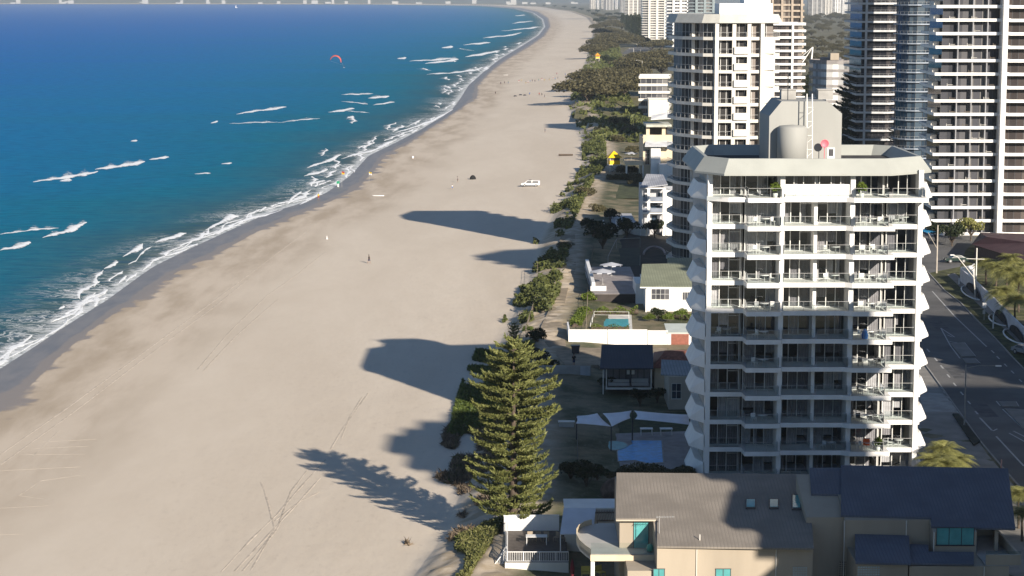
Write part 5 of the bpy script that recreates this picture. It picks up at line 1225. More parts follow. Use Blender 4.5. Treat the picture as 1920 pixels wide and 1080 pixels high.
place_px(fp, 1466, 200, 62, 24, 'dark pine in front of the white balconied block')
place_px(fp, 1519, 205, 68, 24, 'dark pine below the white leaning mast')
place_px(fp, 1700, 305, 90, 24, 'dark pine at the foot of the blue curved tower', wk=1.4)
for i, (u, v, h_, lb) in enumerate(((1183,62,34,'dark far pine at the left of the park row'),(1190,66,40,'tallest dark far pine before the cream tower'),(1198,70,42,'dark far pine touching the cream tower'),(1176,58,30,'short dark far pine at the end of the park row'),(1168,52,26,'small dark far pine under the pinkish tower'))):
    place_px(fp, u, v, h_, 24, lb, wk=0.8)
# beach scrub trees: wide olive crowns
sc1 = bushy('scrub_tree', 'wide olive she-oak crown nearest the beach sand, left of the brick block', 'tree', fol_olive, 14, 7.5, 1.6, 31, 30, 0.42, 20, 0.8, 'olive scrub trees of the park')
sc2 = bushy('scrub_tree', 'rounded olive scrub tree in the middle of the park', 'tree', fol_olive, 12, 7, 1.2, 32, 30, 0.42, 16, 0.9, 'olive scrub trees of the park')
sc3 = bushy('scrub_tree', 'dark green park tree beside the orange shelter', 'tree', fol_dark, 9, 7, 1.2, 33, 34, 0.38, 14, 1.0, 'olive scrub trees of the park')
LST = [(sc1,1100,192,122,''),(sc1,1140,186,100,''),(sc2,1170,182,72,''),(sc1,1116,168,90,''),(sc2,1150,160,74,''),(sc1,1185,158,60,''),(sc2,1092,178,44,''),
 (sc1,1200,140,90,''),(sc1,1240,142,100,''),(sc2,1218,122,74,''),(sc1,1255,120,70,''),(sc2,1190,124,50,''),(sc2,1175,138,40,''),
 (sc1,1112,108,48,''),(sc2,1135,98,44,''),(sc1,1155,90,50,''),(sc2,1120,90,42,''),(sc1,1140,80,46,''),(sc2,1165,76,40,''),(sc2,1180,82,40,''),(sc1,1128,70,38,''),(sc2,1150,66,34,''),(sc1,1200,88,44,''),(sc2,1222,96,46,''),(sc2,1240,94,36,''),
 (sc3,1142,122,24,''),(sc3,1134,116,18,''),(sc2,1118,58,28,''),(sc2,1135,54,26,''),(sc1,1150,50,28,''),(sc2,1166,56,24,''),(sc3,1122,44,22,''),(sc3,1134,40,20,''),(sc2,1146,40,22,''),(sc3,1156,38,20,''),(sc2,1126,34,18,''),(sc3,1140,31,18,''),(sc3,1114,30,14,''),(sc3,1160,30,16,''),(sc3,1172,36,16,''),(sc3,1104,24,10,''),(sc3,1120,24,12,''),(sc3,1090,20,10,''),(sc3,1076,17,9,''),(sc3,1058,15,9,''),(sc3,1040,13.5,8,''),(sc3,1020,12.3,8,'')]
first = set()
for i, (pr_, u, v, wpx, _) in enumerate(LST):
    W0 = {sc1:14, sc2:12, sc3:9}[pr_]; p = at(u, v, 4); s = wpx/pxm(p.y)/W0; sz = min(s, 1.5)
    kind = 'dark' if pr_ is sc3 else 'olive'
    zone_ = 'on the beach side' if u < 1130 else ('in the middle' if u < 1185 else 'on the inland side')
    row = 'front row' if v > 150 else ('second row' if v > 118 else ('third row' if v > 85 else ('fourth row' if v > 55 else 'far end')))
    size = 'broad' if wpx > 60 else ('medium' if wpx > 40 else 'small')
    lb = f'{size} {kind} crowned tree {zone_} of the park, {row}, {["tall","low","leaning","dense","ragged","rounded","lumpy"][i%7]} and {["full","thin","pale","brownish","gappy"][i%5]}'
    if pr_ not in first: first.add(pr_); pr_.location = (p.x,p.y,4); pr_.scale = (s,s,sz)
    else: dup(pr_, (p.x,p.y,4), rnd.random()*6.28, (s,s,sz), lb)
# green bushes
gb = bushy('bush', 'round bright green bush on the pale terrace corner', 'bush', fol_hedge, 3.2, 2.4, 0.1, 41, 34, 0.20, 12, 1.0, 'garden bushes')
db = bushy('bush', 'large dark bush against the white cube-like house', 'bush', fol_dark, 4.5, 4.2, 0.6, 42, 34, 0.26, 14, 1.2, 'garden bushes')
ob = bushy('bush', 'olive bush behind the ribbed roof, left one', 'bush', fol_olive, 5, 2.6, 0.1, 43, 34, 0.2, 14, 0.9, 'garden bushes')
def pb_(pr, W0, u, v, wpx, lb, hk=1.0, z=4.0):
    p = at(u, v, z); s = wpx/pxm(p.y)/W0; o = pr
    if pr not in first: first.add(pr); pr.location = (p.x,p.y,z); pr.scale = (s,s,s*hk); return
    dup(pr, (p.x,p.y,z), rnd.random()*6.28, (s,s,s*hk), lb)
pb_(gb,3.2,1104,568,32,'')
for a in ((1218,603,22,'green bush left of the two under the white weatherboard wall'),(1276,596,26,'bright green bush at the right under the white weatherboard wall'),(1250,604,26,'green bush in the middle under the white weatherboard wall'),(1082,614,22,'yellow green bush at the wall end nearest the beach path')): pb_(gb,3.2,*a)
pb_(db,4.5,1227,446,42,'')
for a in ((1235,602,30,'dark brownish bush under the windows of the weatherboard house'),(1145,420,34,'dark bush beside the pale raised terrace'),(1130,470,60,'low dark scrub left of the netted court'),(1175,448,46,'dark shrub behind the netted court'),(1112,448,46,'dark scrub beside the beach path'),(1138,735,34,'dark shrub at the left post of the verandah'),(1200,762,40,'dark shrub below the verandah floor'),(1232,755,34,'dark shrub between the verandah and the beige annex'),(1100,918,64,'large dark tree left of the brown boulder'),(1070,905,50,'dark tree nearest the big pine'),(1010,690,44,'dark tree behind the crown of the big pine, right'),(988,680,42,'dark tree behind the crown of the big pine, left'),(1006,650,40,'dark tree on the dune by the bend of the path'),(1030,700,34,'small dark tree above the lawn'),(1120,905,40,'dark tree between the boulder and the pool yard'),
   (1755,455,46,'dark hedge mass left of the yellow green street tree'),(1785,462,50,'dark hedge mass under the yellow green street tree')): pb_(db,4.5,*a)
pb_(ob,5,1190,905,70,'')
for a in ((1230,906,70,'olive bush behind the ribbed roof, middle'),(1275,905,64,'olive bush behind the ribbed roof, right'),(1155,905,44,'olive bush beside the brown boulder'),(1160,238,40,'olive bush on the park slope, upper'),(1126,252,24,'olive bush on the park slope, left'),(1158,268,30,'olive bush on the park slope, lower'),(1180,250,30,'olive bush near the cream beach house'),(1190,290,34,'olive bush under the terrace of the cream house'),(1175,330,40,'olive bush right of the yellow lifeguard tower'),(1192,350,34,'olive bush below the cream beach house'),(1120,400,36,'olive bush on the dune crest'),(1098,370,40,'olive bush on the dune by the shadowed slope'),(1060,470,34,'olive bush on the dune beside the path')): pb_(ob,5,*a)
# hedges
def hedge(pts, w, h, mat, lb, leaf=0.16):
    W_ = [at(u,v,4) for u,v in pts]; g = np.random.default_rng(len(lb)); Pn = []
    m = MB()
    for a, b_ in zip(W_, W_[1:]):
        L = (b_-a).length; n = int(L*w*h*70); s = g.random(n); q = g.normal(size=(n,3))*0; d = (b_-a).normalized(); nn_ = np.array([-d.y,d.x,0])
        side = (g.random(n)-0.5)*w; zz = h*np.sqrt(g.random(n)); Pn.append(np.array(a)[None]+np.outer(s, np.array(b_-a))+np.outer(side, nn_)+np.outer(zz*(0.9+0.25*np.sin(s*L*2.2)), [0,0,1]))
        m.tube(a+Vector((0,0,h*.4)), b_+Vector((0,0,h*.4)), min(w,h)*0.36, n=6)
    t = thing('hedge', lb, 'hedge', W_[0], 'garden hedges')
    m.build('stems', bark, t); V_, Q_ = leaf_quads(np.concatenate(Pn), leaf, g=g); V_ = V_-np.array(W_[0]); np_mesh('foliage', V_, Q_, mat, t)
hedge([(1090,592),(1196,590)], 1.6, 1.3, fol_hedge, 'long bright green hedge behind the small teal pool')
hedge([(1078,618),(1096,588)], 1.8, 1.3, fol_hedge, 'yellow green hedge running along the left end of the white wall')
hedge([(1108,620),(1180,621)], 0.9, 1.0, fol_hedge, 'low hedge between the teal pool and the white wall')
hedge([(1140,340),(1200,336)], 2.5, 1.6, fol_olive, 'clipped olive hedge right of the lifeguard tower', 0.3)
hedge([(1330,606),(1262,598)], 1.2, 1.1, fol_hedge, 'short green hedge at the shed corner')
# dune scrub: grass and low creepers between the sand and the gardens, a mass nobody could count
def scrub(name, ylo, yhi, n, mat, mask, leaf, hmax, lab, o0=0, o1=15, tall=2.2, amp=1.0):
    g = np.random.default_rng(int(ylo)); Y_s = ylo*(yhi/ylo)**g.random(n); O = o0+(o1-o0)*g.random(n); Xs_ = xF(Y_s)+O
    k = amp*vnoise(Xs_, Y_s*0.5+Xs_*0.6, 2.6, 17)+amp*0.8*vnoise(Xs_, Y_s*0.5, 11.0, 18)+mask*(O-o0)/(o1-o0)
    keep = k > 0.42; Xs_, Y_s, O, k = Xs_[keep], Y_s[keep], O[keep], k[keep]
    Zs_ = np.array([gz(a, b_) for a, b_ in zip(Xs_, Y_s)])+g.random(len(Xs_))**1.3*hmax*np.clip(k, 0.2, 1.6)
    P_ = np.stack([Xs_,Y_s,Zs_],1); V_, Q_ = leaf_quads(P_, leaf, up=0.2, aspect=tall, g=g); o = np_mesh(name, V_, Q_, mat); tag(o, lab, 'dune plants', kind='stuff')
scrub('dune_scrub', 200, 258, 12000, fol_green, -0.05, 0.14, 0.5, 'low creeping plants on the sand left of the big pine', -2, 6, 5.0)
scrub('dune_scrub', 256, 335, 46000, fol_green, 0.7, 0.16, 0.8, 'green grass and creepers on the dune face by the beach', -3, 6, 4.5)
scrub('dune_scrub', 330, 760, 46000, fol_scr, 0.85, 0.36, 1.9, 'olive scrub on the dune face along the middle of the beach', -1, 7)
scrub('dune_scrub', 760, 2600, 22000, fol_scr, 1.0, 1.0, 1.6, 'distant scrub lining the far end of the sand', 0, 30)
scrub('dune_grass', 160, 206, 42000, foliage('dune_grass',(0.10,0.115,0.03),(0.23,0.215,0.085)), 0.9, 0.15, 0.9, 'long dry grass on the mound at the bottom of the photo', 1.0, 6.6, 3.0, 0.35)
scrub('dune_brush', 203, 262, 16000, foliage('dry_brush',(0.10,0.075,0.05),(0.26,0.20,0.14)), 0.55, 0.17, 0.5, 'dry tangled brush and roots on the sand beside the big pine', -3.5, 4, 7.0, 0.7)
# palms
def palm(name, lab, h, fr, mat, seed, n=26, group=None, cat='palm tree'):
    g = np.random.default_rng(seed); rr = random.Random(seed); t = thing(name, lab, cat, (0,0,0), group)
    m = MB(); pz = [(0.25*math.sin(i*0.4)*i/8, 0, h*i/8) for i in range(9)]
    for i in range(8): m.tube(pz[i], pz[i+1], 0.19-0.012*i, 0.178-0.012*i, n=8, caps=False)
    m.build('trunk', bark, t); top = np.array(pz[-1]); VV = []
    for q in range(n):
        a = q*2.4+rr.random()*0.3; el = rr.uniform(-0.25, 1.25); L = fr*rr.uniform(0.8,1.1); d = np.array([math.cos(a), math.sin(a), 0]); sd_ = np.array([-d[1], d[0], 0]); pts_ = []
        for s in range(11):
            x = s/10; pts_.append(top+d*L*x*math.cos(el*0.8)+np.array([0,0,L*(math.sin(el)*x-0.62*x*x)]))
        for s in range(10):
            for sg in (1,-1):
                for k in range(3):
                    p = pts_[s]+(pts_[s+1]-pts_[s])*(k/3); w = 0.16*L*math.sin(math.pi*min(0.95,(s+k/3)/10*0.9+0.12))+0.08
                    tip = p+sd_*sg*w*1.5+(pts_[s+1]-pts_[s])*1.2+np.array([0,0,-0.35*w]); e_ = (pts_[s+1]-pts_[s])*0.22; VV += [p, p+e_, tip, tip-e_*0.3]
    V_ = np.array(VV); np_mesh('fronds', V_, np.arange(len(V_)).reshape(-1,4), mat, t); return t
pm = palm('palm_tree', 'feathery palm by the white arched wall, nearest its middle', 5.5, 3.0, fol_yel, 3, 46, 'palms by the street wall')
def pp_(pr, u, vtop, Y, lb, s=1.0, h0=5.5, first_=False):
    p = on(u, vtop, Y); k = (p.z-4)/h0
    if first_: pr.location = (p.x,Y,4); pr.scale = (s,s,k)
    else: dup(pr, (p.x,Y,4), rnd.random()*6, (s,s,k), lb)
pp_(pm, 1868, 500, 372, '', first_=True)
for (u, v, Y, lb) in ((1890,508,362,'feathery palm by the white arched wall, third from its corner'),(1912,520,350,'feathery palm at the right photo edge above the white wall'),(1850,492,384,'feathery palm by the corner of the white arched wall'),(1880,545,345,'low feathery palm leaning over the white arched wall'),(1905,560,335,'low feathery palm at the right photo edge'),(1925,500,372,'tall palm cut by the right photo edge'),(1895,485,380,'tall palm behind the others by the purple roof')): pp_(pm, u, v, Y, lb, 1.05)
fr_ = at(1770,905,4)
for (u, v, Y, lb, s) in ((1770,842,222,'bushy pandanus palm beside the nearest white tower, middle',0.85),(1748,862,220,'bushy pandanus palm beside the nearest white tower, left',0.8),(1795,862,219,'bushy pandanus palm beside the nearest white tower, right',0.8),(1775,872,214,'low pandanus palm just above the dark roof',0.8),(1912,925,205,'sunlit palm right of the dark roof, upper',0.75),(1918,960,200,'sunlit palm right of the dark roof, lower',0.75)): pp_(pm, u, v, Y, lb, s)
sy_ = bushy('street_tree', 'yellow green leafy street tree below the tall tower at the right', 'tree', fol_yel, 6, 6, 1.5, 51, 34, 0.3, 14, 1.0, 'street trees')
pb_(sy_, 6, 1820, 452, 46, '')
for a in ((1800,440,30,'smaller yellow green tree left of the leafy street tree'),(1862,428,26,'round green shrub by the entrance of the tall tower'),(1750,402,30,'orange green shrub by the tower forecourt')): pb_(sy_,6,*a)
# inland trees behind the towers
it = bushy('tree', 'olive inland tree behind the grey apartment block, nearest', 'tree', fol_olive, 14, 10, 2, 61, 30, 0.55, 18, 1.0, 'inland trees')
first2 = True; adj = ['broad','narrow','pale','dark','round','flat-topped','ragged','dense']
k_ = 0
for v in (128,118,108,100,92,84,76,68,60,53,47,42,38,34):
    for u in np.arange(1500, 1618, 11 if v < 80 else 15):
        if rnd.random() < (0.25 if v > 70 else 0.35): continue
        uu = u+rnd.uniform(-4,4); vv = v+rnd.uniform(-2,2); p = at(uu, vv, 4); s = rnd.uniform(14,24)/pxm(p.y)/14*(1.2 if v > 90 else 0.8); sz = s*rnd.uniform(0.7,1.0)
        lb = f'{adj[k_%8]} inland tree, row {("first","second","third","fourth","fifth","sixth","seventh","eighth","ninth","tenth","eleventh","twelfth","thirteenth","fourteenth")[(128,118,108,100,92,84,76,68,60,53,47,42,38,34).index(v)]} behind the grey block, {"left side" if u < 1540 else ("centre" if u < 1580 else "right side")}'
        k_ += 1
        if first2: it.location = (p.x,p.y,4); it.scale = (s,s,sz); first2 = False
        else: dup(it, (p.x,p.y,4), rnd.random()*6, (s,s,sz), lb)
# brown boulder
bd = bmesh.new(); bmesh.ops.create_icosphere(bd, subdivisions=4, radius=1.0)
for v_ in bd.verts:
    n_ = math.sin(v_.co.x*3+1)*0.08+math.sin(v_.co.y*5+v_.co.z*4)*0.05; v_.co *= 1+n_
me = bpy.data.meshes.new('boulder'); bd.to_mesh(me); bd.free(); me.materials.append(M('brown_rock',(0.15,0.10,0.075),0.9,0.25,1.5,0.5)); bo = bpy.data.objects.new('boulder', me); COL.objects.link(bo)
p = at(1142,935,4); bo.location = (p.x+0.5,p.y,4.7); bo.scale = (1.5,1.3,1.5); tag(bo, 'rounded brown boulder behind the left edge of the ribbed roof', 'boulder')
# ================================================================ STREET
asph = M('asphalt', (0.125,0.122,0.118), 0.9, 0.18, 0.12, 0.15)
conc2 = M('footpath_concrete', (0.25,0.235,0.21), 0.85, 0.12, 0.4)
verge = M('verge_grass', (0.09,0.095,0.03), 0.95, 0.35, 0.6, 0.3)
linem = M('road_paint', (0.45,0.45,0.44), 0.8, 0.15, 3.0)
kerbm = M('kerb_concrete', (0.30,0.29,0.27), 0.85, 0.1, 1.0)
RR = [(1690,462),(1741,512),(1772,546),(1801,568),(1830,599),(1864,633),(1903,675),(1935,708),(2010,790),(2080,880)]
RL = [(1600,462),(1640,560),(1700,640),(1744,697),(1792,764),(1839,830),(1880,878),(1935,940),(1990,1000),(2060,1090)]
def kerb(name, pts, lab=None):
    W_ = [at(u,v,4.0) for u,v in pts]; m = MB()
    for a, b_ in zip(W_, W_[1:]):
        d = (b_-a).normalized(); n_ = Vector((-d.y,d.x,0))*0.09
        q = [a-n_,b_-n_,b_+n_,a+n_]; m.add(q+[p+Vector((0,0,0.15)) for p in q], [(0,1,5,4),(2,3,7,6),(4,5,6,7),(1,2,6,5),(3,0,4,7)])
    tag(m.build(name, kerbm), kind='structure')
sheet('footpath', [(1560,700),(1640,640),(1744,690),(1850,850),(1960,980),(1960,1100),(1700,1010),(1640,860)], 4.016, conc2, kind='structure', th=0.01)
sheet('verge', [(1741,512),(1760,500),(1800,500),(1960,650),(1960,740)][:], 4.012, verge, kind='structure', th=0.01)
sheet('verge', [(1690,462),(1741,512),(1960,740),(2050,800),(2050,600),(1800,440)], 4.008, verge, kind='structure', th=0.005)
sheet('road', RR+RL[::-1], 4.022, asph, kind='structure', th=0.01)
sheet('side_road', [(1640,455),(1700,470),(1741,512),(1800,500),(1810,470),(1835,445),(1765,425)], 4.024, asph, kind='structure', th=0.01)
sheet('footpath', [(1776,515),(1790,512),(1850,562),(1960,660),(1960,690),(1842,578)], 4.02, conc2, kind='structure', th=0.01)
kerb('kerb', RR); kerb('kerb', RL)
sheet('driveway', [(1725,735),(1768,738),(1800,772),(1730,772)], 4.026, M('pale_driveway',(0.36,0.34,0.31),0.85), kind='structure', th=0.008)
def lines(name, segs, w=0.16):
    m = MB()
    for (a, b_) in segs:
        a, b_ = at(*a,4.03), at(*b_,4.03); d = (b_-a).normalized(); n_ = Vector((-d.y,d.x,0))*w/2; m.face([a-n_,b_-n_,b_+n_,a+n_])
    tag(m.build(name, linem), kind='structure')
lines('lane_markings', [((1748,546),(1791,594)),((1791,594),(1850,650))]+[((u,v),(u+5,v+5)) for u,v in ((1859,657),(1869,668),(1883,682),(1896,695),(1911,711))], 0.2)
lines('lane_markings', [((u-2,v-3),(u+3,v+3)) for u,v in ((1740,657),(1754,673.6),(1765.8,688),(1778,704.7),(1789.7,720.8),(1803,737.5),(1816.7,754.7),(1830.6,773.6))]+[((1837,783),(1860,807)),((1862,808),(1870,804)),((1868,818),(1920,874))], 0.22)
lines('lane_markings', [((1745+i*6.3,697+i*9.2),(1748+i*6.3,701+i*9.2)) for i in range(9)], 0.3)
isl = M('island_paving', (0.21,0.20,0.185), 0.85, 0.1)
def island(pts, lab):
    P_ = [at(u,v,4.17) for u,v in pts]; m = MB(); slab_poly(m, P_, 0.15); o = m.build('traffic_island', isl); tag(o, kind='structure')
    lines('lane_markings', list(zip(pts, pts[1:]+pts[:1])), 0.16)
lines('lane_markings', [((1764,615),(1782,648)),((1782,648),(1800,672)),((1764,615),(1790,632)),((1776,628),(1786,632)),((1780,640),(1795,643))], 0.18)
island([(1783,644),(1808,642),(1829,668),(1803,668)], ''); island([(1806,672),(1828,672),(1838,681),(1812,681)], '')
island([(1873,753),(1905,753),(1910,762),(1880,762)], ''); island([(1884,766),(1920,768),(1935,800),(1922,806)], '')
lines('lane_markings', [((1868,752),(1876,761)),((1880,767),(1921,806)),((1892,812),(1925,830)),((1900,808),(1932,824))], 0.2)
# planted median with stone edge and street lamp
P_ = [at(u,v,4.2) for u,v in ((1786,775),(1797,775),(1838,826),(1826,834))]; tag(slab_poly(MB(), P_, 0.18).build('planter_bed', M('dark_mulch',(0.03,0.032,0.02),0.95,0.3)), 'narrow dark planted bed with a stone end at the roadside', 'planter')
def street_lamp(lab, u, vb, vt, arm, head, slim=0.11, mat=railm, grp='street lamps', z=4.0):
    p = at(u, vb, z); t = thing('street_lamp', lab, 'street lamp', p, grp); zt = on(u, vt, p.y).z
    MB().tube(p, (p.x,p.y,zt), slim, slim*0.6, n=8).build('pole', mat, t)
    e = on(*head, p.y+arm); m = MB(); m.path([(p.x,p.y,zt-0.4),(p.x+(e.x-p.x)*.4,p.y+arm*.4,zt+(e.z-zt)*.55),(e.x,e.y,e.z)], 0.05); m.build('arm', mat, t)
    MB().box(e.x-0.35,e.x+0.35,e.y-0.15,e.y+0.15,e.z-0.08,e.z+0.06).build('lamp_head', white, t); return t
street_lamp('tall grey street lamp on the median with its arm over the dark road', 1808, 800, 684, 0, (1872,686), mat=concrete)
lp = thing('street_lamp', 'leaning street lamp whose long arm reaches from the white wall over the verge', 'street lamp', at(1829,560,4), 'street lamps')
p = lp.location; e = on(1786,478,p.y-1); b0 = on(1826,520,p.y)
MB().tube(p, b0, 0.12, 0.10).build('pole', white2, lp); m = MB(); m.path([b0, on(1802,490,p.y-.6), on(1796,482,p.y-.8), e], 0.08); m.build('arm', white2, lp); MB().box(e.x-0.4,e.x+0.3,e.y-0.15,e.y+0.15,e.z-0.08,e.z+0.08).build('lamp_head', white, lp)
def pole(name, lab, u, vb, vt, r=0.13, mat=timber, cross=None, brace=None, cat='pole', grp='poles along the street'):
    p = at(u, vb, 4); t = thing(name, lab, cat, p, grp); zt = on(u, vt, p.y).z; MB().tube(p, (p.x,p.y,zt), r, r*.75, n=8).build('pole', mat, t)
    if cross: a, b_ = on(*cross[0],p.y-.1), on(*cross[1],p.y-.1); MB().tube(a, b_, 0.07, n=4).build('crossarm', mat, t)
    if brace: a, b_ = on(*brace[0],p.y), on(*brace[1],p.y); MB().tube(a, b_, 0.06, n=5).build('arm', mat, t)
pale_t = M('pale_pole', (0.45,0.40,0.34), 0.8, 0.1)
pole('utility_pole', 'pale utility pole with a slanted stay beside the nearest white tower', 1756, 512, 422, 0.16, pale_t, None, ((1740,436),(1757,466)), 'utility pole')
pole('utility_pole', 'white pole with a crossarm standing by the white arched wall', 1829, 556, 465, 0.14, white2, ((1812,485),(1846,486)), None, 'utility pole')
pole('utility_pole', 'dark pole before the hedge at the foot of the tall right tower', 1782, 460, 396, 0.12, darkmetal, None, None, 'utility pole')
pole('post', 'short white marker post on the verge nearest the viewer', 1862, 616, 588, 0.12, white, None, None, 'post')
pole('post', 'slim red and white post just above the dark roof', 1877, 892, 862, 0.09, M('red_white_post',(0.6,0.35,0.3),0.6), None, None, 'post')
pole('bollard', 'short white bollard at the corner of the white arched wall', 1798, 533, 522, 0.14, white, None, None, 'bollard')
sg = thing('street_sign', 'white and dark sign on a post on the verge below the wall', 'sign', at(1845,600,4)); p = sg.location
MB().tube(p,(p.x,p.y,p.z+2.2),0.05).build('post', railm, sg); MB().box(p.x-.3,p.x+.3,p.y-.04,p.y+.04,p.z+2.0,p.z+2.8).build('sign_board', white, sg); MB().box(p.x-.25,p.x+.15,p.y-.1,p.y-.045,p.z+1.0,p.z+1.6).build('meter_box', white2, sg)
# white wall with scalloped openings, painted on as dark arches
def wall_line(pts, z0, z1, th, mat, t, name='wall'):
    W_ = [at(u,v,z0) for u,v in pts]; m = MB()
    for a, b_ in zip(W_, W_[1:]):
        d = (b_-a).normalized(); n_ = Vector((-d.y,d.x,0))*th/2; q = [a-n_,b_-n_,b_+n_,a+n_]; up_ = Vector((0,0,z1-z0))
        m.add(q+[p+up_ for p in q], [(0,1,5,4),(2,3,7,6),(4,5,6,7),(1,2,6,5),(3,0,4,7)])
    return m.build(name, mat, t)
aw = thing('street_wall', 'tall white street wall with arched recesses painted as flat dark shade and curved white edging', 'wall', at(1860,580,4))
WL = [(1801,527),(1823,545),(1845,566),(1868,589),(1892,614),(1925,648),(1960,690)]
wall_line(WL, 4.0, 6.3, 0.25, M('bluish_white_wall',(0.60,0.60,0.63),0.7,0.08,0.4), aw)
wall_line([(1801,527),(1822,524),(1826,520)], 4.0, 6.6, 0.25, white, aw, 'end_wall')
nich_shade = M('painted_recess_shade', (0.02,0.02,0.022), 0.9)  # flat dark arches on the wall face paint the shade of recesses
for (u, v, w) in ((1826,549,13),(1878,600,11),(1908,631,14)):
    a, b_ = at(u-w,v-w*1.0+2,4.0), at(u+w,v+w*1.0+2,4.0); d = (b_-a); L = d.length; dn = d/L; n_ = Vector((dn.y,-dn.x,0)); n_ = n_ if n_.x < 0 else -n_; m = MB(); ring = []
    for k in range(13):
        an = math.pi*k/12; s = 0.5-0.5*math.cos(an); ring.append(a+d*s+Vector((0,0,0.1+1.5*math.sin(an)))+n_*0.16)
    m.face(ring); m.build('arch_shade', nich_shade, aw); m = MB(); pts_ = []
    for k in range(11):
        an = math.pi*k/10; s = 0.5-0.5*math.cos(an); pts_.append(a+d*s+n_*(0.2+1.6*math.sin(an))+Vector((0,0,0.18)))
    m.path(pts_, 0.13); m.build('curved_edging', white, aw)
# purple roofed house on the right and the blue canopy
pr = corrugated('purple_brown_roof', (0.085,0.05,0.055), 0.4, 'X', 0.7, 0.12, 0.15)
hh7 = thing('house', 'low house with a dark purple-brown hip roof at the right edge', 'house', at(1880,480,4), 'houses along the beach')
q0, q1, q2, q3 = at(1822,458,7.0), at(1960,500,7.0), at(1990,440,7.0), at(1838,436,7.0); s0, s1 = at(1850,444,8.8), at(1930,455,8.8)
m = MB(); m.face([q0,q1,s1,s0]); m.face([q1,q2,s1]); m.face([q2,q3,s0,s1]); m.face([q3,q0,s0]); m.build('roof', pr, hh7)
m = MB(); c_ = (q0+q1+q2+q3)/4; P4 = [c_+(p-c_)*0.93 for p in (q0,q1,q2,q3)]; m.prism([(p.x,p.y) for p in P4], 3.95, 6.95); m.build('wall', M('purple_brown_brick',(0.14,0.09,0.08),0.85,0.1,2.0), hh7)
cn = thing('canopy', 'bright blue flat canopy beside the nearest white tower, across the street', 'canopy', at(1760,440,4))
a, b_ = at(1738,436,6.6), at(1779,431,6.6); m = MB(); slab_poly(m, [a, b_, b_+Vector((-2,7,0.3)), a+Vector((-2,7,0.3))], 0.12); m.build('roof', M('blue_canopy',(0.03,0.27,0.50),0.5), cn)
m = MB(); [m.tube((q.x+dx,q.y+0.4,4),(q.x+dx,q.y+0.4,6.5),0.07) for q, dx in ((a,0.5),(b_,-0.5))]; m.build('post', darkmetal, cn)
fc = rail_fence('fence', 'white picket railing along the forecourt of the tall right tower', [(1728,412),(1765,408),(1800,420)], 4.0, 1.3, white, slat=0.4)
pg2 = thing('pergola', 'white curved entrance pergola at the foot of the tall right tower', 'pergola', at(1852,430,4))
m = MB()
for du in (0, 22):
    pts_ = [at(1842+du,430,4), on(1841+du,418,at(1842+du,430,4).y), on(1850+du,411,at(1842+du,430,4).y), on(1862+du,409,at(1842+du,430,4).y), at(1866+du,426,4)]; m.path(pts_, 0.22)
m.build('frame', white, pg2)
# mast with stays behind
mp = at(1519,190,4); ms = thing('leaning_mast', 'white leaning mast with stay cables rising behind the grey plant room', 'mast', mp)
top = on(1524,88,mp.y); MB().tube(mp+Vector((-1.5,0,0)), top, 0.75, 0.35).build('mast', white, ms); m = MB()
for (u, v) in ((1498,128),(1503,106),(1502,120)): m.tube(top, on(u,v,mp.y-3), 0.16, n=4)
m.build('stay_cable', white, ms)

# parked / moving vehicles
def vehicle(name, lab, cat, loc, rz, body, canopy=False, L=5.2, grp=None):
    t = thing(name, lab, cat, (0,0,0), grp)
    hw = 0.92; side = [(-L/2,0.45),(-L/2+0.05,0.95),(-L/2+0.9,1.05),(-L/2+1.65,1.72),(0.35,1.78),(0.75,1.72 if canopy else 1.1),(L/2-0.05,1.72 if canopy else 1.05),(L/2,0.5)]
    if not canopy: side = [(-L/2,0.4),(-L/2+0.05,0.85),(-L/2+1.1,0.98),(-L/2+1.9,1.42),(0.9,1.45),(1.7,1.0),(L/2-0.05,0.92),(L/2,0.42)]
    m = MB(); n = len(side)
    ins = lambda z: 0.16 if z > 1.2 else 0.0
    vs = [(x,-hw+ins(z),z) for x,z in side]+[(x,hw-ins(z),z) for x,z in side]
    m.add(vs, [list(range(n))[::-1], list(range(n,2*n))]+[(i,(i+1)%n,(i+1)%n+n,i+n) for i in range(n)])
    bo_ = m.build('body', body, t)
    g = MB()
    for s in (-1,1):
        y = s*(hw-0.03); yt = s*(hw-0.125)
        zt, zb = (1.62,1.12) if canopy else (1.38,1.0)
        xs_ = (-L/2+1.25,-L/2+1.75,0.3,0.35) if canopy else (-L/2+1.5,-L/2+2.0,0.85,1.3)
        g.face([(xs_[0],y*1.0+s*.04,zb),(xs_[3],y+s*.04,zb),(xs_[2],yt+s*.02,zt),(xs_[1],yt+s*.02,zt)])
        if canopy: g.face([(0.55,y+s*.04,1.15),(L/2-.3,y+s*.04,1.15),(L/2-.3,yt+s*.02,1.6),(0.6,yt+s*.02,1.6)])
    g.build('side_window', framed, t)
    for sx_ in (-L/2+0.95, L/2-1.0):
        for s in (-1,1):
            w = MB(); w.tube((sx_,s*(hw-0.18),0.38),(sx_,s*(hw+0.03),0.38),0.38,n=16); wo = w.build('wheel', darkmetal, t); MB().tube((sx_,s*(hw+0.031),0.38),(sx_,s*(hw+0.05),0.38),0.2,n=12).build('rim', railm, wo)
    for s in (-1,1): MB().box(-L/2-0.02,-L/2+0.03,s*0.7-0.15,s*0.7+0.15,0.68,0.84).build('headlight', white, t)
    if canopy: MB().box(-0.5,0.2,-0.6,0.6,1.79,1.9).build('roof_rack', darkmetal, t)
    t.location = loc; t.rotation_euler = (0,0,rz); return t
p = at(995,352,1.9); vehicle('pickup_truck', 'white pickup truck with a canopy parked on the open sand', 'pickup truck', (p.x,p.y,gz(p.x,p.y)), -0.12, white, True)
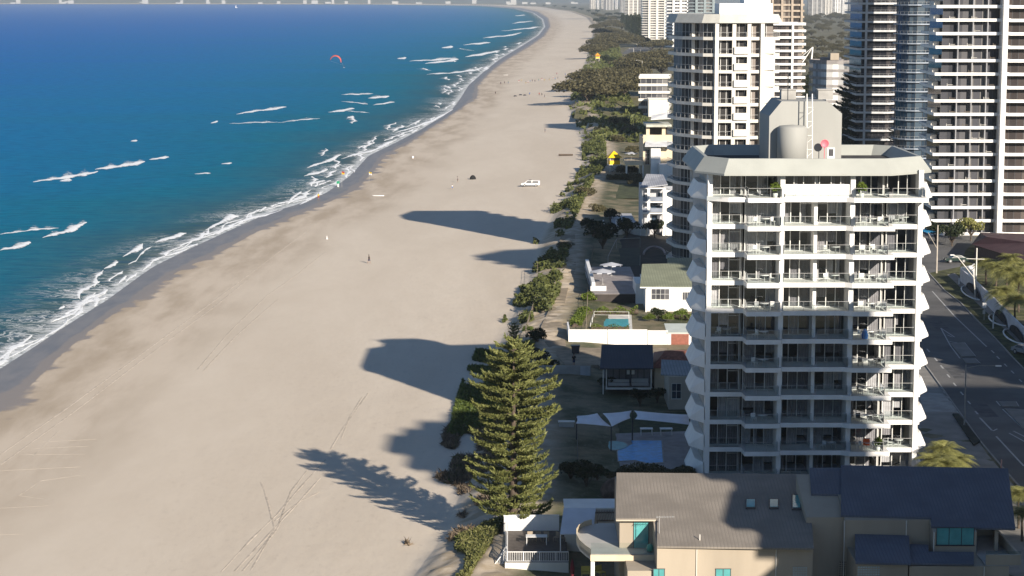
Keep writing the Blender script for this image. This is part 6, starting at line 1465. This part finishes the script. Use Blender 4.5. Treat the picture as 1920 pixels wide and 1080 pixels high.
p = at(1792,492,4.03); vehicle('parked_car', 'dark green car in the shade near the leaning street lamp', 'car', (p.x,p.y,4.03), 0.1, M('dark_green_car',(0.01,0.03,0.025),0.3), False, 4.6)
p = at(1903,665,4.02); vehicle('parked_car', 'pale silver car by the kerb of the verge at the right edge', 'car', (p.x+1.5,p.y,4.03), 2.0, M('silver_car',(0.3,0.31,0.33),0.3), False, 4.4)

for (u_, v_) in ((1795,700),(1845,770),(1760,610)):
    a_ = at(u_, v_, 4.027); m = MB(); m.face([(a_.x-1.2,a_.y-4,4.027),(a_.x+1.0,a_.y-4,4.027),(a_.x+1.3,a_.y+5,4.027),(a_.x-0.9,a_.y+5,4.027)]); tag(m.build('asphalt_patch', M('newer_asphalt',(0.09,0.09,0.092),0.9,0.2,0.8)), kind='structure')
# ================================================================ BEACH
skin = M('skin', (0.33,0.19,0.13), 0.6)
def person_mesh(pose, seed):
    rr = random.Random(seed)
    J = {'pel':(0,0,0.95),'chest':(0,0,1.32),'neck':(0,0,1.48),'head':(0,0.02,1.66)}
    sw_ = 0.28 if pose == 'walk' else 0.06
    J.update(hl=(-.1,0,.92),kl=(-.11,-sw_*.6,.5),al=(-.11,-sw_*.9+.05,.08),tl=(-.11,-sw_*.9-.1,.03),hr=(.1,0,.92),kr=(.11,sw_*.5,.5),ar=(.11,sw_,.08),tr=(.11,sw_-.15,.03),
             sl=(-.19,0,1.40),el=(-.27,sw_*.6,1.13),wl=(-.28,sw_*.8-.12,.88),fl=(-.28,sw_*.8-.17,.79),sr=(.19,0,1.40),er=(.27,-sw_*.5,1.13),wr=(.28,-sw_*.8-.12,.90),fr=(.28,-sw_*.8-.18,.81))
    if pose == 'raise': J.update(er=(.36,-.1,1.6),wr=(.3,-.15,1.85),fr=(.3,-.15,1.93))
    E_ = [('pel','chest'),('chest','neck'),('neck','head'),('pel','hl'),('hl','kl'),('kl','al'),('al','tl'),('pel','hr'),('hr','kr'),('kr','ar'),('ar','tr'),('chest','sl'),('sl','el'),('el','wl'),('wl','fl'),('chest','sr'),('sr','er'),('er','wr'),('wr','fr')]
    RAD = dict(pel=.15,chest=.155,neck=.06,head=.105,hl=.10,kl=.062,al=.045,tl=.035,hr=.10,kr=.062,ar=.045,tr=.035,sl=.06,el=.045,wl=.032,fl=.036,sr=.06,er=.045,wr=.032,fr=.036)
    ks = list(J); me = bpy.data.meshes.new('person'); me.from_pydata([J[k] for k in ks], [(ks.index(a),ks.index(b_)) for a,b_ in E_], [])
    o = bpy.data.objects.new('tmp', me); COL.objects.link(o); md = o.modifiers.new('s','SKIN'); 
    for i, k in enumerate(ks): me.skin_vertices[0].data[i].radius = (RAD[k],RAD[k]*0.8); me.skin_vertices[0].data[i].use_root = (k == 'pel')
    sb = o.modifiers.new('u','SUBSURF'); sb.levels = 1
    dg = bpy.context.evaluated_depsgraph_get(); out = bpy.data.meshes.new_from_object(o.evaluated_get(dg)); bpy.data.objects.remove(o)
    out.materials.clear(); out.materials.append(skin); return out, J
cloth_cols = [('navy',(0.02,0.03,0.08)),('red',(0.35,0.03,0.03)),('white',(0.6,0.6,0.6)),('black',(0.015,0.015,0.015)),('yellow',(0.6,0.42,0.03)),('blue',(0.04,0.14,0.4)),('green',(0.04,0.2,0.08)),('grey',(0.2,0.2,0.2))]
cloth = {n: M(n+'_cloth', c, 0.9) for n, c in cloth_cols}; hairm = M('dark_hair', (0.03,0.02,0.015), 0.7)
PM = {k: person_mesh(k, 3) for k in ('walk','stand','raise')}
def shell(name, segs, mat, t, n=10):
    m = MB()
    for p, q, r, r2 in segs: m.tube(p, q, r, r2, n=n)
    return m.build(name, mat, t)
protoP = {}
def person(lab, p, pose, top, bot, rz, grp='people on the beach', s=1.0, z=None):
    me, J = PM[pose]; zz = gz(p.x,p.y) if z is None else z
    t = thing('person', lab, 'person', (0,0,0), grp)
    b_ = bpy.data.objects.new('body', me); COL.objects.link(b_); b_.parent = t
    key = (pose, top, bot)
    if key not in protoP:
        a = shell('shirt', [((0,0,0.93),(0,0,1.2),.17,.175),((0,0,1.2),(0,0,1.45),.175,.12),(J['sl'],J['el'],.075,.065),(J['sr'],J['er'],.075,.065)], cloth[top], t)
        c_ = shell('shorts', [((0,0,1.0),(0,0,0.86),.165,.175),(J['hl'],J['kl'],.115,.09),(J['hr'],J['kr'],.115,.09)], cloth[bot], t)
        h_ = MB().lathe([(0.0,0.13),(0.07,0.115),(0.11,0.06),(0.12,-0.02),(0.10,-0.06)], (0,0.035,1.69), 10).build('hair', hairm, t)
        protoP[key] = (a.data, c_.data, h_.data)
    else:
        for n_, d_ in zip(('shirt','shorts','hair'), protoP[key]):
            o = bpy.data.objects.new(n_, d_); COL.objects.link(o); o.parent = t
    t.location = (p.x,p.y,zz); t.rotation_euler = (0,0,rz); t.scale = (s,s,s); return t
B_ = lambda u, v: at(u, v, 2.0)
person('lone walker in a dark top on the open sand in the middle of the beach', B_(692,491), 'walk', 'black', 'navy', 2.0)
person('person in dark clothes standing alone at the left below the long far shadow', B_(929,174), 'stand', 'black', 'black', 0.3)
person('tiny person walking alone below the dark plank-like shadow, right side of the sand', B_(1022,249), 'walk', 'grey', 'navy', 1.0)
person('person in yellow at the edge of the wash below the two flags', B_(597,362), 'stand', 'yellow', 'red', 0.2)
person('person in grey standing left of the dark beach tent', B_(858,339), 'stand', 'grey', 'black', 1.3)
person('small person crouched low left of the one in grey near the tent', B_(848,352), 'walk', 'white', 'blue', 0.4, s=0.8)
person('person waving beside the dark sitting group below the long shadow', B_(993,178), 'raise', 'blue', 'navy', 0.1)
person('person in red right of the sitting group below the long shadow', B_(1011,179), 'stand', 'red', 'black', 0.5)
person('person in black touching the one in red, below the long shadow', B_(1016,180), 'stand', 'black', 'black', 2.5)
person('person nearest the viewer, rightmost below the long shadow', B_(1021,184), 'walk', 'navy', 'grey', 2.1)
ordw = ['first','second','third','fourth','fifth','sixth','seventh','eighth','ninth','tenth','eleventh','twelfth','thirteenth','fourteenth','fifteenth','sixteenth','seventeenth']
G_pix = [(939,155),(946,154),(953,154),(973,152),(978,151),(986,155),(990,154),(994,153),(998,152),(1003,153),(1010,151),(1016,150),(1021,152),(1030,150),(1037,147),(1041,150),(1046,148)]
for i, (u, v) in enumerate(G_pix):
    person(f'{ordw[i]} person from the left in the line of players above the long shadow', B_(u,v+1), ('walk','stand','raise')[i%3], cloth_cols[(i*3)%8][0], cloth_cols[(i*5+3)%8][0], i*1.1, 'players in a line on the far sand')
person('person standing high up the beach above the right end of the line of players', B_(1044,141), 'stand', 'red', 'navy', 0.4)
person('person walking at the far right of the players, near the scrub', B_(1060,143), 'walk', 'blue', 'black', 0.9)
for (u, v, lb) in ((966,179,'dark beach bag pile at the left of the sitting group'),(976,177,'dark gear bag in the middle of the sitting group'),(984,178,'large dark gear bag at the right of the sitting group')):
    p = B_(u,v); m = MB(); m.lathe([(0,0),(0.9,0),(0.8,0.45),(0.45,0.62),(0,0.66)], (p.x,p.y,gz(p.x,p.y)), 10); tag(m.build('gear_bag', darkmetal), lb, 'bag', 'dark bags on the sand')
# beach tent, markers, boards, flags
p = B_(886.6,334); t = thing('beach_tent', 'small black dome beach tent on the open sand above the pickup', 'beach tent', (p.x,p.y,gz(p.x,p.y))); z = t.location.z
MB().lathe([(0.95,0),(0.9,0.5),(0.6,1.0),(0.2,1.25),(0,1.3)],(p.x,p.y,z),12).build('canopy', cloth['black'], t); MB().tube((p.x,p.y,z+1.25),(p.x,p.y,z+1.6),0.03).build('pole', railm, t)
def board(u, v, L, rz, lab):
    p = B_(u,v); m = MB(); n = 16
    ring = [(L/2*math.cos(a), 0.38*math.sin(a)*(1-0.25*math.cos(a))) for a in [2*math.pi*i/n for i in range(n)]]
    z = gz(p.x,p.y)+0.05; c, s = math.cos(rz), math.sin(rz); rg = [(p.x+x*c-y*s, p.y+x*s+y*c) for x,y in ring]; m.prism(rg, z, z+0.16); tag(m.build('rescue_board', white), lab, 'surfboard', 'boards on the sand')
board(709,361,3.4,-0.1,'long white rescue board lying on the sand right of the flags'); board(948,138.5,3.4,0.05,'white board lying on the far sand above the players')
p = B_(613,442); t = thing('beach_marker', 'small white marker cone alone on the sand left of the walker', 'marker', (p.x,p.y,gz(p.x,p.y))); MB().lathe([(0.3,0),(0.28,0.05),(0.12,0.1),(0.05,0.75),(0,0.76)],(p.x,p.y,t.location.z),10).build('cone', white, t)
p = B_(774,291); tag(MB().lathe([(0.35,0),(0.35,0.5),(0.3,0.7),(0,0.75)],(p.x,p.y,gz(p.x,p.y)),10).build('beach_bin', white), 'white drum on the sand near the bend of the wet sand', 'bin')
def flag(u, v, vt, lab, top, bot):
    p = at(u, v, 0.9); t = thing('beach_flag', lab, 'flag', (p.x,p.y,gz(p.x,p.y))); z = t.location.z; zt = on(u,vt,p.y).z
    MB().tube((p.x,p.y,z-0.2),(p.x,p.y,zt),0.035).build('pole', railm, t); m = MB(); h_ = 0.42
    for k, mt_ in ((0,top),(1,bot)):
        m = MB(); z1, z0_ = zt-0.05-k*h_, zt-0.05-(k+1)*h_
        for j in range(4): x0_, x1_ = p.x+j*0.2, p.x+(j+1)*0.2; y0_, y1_ = p.y+0.12*math.sin(j*1.5), p.y+0.12*math.sin((j+1)*1.5); m.face([(x0_,y0_,z0_-.03*j),(x1_,y1_,z0_-.03*(j+1)),(x1_,y1_,z1-.03*(j+1)),(x0_,y0_,z1-.03*j)])
        m.build('flag_cloth', mt_, t)
flag(641,347,321,'red and yellow lifeguard flag planted in the wet sand', cloth['red'], cloth['yellow'])
flag(692,338,322,'pale yellow flag on the dry sand, right of the red and yellow one', cloth['yellow'], cloth['white'])
p = at(634,346,0.8); t = thing('beach_sign', 'green and white board standing in the wet sand left of the lifeguard flag', 'sign', (p.x,p.y,gz(p.x,p.y))); z = t.location.z
MB().box(p.x-.45,p.x+.45,p.y-.03,p.y+.03,z+0.9,z+1.7).build('green_board', M('green_board',(0.01,0.25,0.12),0.5), t); MB().box(p.x-.25,p.x+.25,p.y-.02,p.y+.02,z,z+0.89).build('white_leg_board', white, t)
# dark planks / tracks of shadowed logs
p = at(1062,293,2.3); m = MB(); m.tube((p.x-2.6,p.y,gz(p.x,p.y)+0.35),(p.x+2.2,p.y+0.4,gz(p.x,p.y)+0.35),0.35,0.3); tag(m.build('driftwood_log', bark), 'dark driftwood log lying across the sand near the dunes', 'log')
# lifeguard towers
def lifeguard(u, vb, hpx, lab, roofm, first_=True):
    p = at(u, vb, 3.6); k = (hpx/pxm(p.y))/6.2; t = thing('lifeguard_tower', lab, 'lifeguard tower', (0,0,0), 'lifeguard towers')
    for a in (-1.2,1.2):
        for b_ in (-1.2,1.2): MB().tube((a*1.2,b_*1.2,-0.3),(a,b_,2.4),0.1).build('leg', white2, t)
    m = MB(); m.tube((-1.4,-1.4,0.2),(1.2,-1.3,2.2),0.05); m.tube((1.4,-1.4,0.2),(-1.2,-1.3,2.2),0.05); m.build('brace', darkmetal, t)
    MB().box(-1.6,1.6,-1.6,1.6,2.4,2.55).build('deck', white2, t)
    m = MB(); m.box(-1.35,1.35,-1.35,1.35,2.56,3.6); m.build('cabin', M('signal_yellow',(0.75,0.52,0.02),0.5) if 'syel' not in globals() else syel, t)
    MB().box(-1.25,1.25,-1.25,1.25,3.61,4.5).build('window_band', framed, t)
    for a in (-1.3,1.3): MB().box(a-.07,a+.07,-1.4,-1.26,3.61,4.5).build('corner_post', white2, t)
    m = MB(); q = 1.9; m.face([(-q,-q,4.35),(q,-q,4.35),(0,0,6.1)]); m.face([(q,-q,4.35),(q,q,4.35),(0,0,6.1)]); m.face([(q,q,4.35),(-q,q,4.35),(0,0,6.1)]); m.face([(-q,q,4.35),(-q,-q,4.35),(0,0,6.1)]); m.face([(-q,-q,4.34),(-q,q,4.34),(q,q,4.34),(q,-q,4.34)])
    m.build('roof', roofm, t)
    t.location = (p.x,p.y,3.9); t.scale = (k,k,k); t.rotation_euler = (0,0,0.15); return t
syel = M('lifeguard_yellow', (0.80,0.50,0.01), 0.5, 0.03)
lifeguard(1151,328,44,'bright yellow lifeguard tower with a peaked roof above the dunes', syel)
lifeguard(1120,117,17,'distant lifeguard tower with an orange peaked roof among the park trees', M('orange_roof',(0.70,0.28,0.02),0.5,0.03))
for (u, vb, vt, hd, lb) in ((1204,142,114,(1193,113),'street lamp in the park behind the brick block'),(1201,96,83,(1193,83),'street lamp beside the shaded far road, right one'),(1188,98,90,(1180,91),'street lamp beside the shaded far road, left one')): street_lamp(lb, u, vb, vt, 0, hd, 0.2, white2, 'street lamps in the park')
# park surfaces
sheet('park_lawn', [(1076,222),(1080,204),(1112,198),(1150,204),(1176,214),(1150,228),(1112,224)], 4.35, drylawn, kind='structure')
sheet('park_lawn', [(1104,286),(1110,258),(1150,256),(1160,284)], 4.35, M('green_lawn',(0.12,0.14,0.035),0.95,0.25,0.6), kind='structure')
sheet('park_lawn', [(1150,190),(1196,182),(1200,198),(1170,200)], 4.3, drylawn, kind='structure')
sandp = M('sandy_path', (0.29,0.235,0.165), 0.95, 0.15, 0.8, 0.2)
sheet('park_lawn', [(1094,346),(1200,342),(1200,372),(1110,372)], 4.3, M('dark_lawn',(0.06,0.07,0.025),0.95,0.25,0.6), kind='structure')
sheet('sandy_path', [(1052,440),(1078,440),(1080,500),(1064,545),(1052,600),(1062,650),(1100,652),(1250,652),(1255,668),(1225,676),(1126,688),(1122,684),(1060,684),(1020,640),(1014,612),(1030,580),(1040,520),(1046,470)], 4.62, sandp, kind='structure', th=0.6)
sheet('far_road', [(1166,100),(1180,90),(1222,78),(1234,86),(1212,96),(1188,104)], 4.05, asph, kind='structure')
wl_ = thing('garden_wall', 'low grey block wall between the sandy yard and the dark lawn', 'wall', at(1070,700,4), 'white walls along the beach gardens')
yw_ = at(1070,708,4).y; MB().box(on(1012,700,yw_).x, on(1108,700,yw_).x, yw_, yw_+0.3, 3.9, on(1060,686,yw_).z).build('wall', concrete, wl_)
m = MB(); m.box(on(1088,700,yw_).x, on(1106,700,yw_).x, yw_-0.06, yw_-0.005, 3.9, on(1060,686,yw_).z-0.05); m.build('gate_panel', M('pale_blue_grey',(0.40,0.42,0.45),0.7), wl_)
p = at(1079,662,4.62); bt = thing('wheelie_bin', 'dark grey bin standing in the sandy yard behind the block wall', 'bin', p); MB().prism([(p.x-.5,p.y-.4),(p.x+.5,p.y-.4),(p.x+.5,p.y+.4),(p.x-.5,p.y+.4)],4.63,5.7,[(p.x-.6,p.y-.5),(p.x+.6,p.y-.5),(p.x+.6,p.y+.5),(p.x-.6,p.y+.5)]).build('body', darkmetal, bt); MB().box(p.x-.65,p.x+.65,p.y-.55,p.y+.55,5.701,5.78).build('lid', framed, bt)
p = at(1076,686,4.62); person('person in dark clothes standing behind the low block wall', p, 'stand', 'black', 'navy', 0.5, 'people by the gardens', z=4.62)
rail_fence('fence', 'row of timber posts and rails between the path and the weatherboard house', [(1098,640),(1102,560),(1108,505),(1112,470)], 4.3, 1.5, timber, post=2.5)
rail_fence('fence', 'thin timber beach fence curving round the dark dune trees', [(1008,500),(1006,560),(985,625),(1000,650)], 4.2, 1.0, timber, post=2.2)
# balcony furniture of the nearest tower
bt_ = thing('balcony_table', 'white table on the fourth balcony from the top, second bay', 'table', (0,0,0), 'tables on the tower balconies')
MB().lathe([(0,0.70),(0.5,0.70),(0.5,0.74),(0,0.74)],(0,0,0),14).build('table_top', white, bt_); MB().tube((0,0,0),(0,0,0.699),0.05).build('leg', railm, bt_)
bc_ = make_chair(white, 'white chair left of the table, fourth balcony from the top, second bay', 'chairs on the tower balconies')
dkc = make_chair(darkmetal, 'black chair at the left of the black dining set, second lowest visible balcony, right side', 'chairs on the tower balconies')
flo = ['top','second','third','fourth','fifth','sixth','seventh','eighth','ninth','tenth','eleventh']
bays = ['leftmost','second','third','fourth','fifth','rightmost']
ft = True
for (k, i, n_) in ((3,1,2),(3,4,2),(1,1,2),(1,4,2),(1,5,1),(2,4,3),(2,1,1),(2,3,1),(3,3,1),(4,1,2),(4,4,2),(5,4,2),(5,0,1),(6,4,2),(6,1,1),(7,4,2),(8,4,3),(8,1,1),(9,4,2),(9,5,1),(9,3,1),(5,1,1)):
    xm_ = (XS[i]+XS[i+1])/2+0.2; yf = YB[i]; z = ZL[k]; yy = yf+(1.3 if i in (1,4) else 0.8); wh = (k+i) % 3
    lbt = f'table on the {flo[k]} balcony level from the top, {bays[i]} bay of the nearest tower'
    if ft: bt_.location = (xm_,yy,z); bt_['label'] = lbt
    else: dup(bt_, (xm_,yy,z), 0, 1, lbt)
    for j in range(n_):
        x = xm_+(-0.9,0.9,0.3)[j]; pr0 = dkc if (k in (7,8,6) and i == 4) else bc_
        lb = f'{"black" if pr0 is dkc else "white"} chair {("left of","right of","behind")[j]} the table, {flo[k]} balcony level, {bays[i]} bay'
        if pr0 is bc_ and ft: bc_.location = (x,yy+0.1,z); bc_['label'] = lb; bc_.rotation_euler = (0,0,1.2)
        elif pr0 is dkc and 'dk_used' not in globals(): dk_used = 1; dkc.location = (x,yy,z); dkc['label'] = lb
        else: dup(pr0, (x,yy+0.5*(j==2),z), rnd.uniform(-1.5,1.5), 1, lb)
    ft = False
pt = thing('potted_plant', 'potted plant on the top balcony, by the second pillar from the left', 'potted plant', (0,0,0), 'potted plants on the tower')
MB().lathe([(0,0),(0.22,0),(0.28,0.45),(0,0.45)],(0,0,0),12).build('pot', white, pt); g_ = np.random.default_rng(4); V_, Q_ = leaf_quads(blob_points([(0,0,1.0,.45,.45,.6)], 420, g_, 0.2), 0.16, aspect=3, g=g_); np_mesh('leaves', V_, Q_, fol_hedge, pt)
pt.location = (XS[2]-0.8, Y0-1.6, ZL[0])
dup(pt, (XS[4]+0.9, Y0-1.6, ZL[0]), 1, 1, 'potted plant on the top balcony, by the second pillar from the right')
dup(pt, (XS[5]-0.6, YB[4]+0.7, ZL[9]), 1, 0.9, 'potted plant low down on the tenth balcony level, fifth bay')
p = (XS[4]+1.6, YB[4]+1.0, ZL[5]); um = thing('folded_parasol', 'bright blue draped chair on the sixth balcony level, fifth bay', 'chair', p, None)
MB().lathe([(0.32,0),(0.36,0.4),(0.25,0.8),(0.1,1.0),(0,1.02)],p,9).build('blue_cover', cloth['blue'], um)
p = (XS[4]+2.0, YB[4]+0.9, ZL[9]); t = thing('laundry_rack', 'orange cloth hung on a rack, tenth balcony level, fifth bay', 'laundry rack', p)
MB().box(p[0]-.35,p[0]+.35,p[1]-.03,p[1]+.03,p[2]+.5,p[2]+1.25).build('cloth', M('orange_cloth',(0.75,0.12,0.02),0.8), t)
m = MB(); m.tube((p[0]-.4,p[1],p[2]),(p[0]-.4,p[1],p[2]+1.3),0.02); m.tube((p[0]+.4,p[1],p[2]),(p[0]+.4,p[1],p[2]+1.3),0.02); m.tube((p[0]-.4,p[1],p[2]+1.28),(p[0]+.4,p[1],p[2]+1.28),0.02); m.build('rack', railm, t)

# ================================================================ AT SEA AND FAR AWAY
kp = on(629,108,900); kt = thing('kite', 'red curved kite flying over the sea', 'kite', kp)
m = MB(); k = 12; R0 = 2.3
prv = None
for i in range(k+1):
    a = R(-10+ (175)*i/k); ch_ = 0.75*math.sin(math.pi*(0.12+0.76*i/k)); c_ = Vector((kp.x+R0*math.cos(a), kp.y, kp.z-1.6+R0*1.05*math.sin(a)))
    n_ = Vector((math.cos(a),0,math.sin(a))); ring = [c_+n_*0.12*math.cos(b_)+Vector((0,ch_*math.sin(b_),0))+n_*ch_*0.35*math.sin(b_) for b_ in [i2*math.pi/4 for i2 in range(8)]]
    if prv: m.add(prv+ring, [(j,(j+1)%8,(j+1)%8+8,j+8) for j in range(8)], True)
    prv = ring
m.build('wing', M('red_kite',(0.50,0.10,0.07),0.8), kt)
rp_ = at(645,127.5,0); rp_.y = at(645,127.5,0).y
ks_ = person('kitesurfer in a dark suit riding the small board below the red kite', Vector((rp_.x,rp_.y,0)), 'raise', 'black', 'black', 1.2, 'people at sea', s=1.0, z=0.35)
m = MB(); m.box(-0.75,0.75,-0.22,0.22,0,0.08); kb_ = m.build('kiteboard', white); kb_.location = (rp_.x,rp_.y,0.26); tag(kb_, 'small white kiteboard under the feet of the kitesurfer', 'kiteboard')
m = MB(); m.tube((kp.x-2.0,kp.y,kp.z-1.4),(rp_.x,rp_.y,1.9),0.02,n=3); m.tube((kp.x+2.2,kp.y,kp.z-1.6),(rp_.x,rp_.y,1.9),0.02,n=3); m.build('line', railm, kt)
sp_ = at(443,14.5,0); sb_ = thing('sailing_boat', 'tiny white sailing boat near the horizon', 'sailing boat', sp_)
m = MB(); m.prism([(sp_.x-5,sp_.y-1.5),(sp_.x+3,sp_.y-1.7),(sp_.x+6,sp_.y),(sp_.x+3,sp_.y+1.7),(sp_.x-5,sp_.y+1.5)],0.0,1.6); m.build('hull', white, sb_); m = MB(); m.add([(sp_.x-0.2,sp_.y-.05,2),(sp_.x-5,sp_.y-.3,2.4),(sp_.x,sp_.y-.05,15),(sp_.x-0.2,sp_.y+.05,2),(sp_.x-5,sp_.y-.2,2.4),(sp_.x,sp_.y+.05,15)],[(0,2,1),(3,4,5),(0,3,5,2),(1,2,5,4),(0,1,4,3)]); m.build('sail', white, sb_)
MB().tube((sp_.x,sp_.y,1.6),(sp_.x,sp_.y,16),0.1).build('mast', railm, sb_)
# hills behind the far shore
hx = np.linspace(-9000, 16000, 260); hy = np.linspace(16500, 30000, 26)
HX, HY = np.meshgrid(hx, hy, indexing='ij'); rise = np.clip((HY-16500)/6000, 0, 1)
HZ = 6+rise**0.8*(260+170*vnoise(HX, HY, 2600, 31)+90*vnoise(HX, HY, 900, 32))+ np.clip(HY-16500,0,400)/400*(18+14*vnoise(HX,HY,300,33)); HZ = np.maximum(HZ, 4)
hid = np.arange(HX.size).reshape(HX.shape); hq = np.stack([hid[:-1,:-1],hid[1:,:-1],hid[1:,1:],hid[:-1,1:]],-1).reshape(-1,4)
tag(np_mesh('hills', np.stack([HX,HY,HZ],-1).reshape(-1,3), hq, M('far_hills',(0.085,0.095,0.05),0.95,0.25,0.003), smooth=True), kind='structure')
# town specks on the far shore, each a small building
fb = thing('far_building', 'pale low building on the far shore, leftmost', 'building', (0,0,0), 'pale buildings on the far shore')
m = MB(); m.box(-0.5,0.5,-0.5,0.5,0,1); m.build('wall', M('far_town_wall',(0.45,0.44,0.42),0.8), fb); m = MB(); m.box(-0.52,0.52,-0.52,0.52,1.001,1.03); m.build('roof', offwhite, fb)
rr = random.Random(12); places = []
for u0, u1, n in ((8,60,3),(120,175,4),(230,290,2),(300,370,3),(380,480,3),(490,530,2),(570,640,4),(650,760,3),(780,900,3),(940,1080,9)):
    for i in range(n): places.append(u0+(u1-u0)*rr.random())
places.sort(); NP = len(places)
_u = ['first','second','third','fourth','fifth','sixth','seventh','eighth','ninth']; _t = ['tenth','eleventh','twelfth','thirteenth','fourteenth','fifteenth','sixteenth','seventeenth','eighteenth','nineteenth']
NUMW = _u+_t+['twentieth']+['twenty-'+x for x in _u]+['thirtieth']+['thirty-'+x for x in _u]
for i, u in enumerate(places):
    vb = 6.9+0.35*rr.random() if u < 900 else 6.5+3.0*rr.random()*(1-(u-900)/400); p = at(u, max(6.6,vb), 4.0); hgt = rr.choice((9,12,16,22,34)); w = rr.uniform(16,42)
    dd = f'{"tall" if hgt > 20 else ("low" if hgt < 15 else "mid-height")} {"wide" if w > 30 else "narrow"} pale building, {NUMW[i]} from the left along the far shore'
    p.y = min(p.y, 16300+rr.random()*300) if p.y > 16300 else p.y; p.x = (u-960)/F*p.y
    if i == 0: fb.location = (p.x,p.y,4); fb.scale = (w,w*0.6,hgt); fb['label'] = dd
    else: dup(fb, (p.x,p.y,4), 0, (w,w*0.6,hgt), dd)

# ---- sea air: thin haze round everything -------------------------------------------------------------------
hz = MB(); hz.box(-26000, 26000, -400, 31000, -32, 620); 
hm = bpy.data.materials.new('haze'); hm.use_nodes = True; ht = hm.node_tree; ht.nodes.remove(ht.nodes['Principled BSDF'])
pv = ht.nodes.new('ShaderNodeVolumePrincipled'); pv.inputs['Color'].default_value = (0.74,0.86,1.0,1); pv.inputs['Density'].default_value = 0.00005; pv.inputs['Anisotropy'].default_value = 0.1
ht.links.new(pv.outputs[0], ht.nodes['Material Output'].inputs['Volume'])
tag(hz.build('haze', hm), 'thin pale sea haze over the far coast', 'haze', kind='stuff')
